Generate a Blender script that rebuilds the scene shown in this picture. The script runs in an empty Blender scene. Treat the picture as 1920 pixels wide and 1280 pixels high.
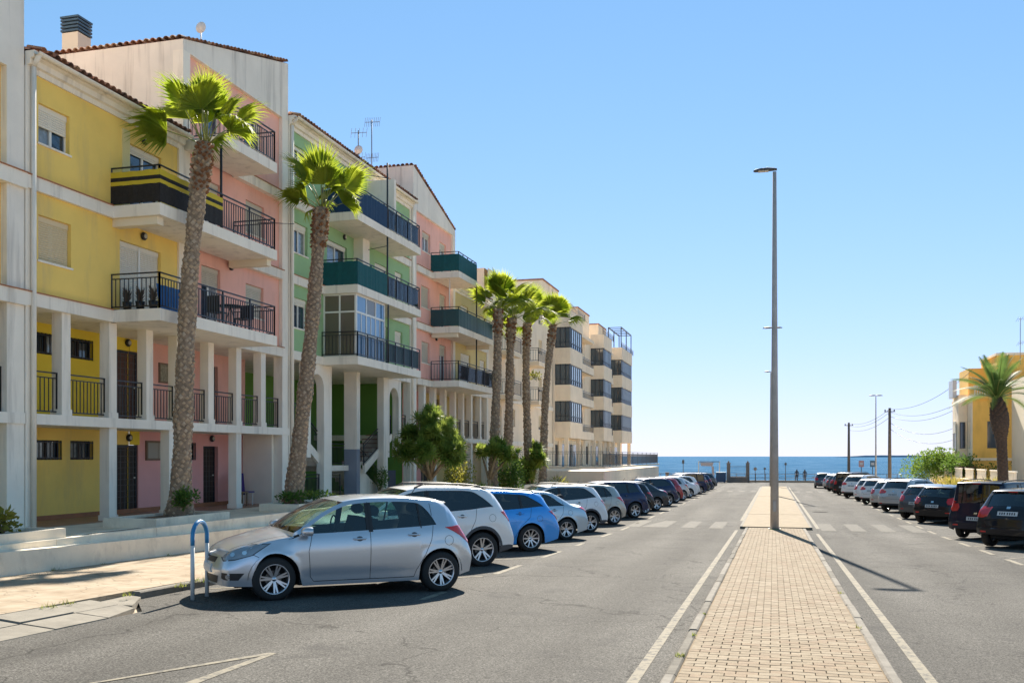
import bpy, bmesh, math, random
from mathutils import Vector, Matrix
from mathutils.bvhtree import BVHTree
random.seed(7)
SC = bpy.context.scene
COL = SC.collection
# ------------------------------------------------------------------ camera, sky, sun, exposure
CAM_H = 1.88
TH = math.atan(490 / 1800)
cam = bpy.data.cameras.new('camera')
cam.sensor_width = 36.0
cam.lens = 36.0 * 1800 / 1920
cam.shift_y = 215 / 1920
cam.clip_start = 0.1
cam.clip_end = 60000
camo = bpy.data.objects.new('camera', cam)
COL.objects.link(camo)
camo.location = (0, 0, CAM_H)
camo.rotation_euler = (math.radians(90), 0, TH)
SC.camera = camo

SUN_AZ = math.atan2(-0.135, 0.991)      # direction towards the sun, from +Y towards +X
SUN_EL = math.radians(35.4)
w = bpy.data.worlds.new('World')
SC.world = w
w.use_nodes = True
nt = w.node_tree
sky = nt.nodes.new('ShaderNodeTexSky')
sky.sky_type = 'NISHITA'
sky.sun_disc = False
sky.sun_elevation = SUN_EL
sky.sun_rotation = SUN_AZ
sky.altitude = 0
sky.air_density = 1.0
sky.dust_density = 0.0
sky.ozone_density = 3.0
bg = nt.nodes['Background']
bg.inputs[1].default_value = 0.088
# gentle roll-off of the whole sky (clean sea air), the same in every direction: c / (1 + k c) per channel
kv = nt.nodes.new('ShaderNodeVectorMath'); kv.operation = 'MULTIPLY_ADD'; kv.inputs[1].default_value = (.083, .156, .05); kv.inputs[2].default_value = (1, 1, 1)
nt.links.new(sky.outputs[0], kv.inputs[0])
dq_ = nt.nodes.new('ShaderNodeVectorMath'); dq_.operation = 'DIVIDE'; nt.links.new(sky.outputs[0], dq_.inputs[0]); nt.links.new(kv.outputs[0], dq_.inputs[1])
dv_ = nt.nodes.new('ShaderNodeVectorMath'); dv_.operation = 'MULTIPLY'; dv_.inputs[1].default_value = (0.455, 0.690, 0.575); nt.links.new(dq_.outputs[0], dv_.inputs[0])
nt.links.new(dv_.outputs[0], bg.inputs[0])
sl = bpy.data.lights.new('sun', 'SUN')
sl.energy = 3.1
sl.angle = math.radians(0.53)
sl.color = (1.0, 0.92, 0.80)
so = bpy.data.objects.new('sun', sl)
COL.objects.link(so)
d = Vector((math.sin(SUN_AZ) * math.cos(SUN_EL), math.cos(SUN_AZ) * math.cos(SUN_EL), math.sin(SUN_EL)))
so.rotation_euler = d.to_track_quat('Z', 'Y').to_euler()
so.location = (0, 0, 40)
SC.view_settings.view_transform = 'Standard'
SC.view_settings.look = 'None'
SC.view_settings.exposure = 2.0
SC.view_settings.gamma = 1.0
SC.view_settings.use_curve_mapping = False
SC.cycles.max_bounces = 8
SC.cycles.transparent_max_bounces = 12
SC.cycles.caustics_reflective = False
SC.cycles.caustics_refractive = False
SC.cycles.sample_clamp_indirect = 6
SC.cycles.use_denoising = True

# ------------------------------------------------------------------ helpers
def road(y):
    return -0.0205 * y if y < 34 else -0.0205 * 34 - 0.0090 * (y - 34)

PZ = 0.26            # level of the raised walk in front of the apartments
WL = {}              # world location of every parent
def wloc(p):
    return WL.get(p.name, Vector((0, 0, 0))) if p is not None else Vector((0, 0, 0))

def tagit(o, label=None, cat=None, group=None, kind=None):
    if label: o['label'] = label
    if cat: o['category'] = cat
    if group: o['group'] = group
    if kind: o['kind'] = kind
    return o

def thing(name, label, cat, loc=(0, 0, 0), rz=0.0, group=None):
    o = bpy.data.objects.new(name, None)
    o.empty_display_size = 0.2
    COL.objects.link(o)
    o.location = loc
    o.rotation_euler = (0, 0, rz)
    WL[o.name] = Vector(loc)
    return tagit(o, label, cat, group)

def copy_tree(o, parent=None):
    c = o.copy(); COL.objects.link(c)
    if parent is not None:
        c.parent = parent
    for ch in o.children:
        copy_tree(ch, c)
    return c

class MB:
    def __init__(s):
        s.v = []; s.f = []; s.m = []; s.s = []
    def add(s, vs, fs, m=0, smooth=False):
        b = len(s.v)
        s.v += [tuple(p) for p in vs]
        for f in fs:
            s.f.append([b + i for i in f]); s.m.append(m); s.s.append(smooth)
    def box(s, x0, x1, y0, y1, z0, z1, m=0):
        s.add([(x0, y0, z0), (x1, y0, z0), (x1, y1, z0), (x0, y1, z0), (x0, y0, z1), (x1, y0, z1), (x1, y1, z1), (x0, y1, z1)],
              [(0, 3, 2, 1), (4, 5, 6, 7), (0, 1, 5, 4), (1, 2, 6, 5), (2, 3, 7, 6), (3, 0, 4, 7)], m)
    def quad(s, a, b, c, d_, m=0, smooth=False):
        s.add([a, b, c, d_], [(0, 1, 2, 3)], m, smooth)
    def bar(s, p, q, w=.03, h=None, m=0, up=(0, 0, 1)):
        p = Vector(p); q = Vector(q); h = h or w
        t = (q - p).normalized(); u = Vector(up)
        if abs(t.dot(u)) > .98: u = Vector((0, 1, 0))
        r = t.cross(u).normalized() * w / 2; n = r.cross(t).normalized() * h / 2
        vs = [p - r - n, p + r - n, p + r + n, p - r + n, q - r - n, q + r - n, q + r + n, q - r + n]
        s.add(vs, [(0, 3, 2, 1), (4, 5, 6, 7), (0, 1, 5, 4), (1, 2, 6, 5), (2, 3, 7, 6), (3, 0, 4, 7)], m)
    def tube(s, pts, r, n=8, m=0, caps=True):
        pts = [Vector(p) for p in pts]
        if not isinstance(r, (list, tuple)): r = [r] * len(pts)
        vs = []; prev = None
        for i, p in enumerate(pts):
            t = (pts[min(i + 1, len(pts) - 1)] - pts[max(i - 1, 0)]).normalized()
            if prev is None:
                a = t.orthogonal().normalized()
            else:
                a = (prev - t * prev.dot(t)).normalized()
            prev = a; b = t.cross(a)
            for k in range(n):
                g = 2 * math.pi * k / n
                vs.append(p + (a * math.cos(g) + b * math.sin(g)) * r[i])
        fs = []
        for i in range(len(pts) - 1):
            for k in range(n):
                fs.append((i * n + k, i * n + (k + 1) % n, (i + 1) * n + (k + 1) % n, (i + 1) * n + k))
        s.add(vs, fs, m, True)
        if caps:
            b0 = len(s.v) - len(vs)
            s.f.append([b0 + k for k in range(n)][::-1]); s.m.append(m); s.s.append(False)
            e = b0 + (len(pts) - 1) * n
            s.f.append([e + k for k in range(n)]); s.m.append(m); s.s.append(False)
    def lathe(s, prof, axis='Z', c=(0, 0, 0), n=24, m=0, smooth=True, a0=0, a1=2 * math.pi):
        full = abs(a1 - a0 - 2 * math.pi) < 1e-6
        k = n if full else n + 1
        vs = []
        for i in range(k):
            g = a0 + (a1 - a0) * i / n
            for (r, h) in prof:
                if axis == 'Z': p = (c[0] + r * math.cos(g), c[1] + r * math.sin(g), c[2] + h)
                elif axis == 'Y': p = (c[0] + r * math.cos(g), c[1] + h, c[2] + r * math.sin(g))
                else: p = (c[0] + h, c[1] + r * math.cos(g), c[2] + r * math.sin(g))
                vs.append(p)
        L = len(prof); fs = []
        for i in range(n):
            j = (i + 1) % k
            for q in range(L - 1):
                fs.append((i * L + q, j * L + q, j * L + q + 1, i * L + q + 1))
        s.add(vs, fs, m, smooth)
    def prism(s, poly, z0, z1, m=0):
        n = len(poly)
        vs = [(x, y, z0) for x, y in poly] + [(x, y, z1) for x, y in poly]
        fs = [tuple(range(n))[::-1], tuple(range(n, 2 * n))] + [(i, (i + 1) % n, n + (i + 1) % n, n + i) for i in range(n)]
        s.add(vs, fs, m)
    def merge(s, o):
        b = len(s.v); s.v += o.v
        s.f += [[b + i for i in f] for f in o.f]; s.m += o.m; s.s += o.s
    def mesh(s, name, mats, org=(0, 0, 0)):
        me = bpy.data.meshes.new(name)
        ox, oy, oz = org
        me.from_pydata([(x - ox, y - oy, z - oz) for x, y, z in s.v], [], s.f)
        if not isinstance(mats, (list, tuple)): mats = [mats]
        for mt in mats: me.materials.append(mt)
        me.polygons.foreach_set('material_index', s.m)
        me.polygons.foreach_set('use_smooth', s.s)
        me.update()
        return me
    def build(s, name, mats, parent=None, label=None, cat=None, group=None, kind=None):
        org = wloc(parent)
        o = bpy.data.objects.new(name, s.mesh(name, mats, org))
        COL.objects.link(o)
        if parent is not None:
            o.parent = parent
            WL[o.name] = org
        return tagit(o, label, cat, group, kind)

def inst(name, me, parent, loc, rot=None, scale=None):
    o = bpy.data.objects.new(name, me); COL.objects.link(o)
    o.location = Vector(loc) - wloc(parent)
    if rot is not None: o.rotation_euler = rot
    if scale is not None: o.scale = scale
    if parent is not None:
        o.parent = parent
    WL[o.name] = Vector(loc)
    return o

# ------------------------------------------------------------------ materials
MATS = {}
def mat(name, col, rough=.6, metal=0.0, spec=.5, noise=None, bump=None, stain=None, coat=0.0, coords='pos', trans=0.0):
    """noise=(scale, amount)  bump=(scale, strength)  stain=(scale, colour, amount)"""
    if name in MATS: return MATS[name]
    m = bpy.data.materials.new(name); m.use_nodes = True
    t = m.node_tree; b = t.nodes['Principled BSDF']
    b.inputs['Base Color'].default_value = (*col, 1)
    b.inputs['Roughness'].default_value = rough
    b.inputs['Metallic'].default_value = metal
    b.inputs['Specular IOR Level'].default_value = spec
    b.inputs['Coat Weight'].default_value = coat
    b.inputs['Coat Roughness'].default_value = .04
    src = None
    if noise or bump or stain:
        if coords == 'pos':
            g = t.nodes.new('ShaderNodeNewGeometry'); src = g.outputs['Position']
        else:
            g = t.nodes.new('ShaderNodeTexCoord'); src = g.outputs['Object']
    col_out = None
    def tex(scale, detail=5, rough_=.6, vec=None):
        n = t.nodes.new('ShaderNodeTexNoise'); n.inputs['Scale'].default_value = scale
        n.inputs['Detail'].default_value = detail; n.inputs['Roughness'].default_value = rough_
        t.links.new(vec or src, n.inputs['Vector']); return n.outputs['Fac']
    if noise:
        f = tex(noise[0]); mr = t.nodes.new('ShaderNodeMapRange')
        mr.inputs['From Min'].default_value = .3; mr.inputs['From Max'].default_value = .7
        mr.inputs['To Min'].default_value = 1 - noise[1]; mr.inputs['To Max'].default_value = 1 + noise[1]
        t.links.new(f, mr.inputs['Value'])
        hs = t.nodes.new('ShaderNodeVectorMath'); hs.operation = 'SCALE'
        hs.inputs[0].default_value = col
        t.links.new(mr.outputs[0], hs.inputs['Scale']); col_out = hs.outputs[0]
    if stain:
        mp = t.nodes.new('ShaderNodeMapping'); mp.inputs['Scale'].default_value = (1, 1, stain[3] if len(stain) > 3 else .25)
        t.links.new(src, mp.inputs['Vector'])
        f = tex(stain[0], 6, .65, mp.outputs[0]); cr = t.nodes.new('ShaderNodeMapRange')
        cr.inputs['From Min'].default_value = .52; cr.inputs['From Max'].default_value = .75
        cr.inputs['To Min'].default_value = 0; cr.inputs['To Max'].default_value = stain[2]
        t.links.new(f, cr.inputs['Value'])
        mx = t.nodes.new('ShaderNodeMix'); mx.data_type = 'RGBA'
        t.links.new(cr.outputs[0], mx.inputs['Factor'])
        if col_out: t.links.new(col_out, mx.inputs['A'])
        else: mx.inputs['A'].default_value = (*col, 1)
        mx.inputs['B'].default_value = (*stain[1], 1)
        col_out = mx.outputs['Result']
    if col_out: t.links.new(col_out, b.inputs['Base Color'])
    if bump:
        f = tex(bump[0], 6, .7); bp = t.nodes.new('ShaderNodeBump')
        bp.inputs['Strength'].default_value = bump[1]; bp.inputs['Distance'].default_value = .02
        t.links.new(f, bp.inputs['Height']); t.links.new(bp.outputs[0], b.inputs['Normal'])
    MATS[name] = m
    return m

def leaf_mat(name, c1, c2, scale=3.0, tr=.45):
    if name in MATS: return MATS[name]
    m = bpy.data.materials.new(name); m.use_nodes = True; t = m.node_tree
    b = t.nodes['Principled BSDF']; out = t.nodes['Material Output']
    g = t.nodes.new('ShaderNodeNewGeometry')
    n = t.nodes.new('ShaderNodeTexNoise'); n.inputs['Scale'].default_value = scale; n.inputs['Detail'].default_value = 4
    t.links.new(g.outputs['Position'], n.inputs['Vector'])
    mx = t.nodes.new('ShaderNodeMix'); mx.data_type = 'RGBA'
    mr = t.nodes.new('ShaderNodeMapRange'); mr.inputs['From Min'].default_value = .35; mr.inputs['From Max'].default_value = .65
    t.links.new(n.outputs['Fac'], mr.inputs['Value']); t.links.new(mr.outputs[0], mx.inputs['Factor'])
    mx.inputs['A'].default_value = (*c1, 1); mx.inputs['B'].default_value = (*c2, 1)
    t.links.new(mx.outputs['Result'], b.inputs['Base Color'])
    b.inputs['Roughness'].default_value = .55; b.inputs['Specular IOR Level'].default_value = .25
    tr_ = t.nodes.new('ShaderNodeBsdfTranslucent')
    hs = t.nodes.new('ShaderNodeHueSaturation'); hs.inputs['Value'].default_value = 1.7; hs.inputs['Hue'].default_value = .485
    t.links.new(mx.outputs['Result'], hs.inputs['Color']); t.links.new(hs.outputs[0], tr_.inputs['Color'])
    ms = t.nodes.new('ShaderNodeMixShader'); ms.inputs[0].default_value = tr
    t.links.new(b.outputs[0], ms.inputs[1]); t.links.new(tr_.outputs[0], ms.inputs[2]); t.links.new(ms.outputs[0], out.inputs['Surface'])
    MATS[name] = m
    return m

def glass_mat(name, tint, refl=.08):
    if name in MATS: return MATS[name]
    m = bpy.data.materials.new(name); m.use_nodes = True; t = m.node_tree
    t.nodes.remove(t.nodes['Principled BSDF']); out = t.nodes['Material Output']
    tr = t.nodes.new('ShaderNodeBsdfTransparent'); tr.inputs[0].default_value = (*tint, 1)
    gl = t.nodes.new('ShaderNodeBsdfGlossy'); gl.inputs['Roughness'].default_value = .02; gl.inputs[0].default_value = (.95, .97, 1, 1)
    lw = t.nodes.new('ShaderNodeFresnel'); lw.inputs[0].default_value = 1.5
    ma = t.nodes.new('ShaderNodeMath'); ma.operation = 'ADD'; ma.inputs[1].default_value = refl; ma.use_clamp = True
    t.links.new(lw.outputs[0], ma.inputs[0])
    ms = t.nodes.new('ShaderNodeMixShader'); t.links.new(ma.outputs[0], ms.inputs[0])
    t.links.new(tr.outputs[0], ms.inputs[1]); t.links.new(gl.outputs[0], ms.inputs[2]); t.links.new(ms.outputs[0], out.inputs['Surface'])
    MATS[name] = m
    return m

STN = (.30, .25, .20)
WHITE = mat('white_plaster', (.93, .84, .71), .85, noise=(1.2, .05), bump=(30, .12), stain=(2.8, STN, .48, .10))
WHITE2 = mat('grey_white_plaster', (.89, .81, .70), .9, noise=(.8, .08), bump=(20, .15), stain=(3.2, (.25, .21, .18), .55, .06))
YELLOW = mat('yellow_plaster', (.97, .67, .17), .85, noise=(.8, .07), bump=(40, .12), stain=(1.7, (.70, .50, .20), .75, .2))
YELLOW2 = mat('strong_yellow_plaster', (.94, .68, .06), .85, noise=(.8, .05), bump=(40, .12))
PINK = mat('salmon_plaster', (.94, .50, .40), .85, noise=(.8, .06), bump=(40, .12), stain=(1.8, (.62, .30, .22), .5, .22))
PINK2 = mat('rose_plaster', (.88, .42, .38), .85, noise=(.8, .06), bump=(40, .12))
GREEN = mat('green_plaster', (.34, .53, .27), .85, noise=(.8, .07), bump=(40, .12), stain=(1.3, (.35, .5, .25), .4, .5))
GREEN2 = mat('shaded_green_plaster', (.17, .35, .07), .85, noise=(.8, .05), bump=(40, .12))  # shade of the recessed stair hall put into a darker green
BEIGE = mat('beige_plaster', (.94, .78, .58), .85, noise=(.6, .07), bump=(40, .12), stain=(1.2, (.5, .36, .25), .4, .3))
CREAM = mat('cream_plaster', (.86, .74, .55), .85, noise=(.6, .05), bump=(40, .12))
OCHRE = mat('ochre_plaster', (.86, .52, .12), .85, noise=(.6, .08), bump=(40, .12), stain=(1.2, (.45, .25, .06), .4, .3))
TILE = mat('roof_tile', (.36, .17, .10), .85, noise=(6, .35))
TERRA = mat('terracotta', (.42, .17, .08), .8, noise=(3, .15))
IRON = mat('black_iron', (.012, .013, .018), .4, spec=.6)
NAVY = mat('navy_paint', (.012, .03, .06), .45)
ALU = mat('white_aluminium', (.85, .82, .74), .35)
SHUT = mat('white_shutter', (.84, .78, .66), .6)
SHUTB = mat('beige_shutter', (.74, .60, .38), .6)
PANE = mat('dark_pane', (.012, .035, .065), .06, spec=1.0)
PANE_B = mat('sky_pane', (.10, .22, .38), .05, spec=1.0)
PANE_T = mat('brown_pane', (.17, .14, .10), .12, spec=.6)
WOODD = mat('dark_wood', (.035, .018, .012), .5)
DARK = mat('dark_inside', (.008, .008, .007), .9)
TEAL = mat('teal_fabric', (.002, .085, .095), .8, noise=(8, .15))
BLUEF = mat('navy_fabric', (.006, .04, .10), .8, noise=(8, .15))
DKFAB = mat('black_reed', (.016, .013, .012), .8, noise=(12, .4))
YSTR = mat('yellow_stripe_fabric', (.60, .45, .03), .8)
# ------------------------------------------------------------------ ground materials
def asphalt_mat():
    m = bpy.data.materials.new('asphalt'); m.use_nodes = True; t = m.node_tree; b = t.nodes['Principled BSDF']
    g = t.nodes.new('ShaderNodeNewGeometry')
    def nz(s, d=4, r=.6, vec=None):
        n = t.nodes.new('ShaderNodeTexNoise'); n.inputs['Scale'].default_value = s; n.inputs['Detail'].default_value = d
        n.inputs['Roughness'].default_value = r; t.links.new(vec or g.outputs['Position'], n.inputs['Vector']); return n.outputs['Fac']
    def mrn(o, a, b_, c, d_):
        n = t.nodes.new('ShaderNodeMapRange')
        for k, v in zip(('From Min', 'From Max', 'To Min', 'To Max'), (a, b_, c, d_)): n.inputs[k].default_value = v
        t.links.new(o, n.inputs['Value']); return n.outputs[0]
    def mul(a, b_):
        n = t.nodes.new('ShaderNodeMath'); n.operation = 'MULTIPLY'; t.links.new(a, n.inputs[0])
        if isinstance(b_, float): n.inputs[1].default_value = b_
        else: t.links.new(b_, n.inputs[1])
        return n.outputs[0]
    # streaks along the driving direction
    mp = t.nodes.new('ShaderNodeMapping'); mp.inputs['Scale'].default_value = (1, .06, 1)
    t.links.new(g.outputs['Position'], mp.inputs['Vector'])
    streak = mrn(nz(.9, 3, .5, mp.outputs[0]), .3, .7, .84, 1.16)
    grain = mrn(nz(42, 4, .9), .32, .68, .25, 1.75)
    vor = t.nodes.new('ShaderNodeTexVoronoi'); vor.inputs['Scale'].default_value = 75
    t.links.new(g.outputs['Position'], vor.inputs['Vector'])
    sp = mrn(vor.outputs['Color'], .2, .95, .7, 1.45)
    big = mrn(nz(.35, 5, .6), .3, .7, .88, 1.12)
    f = mul(mul(grain, streak), mul(big, sp))
    vm = t.nodes.new('ShaderNodeVectorMath'); vm.operation = 'SCALE'; vm.inputs[0].default_value = (.104, .098, .088)
    t.links.new(f, vm.inputs['Scale'])
    # polished wheel tracks and cracks
    sx = t.nodes.new('ShaderNodeSeparateXYZ'); t.links.new(g.outputs['Position'], sx.inputs[0])
    wv = t.nodes.new('ShaderNodeMath'); wv.operation = 'SINE'; 
    m1 = t.nodes.new('ShaderNodeMath'); m1.operation = 'MULTIPLY'; m1.inputs[1].default_value = 3.6; t.links.new(sx.outputs[0], m1.inputs[0]); t.links.new(m1.outputs[0], wv.inputs[0])
    trk = mrn(wv.outputs[0], -1, 1, .93, 1.07)
    wob = t.nodes.new('ShaderNodeVectorMath'); wob.operation = 'MULTIPLY_ADD'; nn = t.nodes.new('ShaderNodeTexNoise'); nn.inputs['Scale'].default_value = 1.3; nn.inputs['Detail'].default_value = 6
    t.links.new(g.outputs['Position'], nn.inputs['Vector']); t.links.new(nn.outputs['Color'], wob.inputs[0]); wob.inputs[1].default_value = (1.6, 1.6, 0); t.links.new(g.outputs['Position'], wob.inputs[2])
    cv = t.nodes.new('ShaderNodeTexVoronoi'); cv.feature = 'DISTANCE_TO_EDGE'; cv.inputs['Scale'].default_value = .22; t.links.new(wob.outputs[0], cv.inputs['Vector'])
    crk = mrn(cv.outputs['Distance'], .0, .006, .5, 1.0)
    pv = t.nodes.new('ShaderNodeTexVoronoi'); pv.inputs['Scale'].default_value = .16; mp2 = t.nodes.new('ShaderNodeMapping'); mp2.inputs['Scale'].default_value = (1.6, .5, 1); t.links.new(g.outputs['Position'], mp2.inputs['Vector']); t.links.new(mp2.outputs[0], pv.inputs['Vector'])
    pch = mrn(pv.outputs['Color'], .1, .9, .92, 1.06)
    f = mul(mul(f, trk), mul(crk, pch))
    t.links.new(f, vm.inputs['Scale'])
    # dark oil spots
    sm = mrn(nz(.9, 7, .7), .56, .72, 0, .6)
    mx = t.nodes.new('ShaderNodeMix'); mx.data_type = 'RGBA'; t.links.new(sm, mx.inputs['Factor'])
    t.links.new(vm.outputs[0], mx.inputs['A']); mx.inputs['B'].default_value = (.045, .043, .042, 1)
    t.links.new(mx.outputs['Result'], b.inputs['Base Color'])
    b.inputs['Roughness'].default_value = .9; b.inputs['Specular IOR Level'].default_value = .08
    bp = t.nodes.new('ShaderNodeBump'); bp.inputs['Strength'].default_value = .5; bp.inputs['Distance'].default_value = .006
    t.links.new(nz(120, 3, .7), bp.inputs['Height']); t.links.new(bp.outputs[0], b.inputs['Normal'])
    return m
ASPH = asphalt_mat()

def paint_mat():
    m = bpy.data.materials.new('road_paint'); m.use_nodes = True; t = m.node_tree; b = t.nodes['Principled BSDF']
    out = t.nodes['Material Output']
    g = t.nodes.new('ShaderNodeNewGeometry'); n = t.nodes.new('ShaderNodeTexNoise')
    n.inputs['Scale'].default_value = 9; n.inputs['Detail'].default_value = 8; n.inputs['Roughness'].default_value = .75
    t.links.new(g.outputs['Position'], n.inputs['Vector'])
    r = t.nodes.new('ShaderNodeValToRGB'); r.color_ramp.elements[0].position = .38; r.color_ramp.elements[0].color = (.12, .115, .105, 1)
    r.color_ramp.elements[1].position = .52; r.color_ramp.elements[1].color = (.27, .24, .185, 1)
    t.links.new(n.outputs['Fac'], r.inputs[0]); t.links.new(r.outputs[0], b.inputs['Base Color'])
    b.inputs['Roughness'].default_value = .85; b.inputs['Specular IOR Level'].default_value = .1
    return m
RPAINT = paint_mat()
def worn_mat():
    m = RPAINT.copy(); m.name = 'worn_road_paint'; t = m.node_tree
    for n in t.nodes:
        if n.type == 'VALTORGB': n.color_ramp.elements[0].color = (.09, .086, .08, 1); n.color_ramp.elements[1].color = (.15, .138, .114, 1); n.color_ramp.elements[0].position = .36; n.color_ramp.elements[1].position = .60
    return m
WPAINT = worn_mat()

def stamped_mat():
    m = bpy.data.materials.new('stamped_concrete'); m.use_nodes = True; t = m.node_tree; b = t.nodes['Principled BSDF']
    g = t.nodes.new('ShaderNodeNewGeometry')
    n = t.nodes.new('ShaderNodeTexNoise'); n.inputs['Scale'].default_value = 3; n.inputs['Detail'].default_value = 8
    t.links.new(g.outputs['Position'], n.inputs['Vector'])
    v = t.nodes.new('ShaderNodeTexVoronoi'); v.feature = 'DISTANCE_TO_EDGE'; v.inputs['Scale'].default_value = 2.1
    add = t.nodes.new('ShaderNodeVectorMath'); add.operation = 'MULTIPLY_ADD'
    t.links.new(n.outputs['Color'], add.inputs[0]); add.inputs[1].default_value = (.18, .18, .18); t.links.new(g.outputs['Position'], add.inputs[2])
    t.links.new(add.outputs[0], v.inputs['Vector'])
    mr = t.nodes.new('ShaderNodeMapRange'); mr.inputs['From Max'].default_value = .035; mr.inputs['To Min'].default_value = .72
    t.links.new(v.outputs['Distance'], mr.inputs['Value'])
    r = t.nodes.new('ShaderNodeValToRGB'); r.color_ramp.elements[0].position = .3; r.color_ramp.elements[0].color = (.31, .235, .16, 1)
    r.color_ramp.elements[1].position = .62; r.color_ramp.elements[1].color = (.415, .34, .25, 1)
    t.links.new(n.outputs['Fac'], r.inputs[0])
    sc = t.nodes.new('ShaderNodeVectorMath'); sc.operation = 'SCALE'; t.links.new(r.outputs[0], sc.inputs[0]); t.links.new(mr.outputs[0], sc.inputs['Scale'])
    t.links.new(sc.outputs[0], b.inputs['Base Color']); b.inputs['Roughness'].default_value = .85; b.inputs['Specular IOR Level'].default_value = .1
    bp = t.nodes.new('ShaderNodeBump'); bp.inputs['Strength'].default_value = .5; bp.inputs['Distance'].default_value = .02
    ad = t.nodes.new('ShaderNodeMath'); ad.operation = 'ADD'; t.links.new(mr.outputs[0], ad.inputs[0]); t.links.new(n.outputs['Fac'], ad.inputs[1])
    t.links.new(ad.outputs[0], bp.inputs['Height']); t.links.new(bp.outputs[0], b.inputs['Normal'])
    return m
STAMP = stamped_mat()
PODM = mat('raised_walk_concrete', (.70, .60, .45), .8, spec=.1, noise=(2.5, .12), bump=(25, .2), stain=(1.5, (.25, .2, .16), .4, 1))
CONC = mat('kerb_concrete', (.22, .20, .17), .85, spec=.1, noise=(5, .2), bump=(60, .3), stain=(3, (.18, .16, .13), .5, 1))
CONCL = mat('gutter_concrete', (.26, .235, .195), .85, spec=.1, noise=(3, .18), bump=(60, .3), stain=(2, (.2, .18, .15), .5, 1))
WALLW = mat('whitewashed_wall', (.84, .74, .58), .85, noise=(1.5, .1), bump=(20, .25), stain=(2.5, (.35, .29, .22), .5, .6))
SOIL = mat('dry_soil', (.16, .11, .07), .95, noise=(8, .3), bump=(20, .5))
SANDY = mat('pale_sand', (.42, .34, .25), .95, noise=(2, .15))

def strip(mb, x0, x1, ys, off=0.0, zf=road, m=0):
    for a, b_ in zip(ys[:-1], ys[1:]):
        mb.quad((x0, a, zf(a) + off), (x1, a, zf(a) + off), (x1, b_, zf(b_) + off), (x0, b_, zf(b_) + off), m)
def ys(a, b_, step=4.0):
    k = max(1, int(math.ceil((b_ - a) / step))); o = [a + (b_ - a) * i / k for i in range(k + 1)]
    if a < 34 < b_ and 34 not in o: o.append(34.0); o.sort()
    return o

mb = MB(); strip(mb, -400, 400, ys(-40, 131), -.06); 
mb.quad((-400, 131, road(131) - .06), (400, 131, road(131) - .06), (400, 152, -5.2), (-400, 152, -5.2))
mb.quad((-400, 152, -5.2), (400, 152, -5.2), (400, 300, -9), (-400, 300, -9))
mb.build('ground', SANDY, kind='structure')
mb = MB(); strip(mb, -8.3, 9.3, ys(-30, 131)); strip(mb, -60, -8.3, ys(118, 131)); strip(mb, 9.3, 80, ys(118, 131)); strip(mb, -9.2, -8.3, ys(12.4, 118))
mb.quad((-8.3, 11.3, road(11.3)), (-8.3, 12.4, road(12.4)), (-9.2, 12.4, road(12.4)), (-8.3, 11.3, road(11.3)))
mb.build('road', ASPH, kind='structure')

# left pavement (stamped concrete) and right pavement
mb = MB(); strip(mb, -12.62, -9.3, ys(-30, 118), .115)
mb.quad((-9.3, 12.5, road(12.5) + .02), (-9.3, -30, road(-30) + .02), (-9.3, -30, road(-30) + .115), (-9.3, 12.5, road(12.5) + .115))
mb.build('pavement_left', STAMP, kind='structure')
gm = MB()
gb = [(-9.3, 6.2), (-9.3, 12.4)]
go_ = bpy.data.objects.new('gutter', None); COL.objects.link(go_); go_['kind'] = 'structure'; WL[go_.name] = Vector((0, 0, 0))
yy = -4.0; k = 0
rnd = random.Random(3)
while yy < 11.4:
    L = rnd.uniform(.85, 1.3); y1 = min(yy + L, 11.5)
    for (xa, xb, oa, ob) in ((-9.3, -8.82, .10, .055), (-8.81, -8.3, .053, .012)):
        g_ = .012; mbb = MB(); j = rnd.uniform(-.012, .012)
        xb2 = xb if y1 < 11.4 or xb < -8.5 else xb - .25
        mbb.add([(xa + g_, yy + g_, road(yy) + oa + j), (xb - g_, yy + g_, road(yy) + ob + j), (xb2 - g_, y1 - g_, road(y1) + ob + j), (xa + g_, y1 - g_, road(y1) + oa + j),
                 (xa + g_, yy + g_, road(yy) - .05), (xb - g_, yy + g_, road(yy) - .05), (xb2 - g_, y1 - g_, road(y1) - .05), (xa + g_, y1 - g_, road(y1) - .05)],
                [(0, 1, 2, 3), (0, 4, 5, 1), (1, 5, 6, 2), (2, 6, 7, 3), (3, 7, 4, 0)])
        mbb.build('slab', CONCL, go_)
    yy = y1
mbb = MB(); mbb.prism([(-9.3, 11.52), (-8.62, 11.52), (-9.02, 12.25), (-9.3, 12.36)], -.4, road(12) + .05); mbb.build('slab', CONCL, go_)

def kerb_line(name, x0, x1, y0, y1, top, L, mats, jit=.006, slope=0.0):
    r_ = bpy.data.objects.new(name, None); COL.objects.link(r_); r_['kind'] = 'structure'; WL[r_.name] = Vector((0, 0, 0))
    y = y0; rr = random.Random(int(x0 * 100) + 5000)
    while y < y1 - .05:
        e = min(y + L * rr.uniform(.92, 1.08), y1); mbb = MB(); g_ = .007; t_ = top + rr.uniform(-jit, jit); dx = rr.uniform(-.006, .006)
        a, b_ = y + g_, e - g_; ch = .018
        A = [(x0 + dx, -.1), (x0 + dx, t_ - ch - (slope if slope < 0 else 0) * 0), (x0 + dx + ch, t_), (x1 + dx - ch, t_), (x1 + dx, t_ - ch), (x1 + dx, -.1)]
        n = len(A)
        vs = [(x, a, road(a) + z) for x, z in A] + [(x, b_, road(b_) + z) for x, z in A]
        mbb.add(vs, [tuple(range(n)), tuple(range(n, 2 * n))[::-1]] + [(i, i + n, i + 1 + n, i + 1) for i in range(n - 1)])
        mbb.build('kerb_stone', mats[rr.randrange(len(mats))], r_)
        y = e
    return r_
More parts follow.
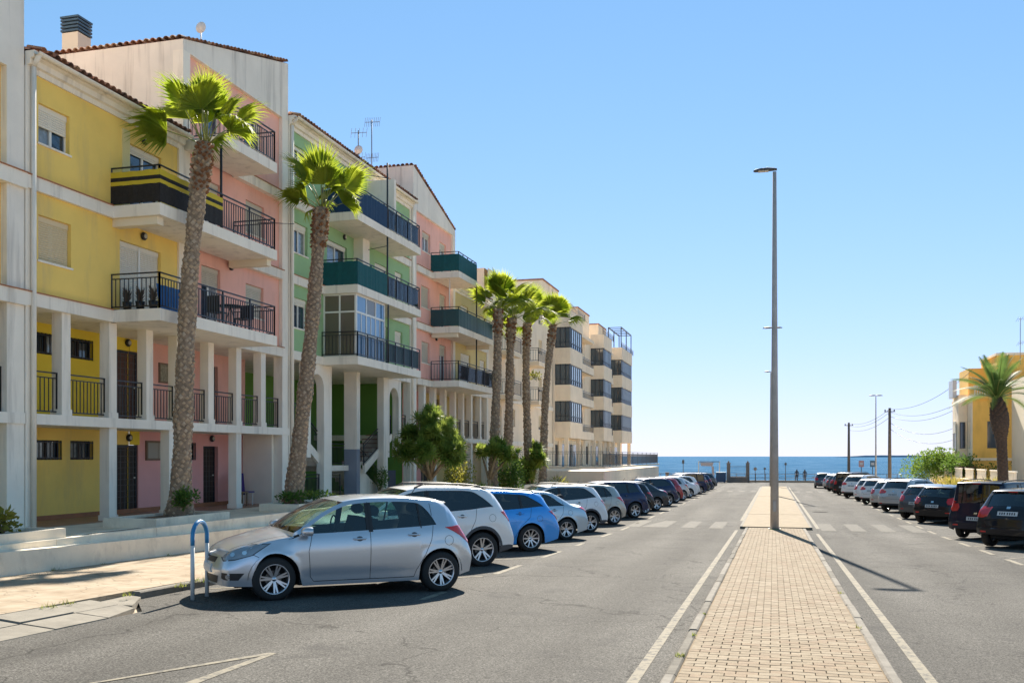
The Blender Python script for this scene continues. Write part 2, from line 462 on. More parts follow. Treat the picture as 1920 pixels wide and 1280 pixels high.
CONC2 = mat('kerb_concrete_dark', (.17, .155, .13), .88, spec=.1, noise=(5, .22), bump=(60, .35), stain=(3, (.14, .12, .1), .5, 1))
KM = [CONC, CONC, CONC2]
kerb_line('kerb_left', -9.3, -9.14, 12.4, 60, .115, 1.0, KM)
kerb_line('kerb_right', 9.3, 9.45, 16, 80, .12, 1.0, KM)

# ------------------------------------------------------------------ median with pavers
MX0, MX1 = -.95, 1.09
kerb_line('median_kerb_left', MX0, MX0 + .11, 1.5, 34.6, .10, 1.25, KM, .008)
kerb_line('median_kerb_right', MX1 - .11, MX1, 1.5, 34.6, .10, 1.25, KM, .008)
med = bpy.data.objects.new('median', None); COL.objects.link(med); med['kind'] = 'structure'; WL[med.name] = Vector((0, 0, 0))
BR = [mat('paver_a', (.262, .208, .143), .85, spec=.1, noise=(14, .14), bump=(70, .3), stain=(2.2, (.30, .24, .17), .6, 1)),
      mat('paver_b', (.288, .232, .164), .85, spec=.1, noise=(14, .14), bump=(70, .3), stain=(2.2, (.32, .26, .18), .6, 1)),
      mat('paver_c', (.24, .186, .126), .85, spec=.1, noise=(14, .14), bump=(70, .3), stain=(2.2, (.28, .22, .16), .6, 1)),
      mat('paver_d', (.262, .197, .134), .85, spec=.1, noise=(14, .14), bump=(70, .3), stain=(2.2, (.28, .22, .16), .6, 1))]
JOINT = mat('sandy_joint', (.245, .192, .13), .95, spec=.1, noise=(20, .3))
mb = MB(); strip(mb, MX0 + .1, MX1 - .1, ys(-6, 34.6), .078); mb.build('joint_bed', JOINT, med)
PW, PD = .218, .128
rp = random.Random(11)
bricks = []
row = 0; y = 1.6
nc = 9
xw0, xw1 = MX0 + .125, MX1 - .125
pw = (xw1 - xw0 - .0) / nc
while y < 34.4:
    off = .0 if row % 2 == 0 else pw / 2
    xs_ = [xw0] + [xw0 + off + i * pw for i in range(0 if off else 1, nc)] + [xw1]
    for a, b_ in zip(xs_[:-1], xs_[1:]):
        if b_ - a > .03: bricks.append((a, b_, y, y + PD))
    y += PD; row += 1
def paver(mbb, a, b_, y0, y1, m=0):
    g_ = .001 + rp.random() * .0025; ch = .004; t_ = .1 + rp.uniform(-.0015, .0015); tx = rp.uniform(-.0015, .0015)
    a += g_; b_ -= g_; y0 += g_ * .8; y1 -= g_ * .8; z0 = road(y0); z1 = road(y1)
    vs = [(a, y0, z0 + t_ - .03), (b_, y0, z0 + t_ - .03), (b_, y1, z1 + t_ - .03), (a, y1, z1 + t_ - .03),
          (a + .001, y0 + .001, z0 + t_ - ch), (b_ - .001, y0 + .001, z0 + t_ - ch), (b_ - .001, y1 - .001, z1 + t_ - ch), (a + .001, y1 - .001, z1 + t_ - ch),
          (a + ch, y0 + ch, z0 + t_ + tx), (b_ - ch, y0 + ch, z0 + t_ - tx), (b_ - ch, y1 - ch, z1 + t_ - tx), (a + ch, y1 - ch, z1 + t_ + tx)]
    mbb.add(vs, [(0, 1, 5, 4), (1, 2, 6, 5), (2, 3, 7, 6), (3, 0, 4, 7), (4, 5, 9, 8), (5, 6, 10, 9), (6, 7, 11, 10), (7, 4, 8, 11), (8, 9, 10, 11)], m)
vis = [b_ for b_ in bricks if b_[2] > 7.6]
near = set(vis[:300])
rest = MB()
for b_ in bricks:
    if b_ in near:
        mbb = MB(); paver(mbb, *b_); mbb.build('paver', BR[rp.choice((0, 0, 1, 1, 2, 3))], med)
    else:
        paver(rest, *b_, m=rp.choice((0, 0, 1, 1, 2, 3)))
o = rest.build('paving', BR, med, kind='stuff')
# beyond the crossing: plain concrete median
MCON = mat('median_concrete', (.262, .208, .138), .85, spec=.1, noise=(3, .12), bump=(40, .2), stain=(1.5, (.3, .24, .18), .5, 1))
for (a, b_) in ((35.2, 44.2), (44.35, 70), (70.15, 103)):
    q = MB(); q.add([(MX0 - .12, a, road(a) - .05), (MX1 + .15, a, road(a) - .05), (MX1 + .15, b_, road(b_) - .05), (MX0 - .12, b_, road(b_) - .05),
                     (MX0 - .12, a, road(a) + .09), (MX1 + .15, a, road(a) + .09), (MX1 + .15, b_, road(b_) + .09), (MX0 - .12, b_, road(b_) + .09)],
                    [(4, 5, 6, 7), (0, 1, 5, 4), (1, 2, 6, 5), (2, 3, 7, 6), (3, 0, 4, 7)])
    q.build('slab', MCON, med)
kk = MB()
for (a, b_) in ((35.2, 44.2), (44.35, 70), (70.15, 103)):
    for x0_, x1_ in ((MX0 - .20, MX0 - .115), (MX1 + .145, MX1 + .23)):
        q = [(x0_, a, road(a) + .095), (x1_, a, road(a) + .095), (x1_, b_, road(b_) + .095), (x0_, b_, road(b_) + .095), (x0_, a, road(a) - .05), (x1_, a, road(a) - .05), (x1_, b_, road(b_) - .05), (x0_, b_, road(b_) - .05)]
        kk.add(q, [(0, 1, 2, 3), (0, 4, 5, 1), (1, 5, 6, 2), (2, 6, 7, 3), (3, 7, 4, 0)])
kk.build('median_far_kerb', CONC, kind='structure')
# weeds in the joints of the median and along the kerb
WEED = leaf_mat('weed_leaf', (.12, .18, .03), (.22, .22, .06), 20)
mb = MB(); rw = random.Random(5)
for (cx, cy, r_, n_) in [(MX0 + .06, 9.6, .05, 40), (MX0 + .1, 10.9, .03, 12), (.0, 33.6, .16, 90), (.15, 33.7, .12, 60), (MX0 + .1, 12.6, .03, 14), (MX1 - .12, 12, .03, 12), (MX1 - .1, 15.5, .04, 14),
                        (-9.0, 13.2, .1, 50), (-9.15, 13.9, .14, 70), (-9.05, 12.0, .07, 25), (-9.2, 10.6, .1, 30), (-9.25, 11.0, .1, 26), (-9.3, 9.4, .12, 30), (-12.55, 14.6, .06, 24), (-12.55, 15.9, .05, 20), (-12.55, 18, .06, 20)]:
    zf = .10 if abs(cx) < 2 else .10
    for i in range(n_):
        a = rw.uniform(0, 6.3); rr = r_ * math.sqrt(rw.random()); x = cx + rr * math.cos(a); y_ = cy + rr * math.sin(a) * 1.4
        h = rw.uniform(.015, .05) if abs(cx) < 2 else rw.uniform(.02, .09); b2 = rw.uniform(0, 6.3); z = road(y_) + zf
        dx, dy = math.cos(b2), math.sin(b2)
        mb.add([(x - dy * .006, y_ + dx * .006, z), (x + dy * .006, y_ - dx * .006, z), (x + dx * h * .8, y_ + dy * h * .8, z + h)], [(0, 1, 2)])
mb.build('weeds', WEED, kind='stuff')

# ------------------------------------------------------------------ painted markings
def mark_line(name, x0, x1, y0, y1, off=.004):
    q = MB(); strip(q, x0, x1, ys(y0, y1, 6), off); return q.build(name, RPAINT, kind='structure')
mark_line('edge_line_left', -1.29, -1.185, -4, 34.4); mark_line('edge_line_right', 1.35, 1.455, -4, 33.2)
mark_line('edge_line_left_far', -1.32, -1.19, 40.2, 103); mark_line('edge_line_right_far', 1.48, 1.61, 36, 103)
q = MB()
def flat(q, pts, off=.004):
    q.add([(x, y, road(y) + off) for x, y in pts], [tuple(range(len(pts)))])
for i in range(4):
    x0_ = -1.75 - i * 1.0
    flat(q, [(x0_ - .5 - (.45 if i == 2 else 0), 35.2), (x0_, 35.2), (x0_ , 39.3), (x0_ - .5, 39.3)])
for i in range(4):
    x0_ = 1.62 + i * .98
    flat(q, [(x0_, 35.0), (x0_ + .5, 35.0), (x0_ + .5, 39.2), (x0_, 39.2)])
for i in range(4):
    flat(q, [(-1.9 - i * 1.0, 84), (-1.4 - i * 1.0, 84), (-1.4 - i * 1.0, 88), (-1.9 - i * 1.0, 88)])
    flat(q, [(1.7 + i * 1.0, 84), (2.2 + i * 1.0, 84), (2.2 + i * 1.0, 88), (1.7 + i * 1.0, 88)])
q.build('zebra_crossing', WPAINT, kind='structure')
q = MB(); y = 13.6; i = 0
while y < 104:
    flat(q, [(-5.16, y), (-5.04, y), (-5.04, y + (1.9 if i % 3 else 1.0)), (-5.16, y + (1.9 if i % 3 else 1.0))])
    y += 3.9; i += 1
y = 20
while y < 104:
    flat(q, [(5.14, y), (5.26, y), (5.26, y + 1.5), (5.14, y + 1.5)]); y += 2.9
# stall separators, slanted like the parked cars
for u0 in [17.0 + 4.1 * i for i in range(12)]:
    flat(q, [(-5.2, u0), (-5.2, u0 + .12), (-8.9, u0 - 3.1), (-8.9, u0 - 3.22)], .005)
for u0 in [24.5 + 4.1 * i for i in range(12)]:
    flat(q, [(5.3, u0), (5.3, u0 + .12), (9.0, u0 + 4.6), (9.0, u0 + 4.48)], .005)
# hatched arrow at lower left
flat(q, [(-5.95, 7.18), (-5.85, 7.28), (-5.02, 9.05), (-5.12, 9.08)], .006)
flat(q, [(-5.10, 7.25), (-4.97, 7.25), (-5.02, 9.05), (-5.10, 9.0)], .0045)
q.build('parking_marks', RPAINT, kind='structure')

# ------------------------------------------------------------------ retaining wall and raised walk
mb = MB()
def wtop(y): return road(y) + .115 + .41
for a, b_ in zip(ys(-12, 118)[:-1], ys(-12, 118)[1:]):
    mb.quad((-12.6, a, road(a) - .1), (-12.6, b_, road(b_) - .1), (-12.6, b_, wtop(b_)), (-12.6, a, wtop(a)))
    mb.quad((-12.6, a, wtop(a)), (-12.6, b_, wtop(b_)), (-12.92, b_, wtop(b_)), (-12.92, a, wtop(a)))
wl = mb.build('garden_wall', WALLW, label='long low whitewashed retaining wall between pavement and raised walk', cat='wall')
# coping blocks
rr = random.Random(9); y = -12.0
while y < 60:
    e = y + 3.0; q = MB()
    zt = [max(PZ + .02, wtop(yq) + .02) for yq in (y, e)]
    q.add([(-12.86, y + .006, wtop(y) - .02), (-13.05, y + .006, wtop(y) - .02), (-13.05, e - .006, wtop(e) - .02), (-12.86, e - .006, wtop(e) - .02),
           (-12.86, y + .006, zt[0] + .06), (-13.05, y + .006, zt[0] + .06), (-13.05, e - .006, zt[1] + .06), (-12.86, e - .006, zt[1] + .06)],
          [(4, 5, 6, 7), (0, 4, 7, 3), (1, 2, 6, 5), (0, 1, 5, 4), (2, 3, 7, 6)])
    q.build('coping', WALLW, wl); y = e
mb = MB(); mb.box(-26, -13.05, -14, 56.5, PZ - 1.6, PZ); mb.box(-26, -14, 56.5, 118, PZ - 2.4, PZ - .9); mb.build('raised_walk', PODM, kind='structure')
TERRF = mat('terracotta_floor', (.38, .20, .12), .6, noise=(5, .15))
mb = MB(); mb.box(-17.8, -15.95, 17.8, 30, PZ, PZ + .004); mb.build('gallery_floor', TERRF, kind='structure')

# ------------------------------------------------------------------ right pavement
mb = MB(); strip(mb, 9.45, 14.5, ys(10, 118), .12); mb.build('pavement_right', PODM, kind='structure')

# manhole covers and a patched trench in the road
IRONC = mat('cast_iron', (.05, .047, .044), .95, spec=.05, bump=(60, .5))
x, y = 2.2, 49.0
f = MB(); f.lathe([(0, .006), (.30, .006), (.31, .004)], 'Z', (x, y, road(y) + .002), 28); f.lathe([(.31, .008), (.36, .008), (.37, 0)], 'Z', (x, y, road(y) + .002), 28)
f.build('manhole_cover', IRONC, label='round iron manhole cover in the right lane beyond the zebra crossing', cat='manhole cover')
# ------------------------------------------------------------------ sea
def sea_mat():
    m = bpy.data.materials.new('sea_water'); m.use_nodes = True; t = m.node_tree; b = t.nodes['Principled BSDF']
    b.inputs['Roughness'].default_value = .75
    b.inputs['Specular IOR Level'].default_value = .0
    g = t.nodes.new('ShaderNodeNewGeometry')
    mp = t.nodes.new('ShaderNodeMapping'); mp.inputs['Scale'].default_value = (.5, 1.0, 1)
    t.links.new(g.outputs['Position'], mp.inputs['Vector'])
    n = t.nodes.new('ShaderNodeTexNoise'); n.inputs['Scale'].default_value = .12; n.inputs['Detail'].default_value = 12; n.inputs['Roughness'].default_value = .72
    t.links.new(mp.outputs[0], n.inputs['Vector'])
    bp = t.nodes.new('ShaderNodeBump'); bp.inputs['Strength'].default_value = 1.0; bp.inputs['Distance'].default_value = 3.0
    t.links.new(n.outputs['Fac'], bp.inputs['Height']); t.links.new(bp.outputs[0], b.inputs['Normal'])
    r = t.nodes.new('ShaderNodeValToRGB'); r.color_ramp.elements[0].position = .41; r.color_ramp.elements[0].color = (.03, .115, .225, 1)  # paler speckles in the colour: whitecaps, plus painted-in glitter of the waves
    r.color_ramp.elements[1].position = .60; r.color_ramp.elements[1].color = (.13, .235, .36, 1)
    n2 = t.nodes.new('ShaderNodeTexNoise'); n2.inputs['Scale'].default_value = .06; n2.inputs['Detail'].default_value = 10; n2.inputs['Roughness'].default_value = .8
    t.links.new(mp.outputs[0], n2.inputs['Vector']); t.links.new(n2.outputs['Fac'], r.inputs[0]); t.links.new(r.outputs[0], b.inputs['Base Color'])
    return m
mb = MB(); mb.quad((-40000, 150, -7), (40000, 150, -7), (40000, 45000, -7), (-40000, 45000, -7)); mb.build('sea', sea_mat(), kind='structure')
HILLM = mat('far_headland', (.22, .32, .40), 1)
mb = MB(); rr = random.Random(2)
pts = []
for i in range(60):
    a = i / 59; px = 1568 + (1900 - 1568) * a
    X = (px - 960) / 1800 * 9000; x = X * math.cos(TH) - 9000 * math.sin(TH); y = X * math.sin(TH) + 9000 * math.cos(TH)
    pts.append((x, y, -5 + min(1, a * 6) * (12 + 4 * math.sin(a * 5) + rr.uniform(-1, 1))))
for p, q_ in zip(pts[:-1], pts[1:]):
    mb.quad((p[0], p[1], -7), (q_[0], q_[1], -7), q_, p); mb.quad(p, q_, (q_[0], q_[1] + 400, -7), (p[0], p[1] + 400, -7))
mb.build('hills', HILLM, kind='structure')
# ------------------------------------------------------------------ building helpers
CURT = mat('curtained_pane', (.22, .24, .25), .08, spec=1.0, noise=(9, .3))
class PL:
    """a vertical wall plane: kind 'x+' faces +x (a = y), 'x-' faces -x (a = y), 'y-' faces -y (a = x)"""
    def __init__(s, kind, p): s.k = kind; s.p = p
    def pt(s, a, z, d=0):
        if s.k == 'x+': return (s.p + d, a, z)
        if s.k == 'x-': return (s.p - d, a, z)
        return (a, s.p - d, z)
    def box(s, mb, a0, a1, z0, z1, d0, d1, m=0):
        p = s.pt(a0, z0, d0); q = s.pt(a1, z1, d1)
        mb.box(min(p[0], q[0]), max(p[0], q[0]), min(p[1], q[1]), max(p[1], q[1]), min(p[2], q[2]), max(p[2], q[2]), m)
    def wall(s, mb, a0, a1, z0, z1, holes=(), depth=.16, m=0, mr=None, d=0.0):
        A = sorted({a0, a1, *[min(max(h[0], a0), a1) for h in holes], *[min(max(h[1], a0), a1) for h in holes]})
        Z = sorted({z0, z1, *[h[2] for h in holes], *[h[3] for h in holes]})
        for i in range(len(A) - 1):
            for j in range(len(Z) - 1):
                ca, cz = (A[i] + A[i + 1]) / 2, (Z[j] + Z[j + 1]) / 2
                if any(h[0] < ca < h[1] and h[2] < cz < h[3] for h in holes): continue
                mb.quad(s.pt(A[i], Z[j], d), s.pt(A[i + 1], Z[j], d), s.pt(A[i + 1], Z[j + 1], d), s.pt(A[i], Z[j + 1], d), m)
        mr = m if mr is None else mr
        for h in holes:
            b0, b1, c0, c1 = h[:4]
            for (p, q) in (((b0, c0), (b1, c0)), ((b1, c0), (b1, c1)), ((b1, c1), (b0, c1)), ((b0, c1), (b0, c0))):
                if p[0] == q[0] and p[0] in (a0, a1): continue
                mb.quad(s.pt(*p, d), s.pt(*q, d), s.pt(*q, d - depth), s.pt(*p, d - depth), mr)

def window(b, pl, a0, a1, z0, z1, sh=0.0, shm=None, fm=None, pm=None, n=2, rec=.11, kind='window', sill=True, bars=False, d=0.0):
    fm = fm or ALU; pm = pm or PANE; shm = shm or SHUT
    f = MB(); t = .05; D = d - rec
    pl.box(f, a0, a1, z1 - t, z1, D - .05, D); pl.box(f, a0, a1, z0, z0 + t, D - .05, D)
    pl.box(f, a0, a0 + t, z0 + t, z1 - t, D - .05, D); pl.box(f, a1 - t, a1, z0 + t, z1 - t, D - .05, D)
    w_ = (a1 - a0 - 2 * t) / n
    for i in range(1, n): 
        c = a0 + t + i * w_; pl.box(f, c - .035, c + .035, z0 + t, z1 - t, D - .05, D + .004)
    fo = f.build(kind, fm, b)
    if sh < 1:
        for i in range(n):
            q = MB(); pl.box(q, a0 + t + i * w_ + .01, a0 + t + (i + 1) * w_ - .01, z0 + t, z1 - t, D - .045, D - .03); q.build('pane', CURT if (pm is PANE and (i + int(a0 * 7 + z0 * 3)) % 3 == 1) else pm, fo)
    if sh > 0:
        q = MB(); zb = z1 - (z1 - z0) * sh; zz = z1 - .01; st = .052
        pl.box(q, a0 + .01, a1 - .01, z1 - .13, z1 - .005, D + .005, D + .035)
        zz = z1 - .13
        while zz > zb + .01:
            e = max(zz - st, zb)
            p = [pl.pt(a0 + .02, zz, D + .012), pl.pt(a1 - .02, zz, D + .012), pl.pt(a1 - .02, (zz + e) / 2, D + .026), pl.pt(a0 + .02, (zz + e) / 2, D + .026), pl.pt(a1 - .02, e + .004, D + .012), pl.pt(a0 + .02, e + .004, D + .012)]
            q.add(p, [(0, 1, 2, 3), (3, 2, 4, 5)]); zz = e
        q.build('roller_shutter', shm, fo)
    if sill and kind == 'window':
        q = MB(); pl.box(q, a0 - .04, a1 + .04, z0 - .045, z0, D, d + .035); q.build('sill', WHITE, fo)
    if bars:
        q = MB(); k = max(3, int((a1 - a0) / .13))
        for i in range(k + 1):
            c = a0 + (a1 - a0) * i / k; q.bar(pl.pt(c, z0, d - .03), pl.pt(c, z1, d - .03), .02)
        for zz in (z0 + .05, z1 - .05): q.bar(pl.pt(a0, zz, d - .02), pl.pt(a1, zz, d - .02), .025)
        q.build('grille', IRON, fo)
    return fo

def door(b, pl, a0, a1, z0, z1, m=None, rec=.12, lattice=True, d=0.0, pane=None):
    m = m or WOODD; f = MB(); D = d - rec; t = .07
    pl.box(f, a0, a1, z1 - t, z1, D - .05, D); pl.box(f, a0, a0 + t, z0, z1 - t, D - .05, D); pl.box(f, a1 - t, a1, z0, z1 - t, D - .05, D)
    pl.box(f, a0 + t, a1 - t, z0, z1 - t, D - .05, D - .03, 1)
    o = f.build('door', [IRON, m], b)
    if lattice:
        q = MB()
        k = 5
        for i in range(1, k): q.bar(pl.pt(a0 + (a1 - a0) * i / k, z0 + .1, D + .01), pl.pt(a0 + (a1 - a0) * i / k, z1 - .1, D + .01), .018)
        for i in range(10): q.bar(pl.pt(a0 + t, z0 + .3 + i * (z1 - z0 - .45) / 9, D + .012), pl.pt(a1 - t, z0 + .3 + i * (z1 - z0 - .45) / 9, D + .012), .012)
        q.build('grille', mat('grille_grey', (.10, .09, .08), .5), o)
    q = MB(); c = pl.pt(a1 - .16, z0 + 1.0, D + .0); e = pl.pt(a1 - .16, z0 + 1.0, D + .05); q.tube([c, e], .02, 8); q.build('handle', ALU, o)
    return o

BALU = {}
def balu_mesh(h, w_=.018):
    k = (round(h, 2), w_)
    if k not in BALU:
        q = MB(); q.box(-w_ / 2, w_ / 2, -w_ / 2, w_ / 2, 0, h); BALU[k] = q.mesh('baluster', IRON)
    return BALU[k]
def railing(b, p, q_, h=.95, step=.12, single=False, slope=False, mats=None, posts=2, name='railing', foot=.08):
    """p, q_: floor points of both ends"""
    p = Vector(p); q_ = Vector(q_); f = MB(); up = Vector((0, 0, 1))
    f.bar(p + up * h, q_ + up * h, .045, .03); f.bar(p + up * (h - .12), q_ + up * (h - .12), .025); f.bar(p + up * foot, q_ + up * foot, .03)
    for i in range(posts):
        c = p.lerp(q_, i / (posts - 1)); f.bar(c, c + up * h, .038)
    L = (q_ - p).length; k = max(2, int(L / step)); bh = h - .12 - foot
    if not single:
        for i in range(1, k):
            c = p.lerp(q_, i / k); f.bar(c + up * foot, c + up * (h - .12), .016)
    o = f.build(name, IRON, b)
    if single:
        me = balu_mesh(bh)
        for i in range(1, k):
            c = p.lerp(q_, i / k) + up * foot
            inst('baluster', me, o, c)
    return o

def screen(b, p, q_, z0, z1, m, name='privacy_screen', folds=True, stripes=None):
    """fabric lashed to a railing: a pleated thin sheet"""
    p = Vector((*p[:2], 0)); q_ = Vector((*q_[:2], 0)); t = (q_ - p); L = t.length; t.normalize(); n = Vector((t.y, -t.x, 0))
    k = max(2, int(L / .12)); f = MB(); r = random.Random(int(L * 100))
    pts = []
    for i in range(k + 1):
        c = p.lerp(q_, i / k); w_ = r.uniform(-.008, .008) if folds else 0
        pts.append((c + n * w_, r.uniform(-.012, .012)))
    zs = [z0, (z0 + z1) / 2, z1] if not stripes else stripes
    for i in range(k):
        for j in range(len(zs) - 1):
            a, b_ = pts[i][0], pts[i + 1][0]; za, zb = zs[j], zs[j + 1]
            d1 = pts[i][1] if j == len(zs) - 2 else 0; d2 = pts[i + 1][1] if j == len(zs) - 2 else 0
            f.quad((a.x, a.y, za), (b_.x, b_.y, za), (b_.x, b_.y, zb + d2), (a.x, a.y, zb + d1), (j % 2) if stripes else 0, not stripes)
            f.quad((a.x - n.x * .012, a.y - n.y * .012, za), (b_.x - n.x * .012, b_.y - n.y * .012, za), (b_.x - n.x * .012, b_.y - n.y * .012, zb + d2), (a.x - n.x * .012, a.y - n.y * .012, zb + d1), (j % 2) if stripes else 0)
    return f.build(name, m, b)

def lampfix(b, pl, a, z, d=0.0):
    f = MB(); c = pl.pt(a, z, d + .06)
    ax = 'X' if pl.k[0] == 'x' else 'Y'
    f.lathe([(.0, -.05), (.10, -.05), (.11, -.01), (.085, .03), (.0, .05)], ax, c, 14)
    o = f.build('wall_lamp', IRON, b)
    g = MB(); c = pl.pt(a, z, d + .085); g.lathe([(.075, -.02), (.06, .02), (0, .035)], ax, c, 12); g.build('lamp_glass', mat('lamp_glass', (.55, .52, .45), .3), o)

TILEME = {}
def tile_mesh(L=.42, r=.095, d='x'):
    k = (L, r, d)
    if k in TILEME: return TILEME[k]
    f = MB(); n = 7; vs = []
    for s_, rr in ((0, r), (1, r * .82)):
        for th_ in (0, .016):
            for i in range(n):
                g = math.pi * i / (n - 1); R_ = rr - th_
                a_, h_ = -R_ * math.cos(g), R_ * math.sin(g) * .85
                vs.append((-s_ * L, a_, h_) if d == 'x' else (a_, s_ * L, h_))
    A, B, C_, D_ = range(0, n), range(n, 2 * n), range(2 * n, 3 * n), range(3 * n, 4 * n)
    fs = []
    for i in range(n - 1):
        fs += [(A[i], A[i + 1], C_[i + 1], C_[i]), (A[i], B[i], B[i + 1], A[i + 1]), (B[i], D_[i], D_[i + 1], B[i + 1])]
    f.add(vs, fs, 0, False)
    TILEME[k] = [f.mesh('roof_tile', mt) for mt in (TILE, mat('roof_tile_dark', (.20, .11, .08), .9, noise=(6, .35)), mat('roof_tile_pale', (.46, .30, .20), .9, noise=(6, .35)))]
    return TILEME[k]
def tile_row(parent, p, q_, d='x', step=.21, dz=0.0, single=True):
    p = Vector(p); q_ = Vector(q_); L = (q_ - p).length; k = int(L / step); ms = tile_mesh(d=d); r = random.Random(int(L * 37))
    sl = math.atan2(q_.z - p.z, math.hypot(q_.x - p.x, q_.y - p.y))
    for i in range(k):
        c = p.lerp(q_, (i + .5) / k); c.z += r.uniform(-.008, .008)
        rot = (sl if d == 'x' else 0, dz if d == 'x' else 0, r.uniform(-.03, .03)) if d == 'x' else (-dz, -sl if q_.x > p.x else sl, r.uniform(-.03, .03))
        inst('roof_tile', ms[r.choice((0, 0, 1, 2))], parent, c, rot)

def pipe(b, pts, r=.05, m=None, name='drainpipe'):
    f = MB(); f.tube(pts, r, 10); return f.build(name, m or WHITE, b)

def eave(b, V, u0, u1, z, ext=.26, slope=.27, back=8.0, gutter=True):
    """moulded soffit, gutter, roof sheet and a front row of tiles along a facade facing +x"""
    f = MB()
    prof = [(0, z - .42), (.05, z - .42), (.06, z - .30), (.14, z - .28), (.16, z - .16), (.24, z - .14), (.26, z - .04), (.26, z), (0, z)]
    n = len(prof)
    vs = [(V + a, u0, h) for a, h in prof] + [(V + a, u1, h) for a, h in prof]
    f.add(vs, [tuple(range(n)), tuple(range(n, 2 * n))[::-1]] + [(i, i + n, (i + 1) % n + n, (i + 1) % n) for i in range(n)])
    f.build('cornice', WHITE, b)
    g = MB(); g.lathe([(.075, u0 - .02), (.075, u1 + .02)], 'Y', (V + .34, 0, z - .05), 10, a0=math.pi, a1=2 * math.pi); g.lathe([(.068, u0 - .02), (.068, u1 + .02)], 'Y', (V + .34, 0, z - .05), 10, a0=math.pi, a1=2 * math.pi)
    g.build('gutter', WHITE, b)
    r = MB(); k = int((u1 - u0) / .21); 
    for i in range(k):
        a = u0 + (u1 - u0) * i / k; c = u0 + (u1 - u0) * (i + .5) / k; e = u0 + (u1 - u0) * (i + 1) / k
        x0_, x1_ = V + .1, V - back; z1_ = z + slope * (back + .1)
        r.add([(x0_, a, z + .02), (x0_, c, z + .10), (x0_, e, z + .02), (x1_, a, z1_ + .02), (x1_, c, z1_ + .10), (x1_, e, z1_ + .02)], [(0, 3, 4, 1), (1, 4, 5, 2)])
    ro = r.build('roof', TILE, b)
    tile_row(ro, (V + .38, u0 + .05, z + .02), (V + .38, u1 - .05, z + .02), 'x', dz=math.atan(slope) * 1.0)

def body(b, x0, x1, u0, u1, z0, z1, m, gal=False):
    """side, rear and top walls; with gal the two gallery storeys stay open at their ends"""
    f = MB()
    for u in (u0, u1):
        if gal:
            f.quad((x0, u, z0), (VB - .02, u, z0), (VB - .02, u, Z2 - .3), (x0, u, Z2 - .3)); f.quad((x0, u, Z2 - .3), (x1, u, Z2 - .3), (x1, u, z1), (x0, u, z1))
        else: f.quad((x0, u, z0), (x1, u, z0), (x1, u, z1), (x0, u, z1))
    f.quad((x0, u0, z0), (x0, u1, z0), (x0, u1, z1), (x0, u0, z1)); f.quad((x0, u0, z1), (x1, u0, z1), (x1, u1, z1), (x0, u1, z1))
    return f.build('rear_wall', m, b)

V = -16.07; VB = -17.8; BK = -27.0
FP = PL('x+', V); BP = PL('x+', VB)
Z1, Z2, Z3, Z4, ZE = PZ + 2.58, PZ + 5.28, PZ + 7.89, PZ + 10.55, PZ + 10.63
VF = -14.62   # balcony front

def band(b, u0, u1, zt, th=.3, out=.10, m=None, capm=True):
    f = MB(); FP.box(f, u0, u1, zt - th, zt, -.1, out); o = f.build('string_course', m or WHITE, b)
    if capm:
        q = MB(); FP.box(q, u0, u1, zt, zt + .025, 0, out + .03); q.build('course_cap', TERRA, b)
    return o
COLM = {}
def column(b, u, z0, z1, w_=.29, dp=.28, m=None):
    f = MB(); h0, h1 = .14, .0
    FP.box(f, u - w_ / 2, u + w_ / 2, z0, z1, -dp, 0); FP.box(f, u - w_ / 2 - .025, u + w_ / 2 + .025, z0, z0 + h0, -dp - .025, .025)
    return f.build('column', m or WHITE, b)
def gallery(b, u0, u1, gm, fm, cols0, cols1, holes0, holes1, back_m0, back_m1, single, ends=(False, False)):
    # two open storeys behind columns
    f = MB(); BP.wall(f, u0, u1, PZ, Z1 - .24, holes0, .14); f.build('ground_floor_wall', back_m0, b)
    f = MB(); BP.wall(f, u0, u1, Z1, Z2 - .3, holes1, .14); f.build('first_floor_wall', back_m1, b)
    f = MB(); f.box(VB, V + .06, u0, u1, Z1 - .24, Z1); f.build('gallery_slab', WHITE, b)
    f = MB(); f.box(VB, V - .1, u0, u1, Z2 - .3, Z2); f.build('ceiling_slab', WHITE, b)
    f = MB(); f.box(VB, VB + .03, u0, u1, PZ + .004, PZ + .12); f.build('skirting', TERRA, b)
    for c in cols0: column(b, c, PZ, Z1 - .24)
    for c in cols1: column(b, c, Z1, Z2 - .3)

def rails_between(b, us, single, z=None):
    z = Z1 if z is None else z
    for a, c in zip(us[:-1], us[1:]):
        if c - a < .3: continue
        railing(b, (V - .14, a, z), (V - .14, c, z), .98, .125, single)

# =================================================================== left end block (mostly out of frame)
G = 'colonnaded apartment blocks along the raised walk'
b = thing('apartment_building', 'tall white gabled block with yellow recessed panels cut by the left photo edge', 'building', (V, 12.0, PZ), group=G)
f = MB(); FP.box(f, 11.0, 17.72, PZ + 10.1, PZ + 15.6, -.3, .02); FP.box(f, 17.22, 17.72, Z2, PZ + 10.1, -.3, .02); f.build('wall', WHITE2, b)
f = MB(); FP.wall(f, 11.0, 17.22, Z2, PZ + 10.1, [(12, 13.2, PZ + 6.1, PZ + 7.1), (12, 13.2, PZ + 8.7, PZ + 9.7)], .14, d=-.14); f.build('wall', YELLOW, b)
window(b, FP, 12, 13.2, PZ + 6.1, PZ + 7.1, 1, SHUTB, d=-.14); window(b, FP, 12, 13.2, PZ + 8.7, PZ + 9.7, .5, d=-.14)
band(b, 11.0, 17.72, Z3, .34, .12); band(b, 11.0, 17.72, Z2, .32, .12)
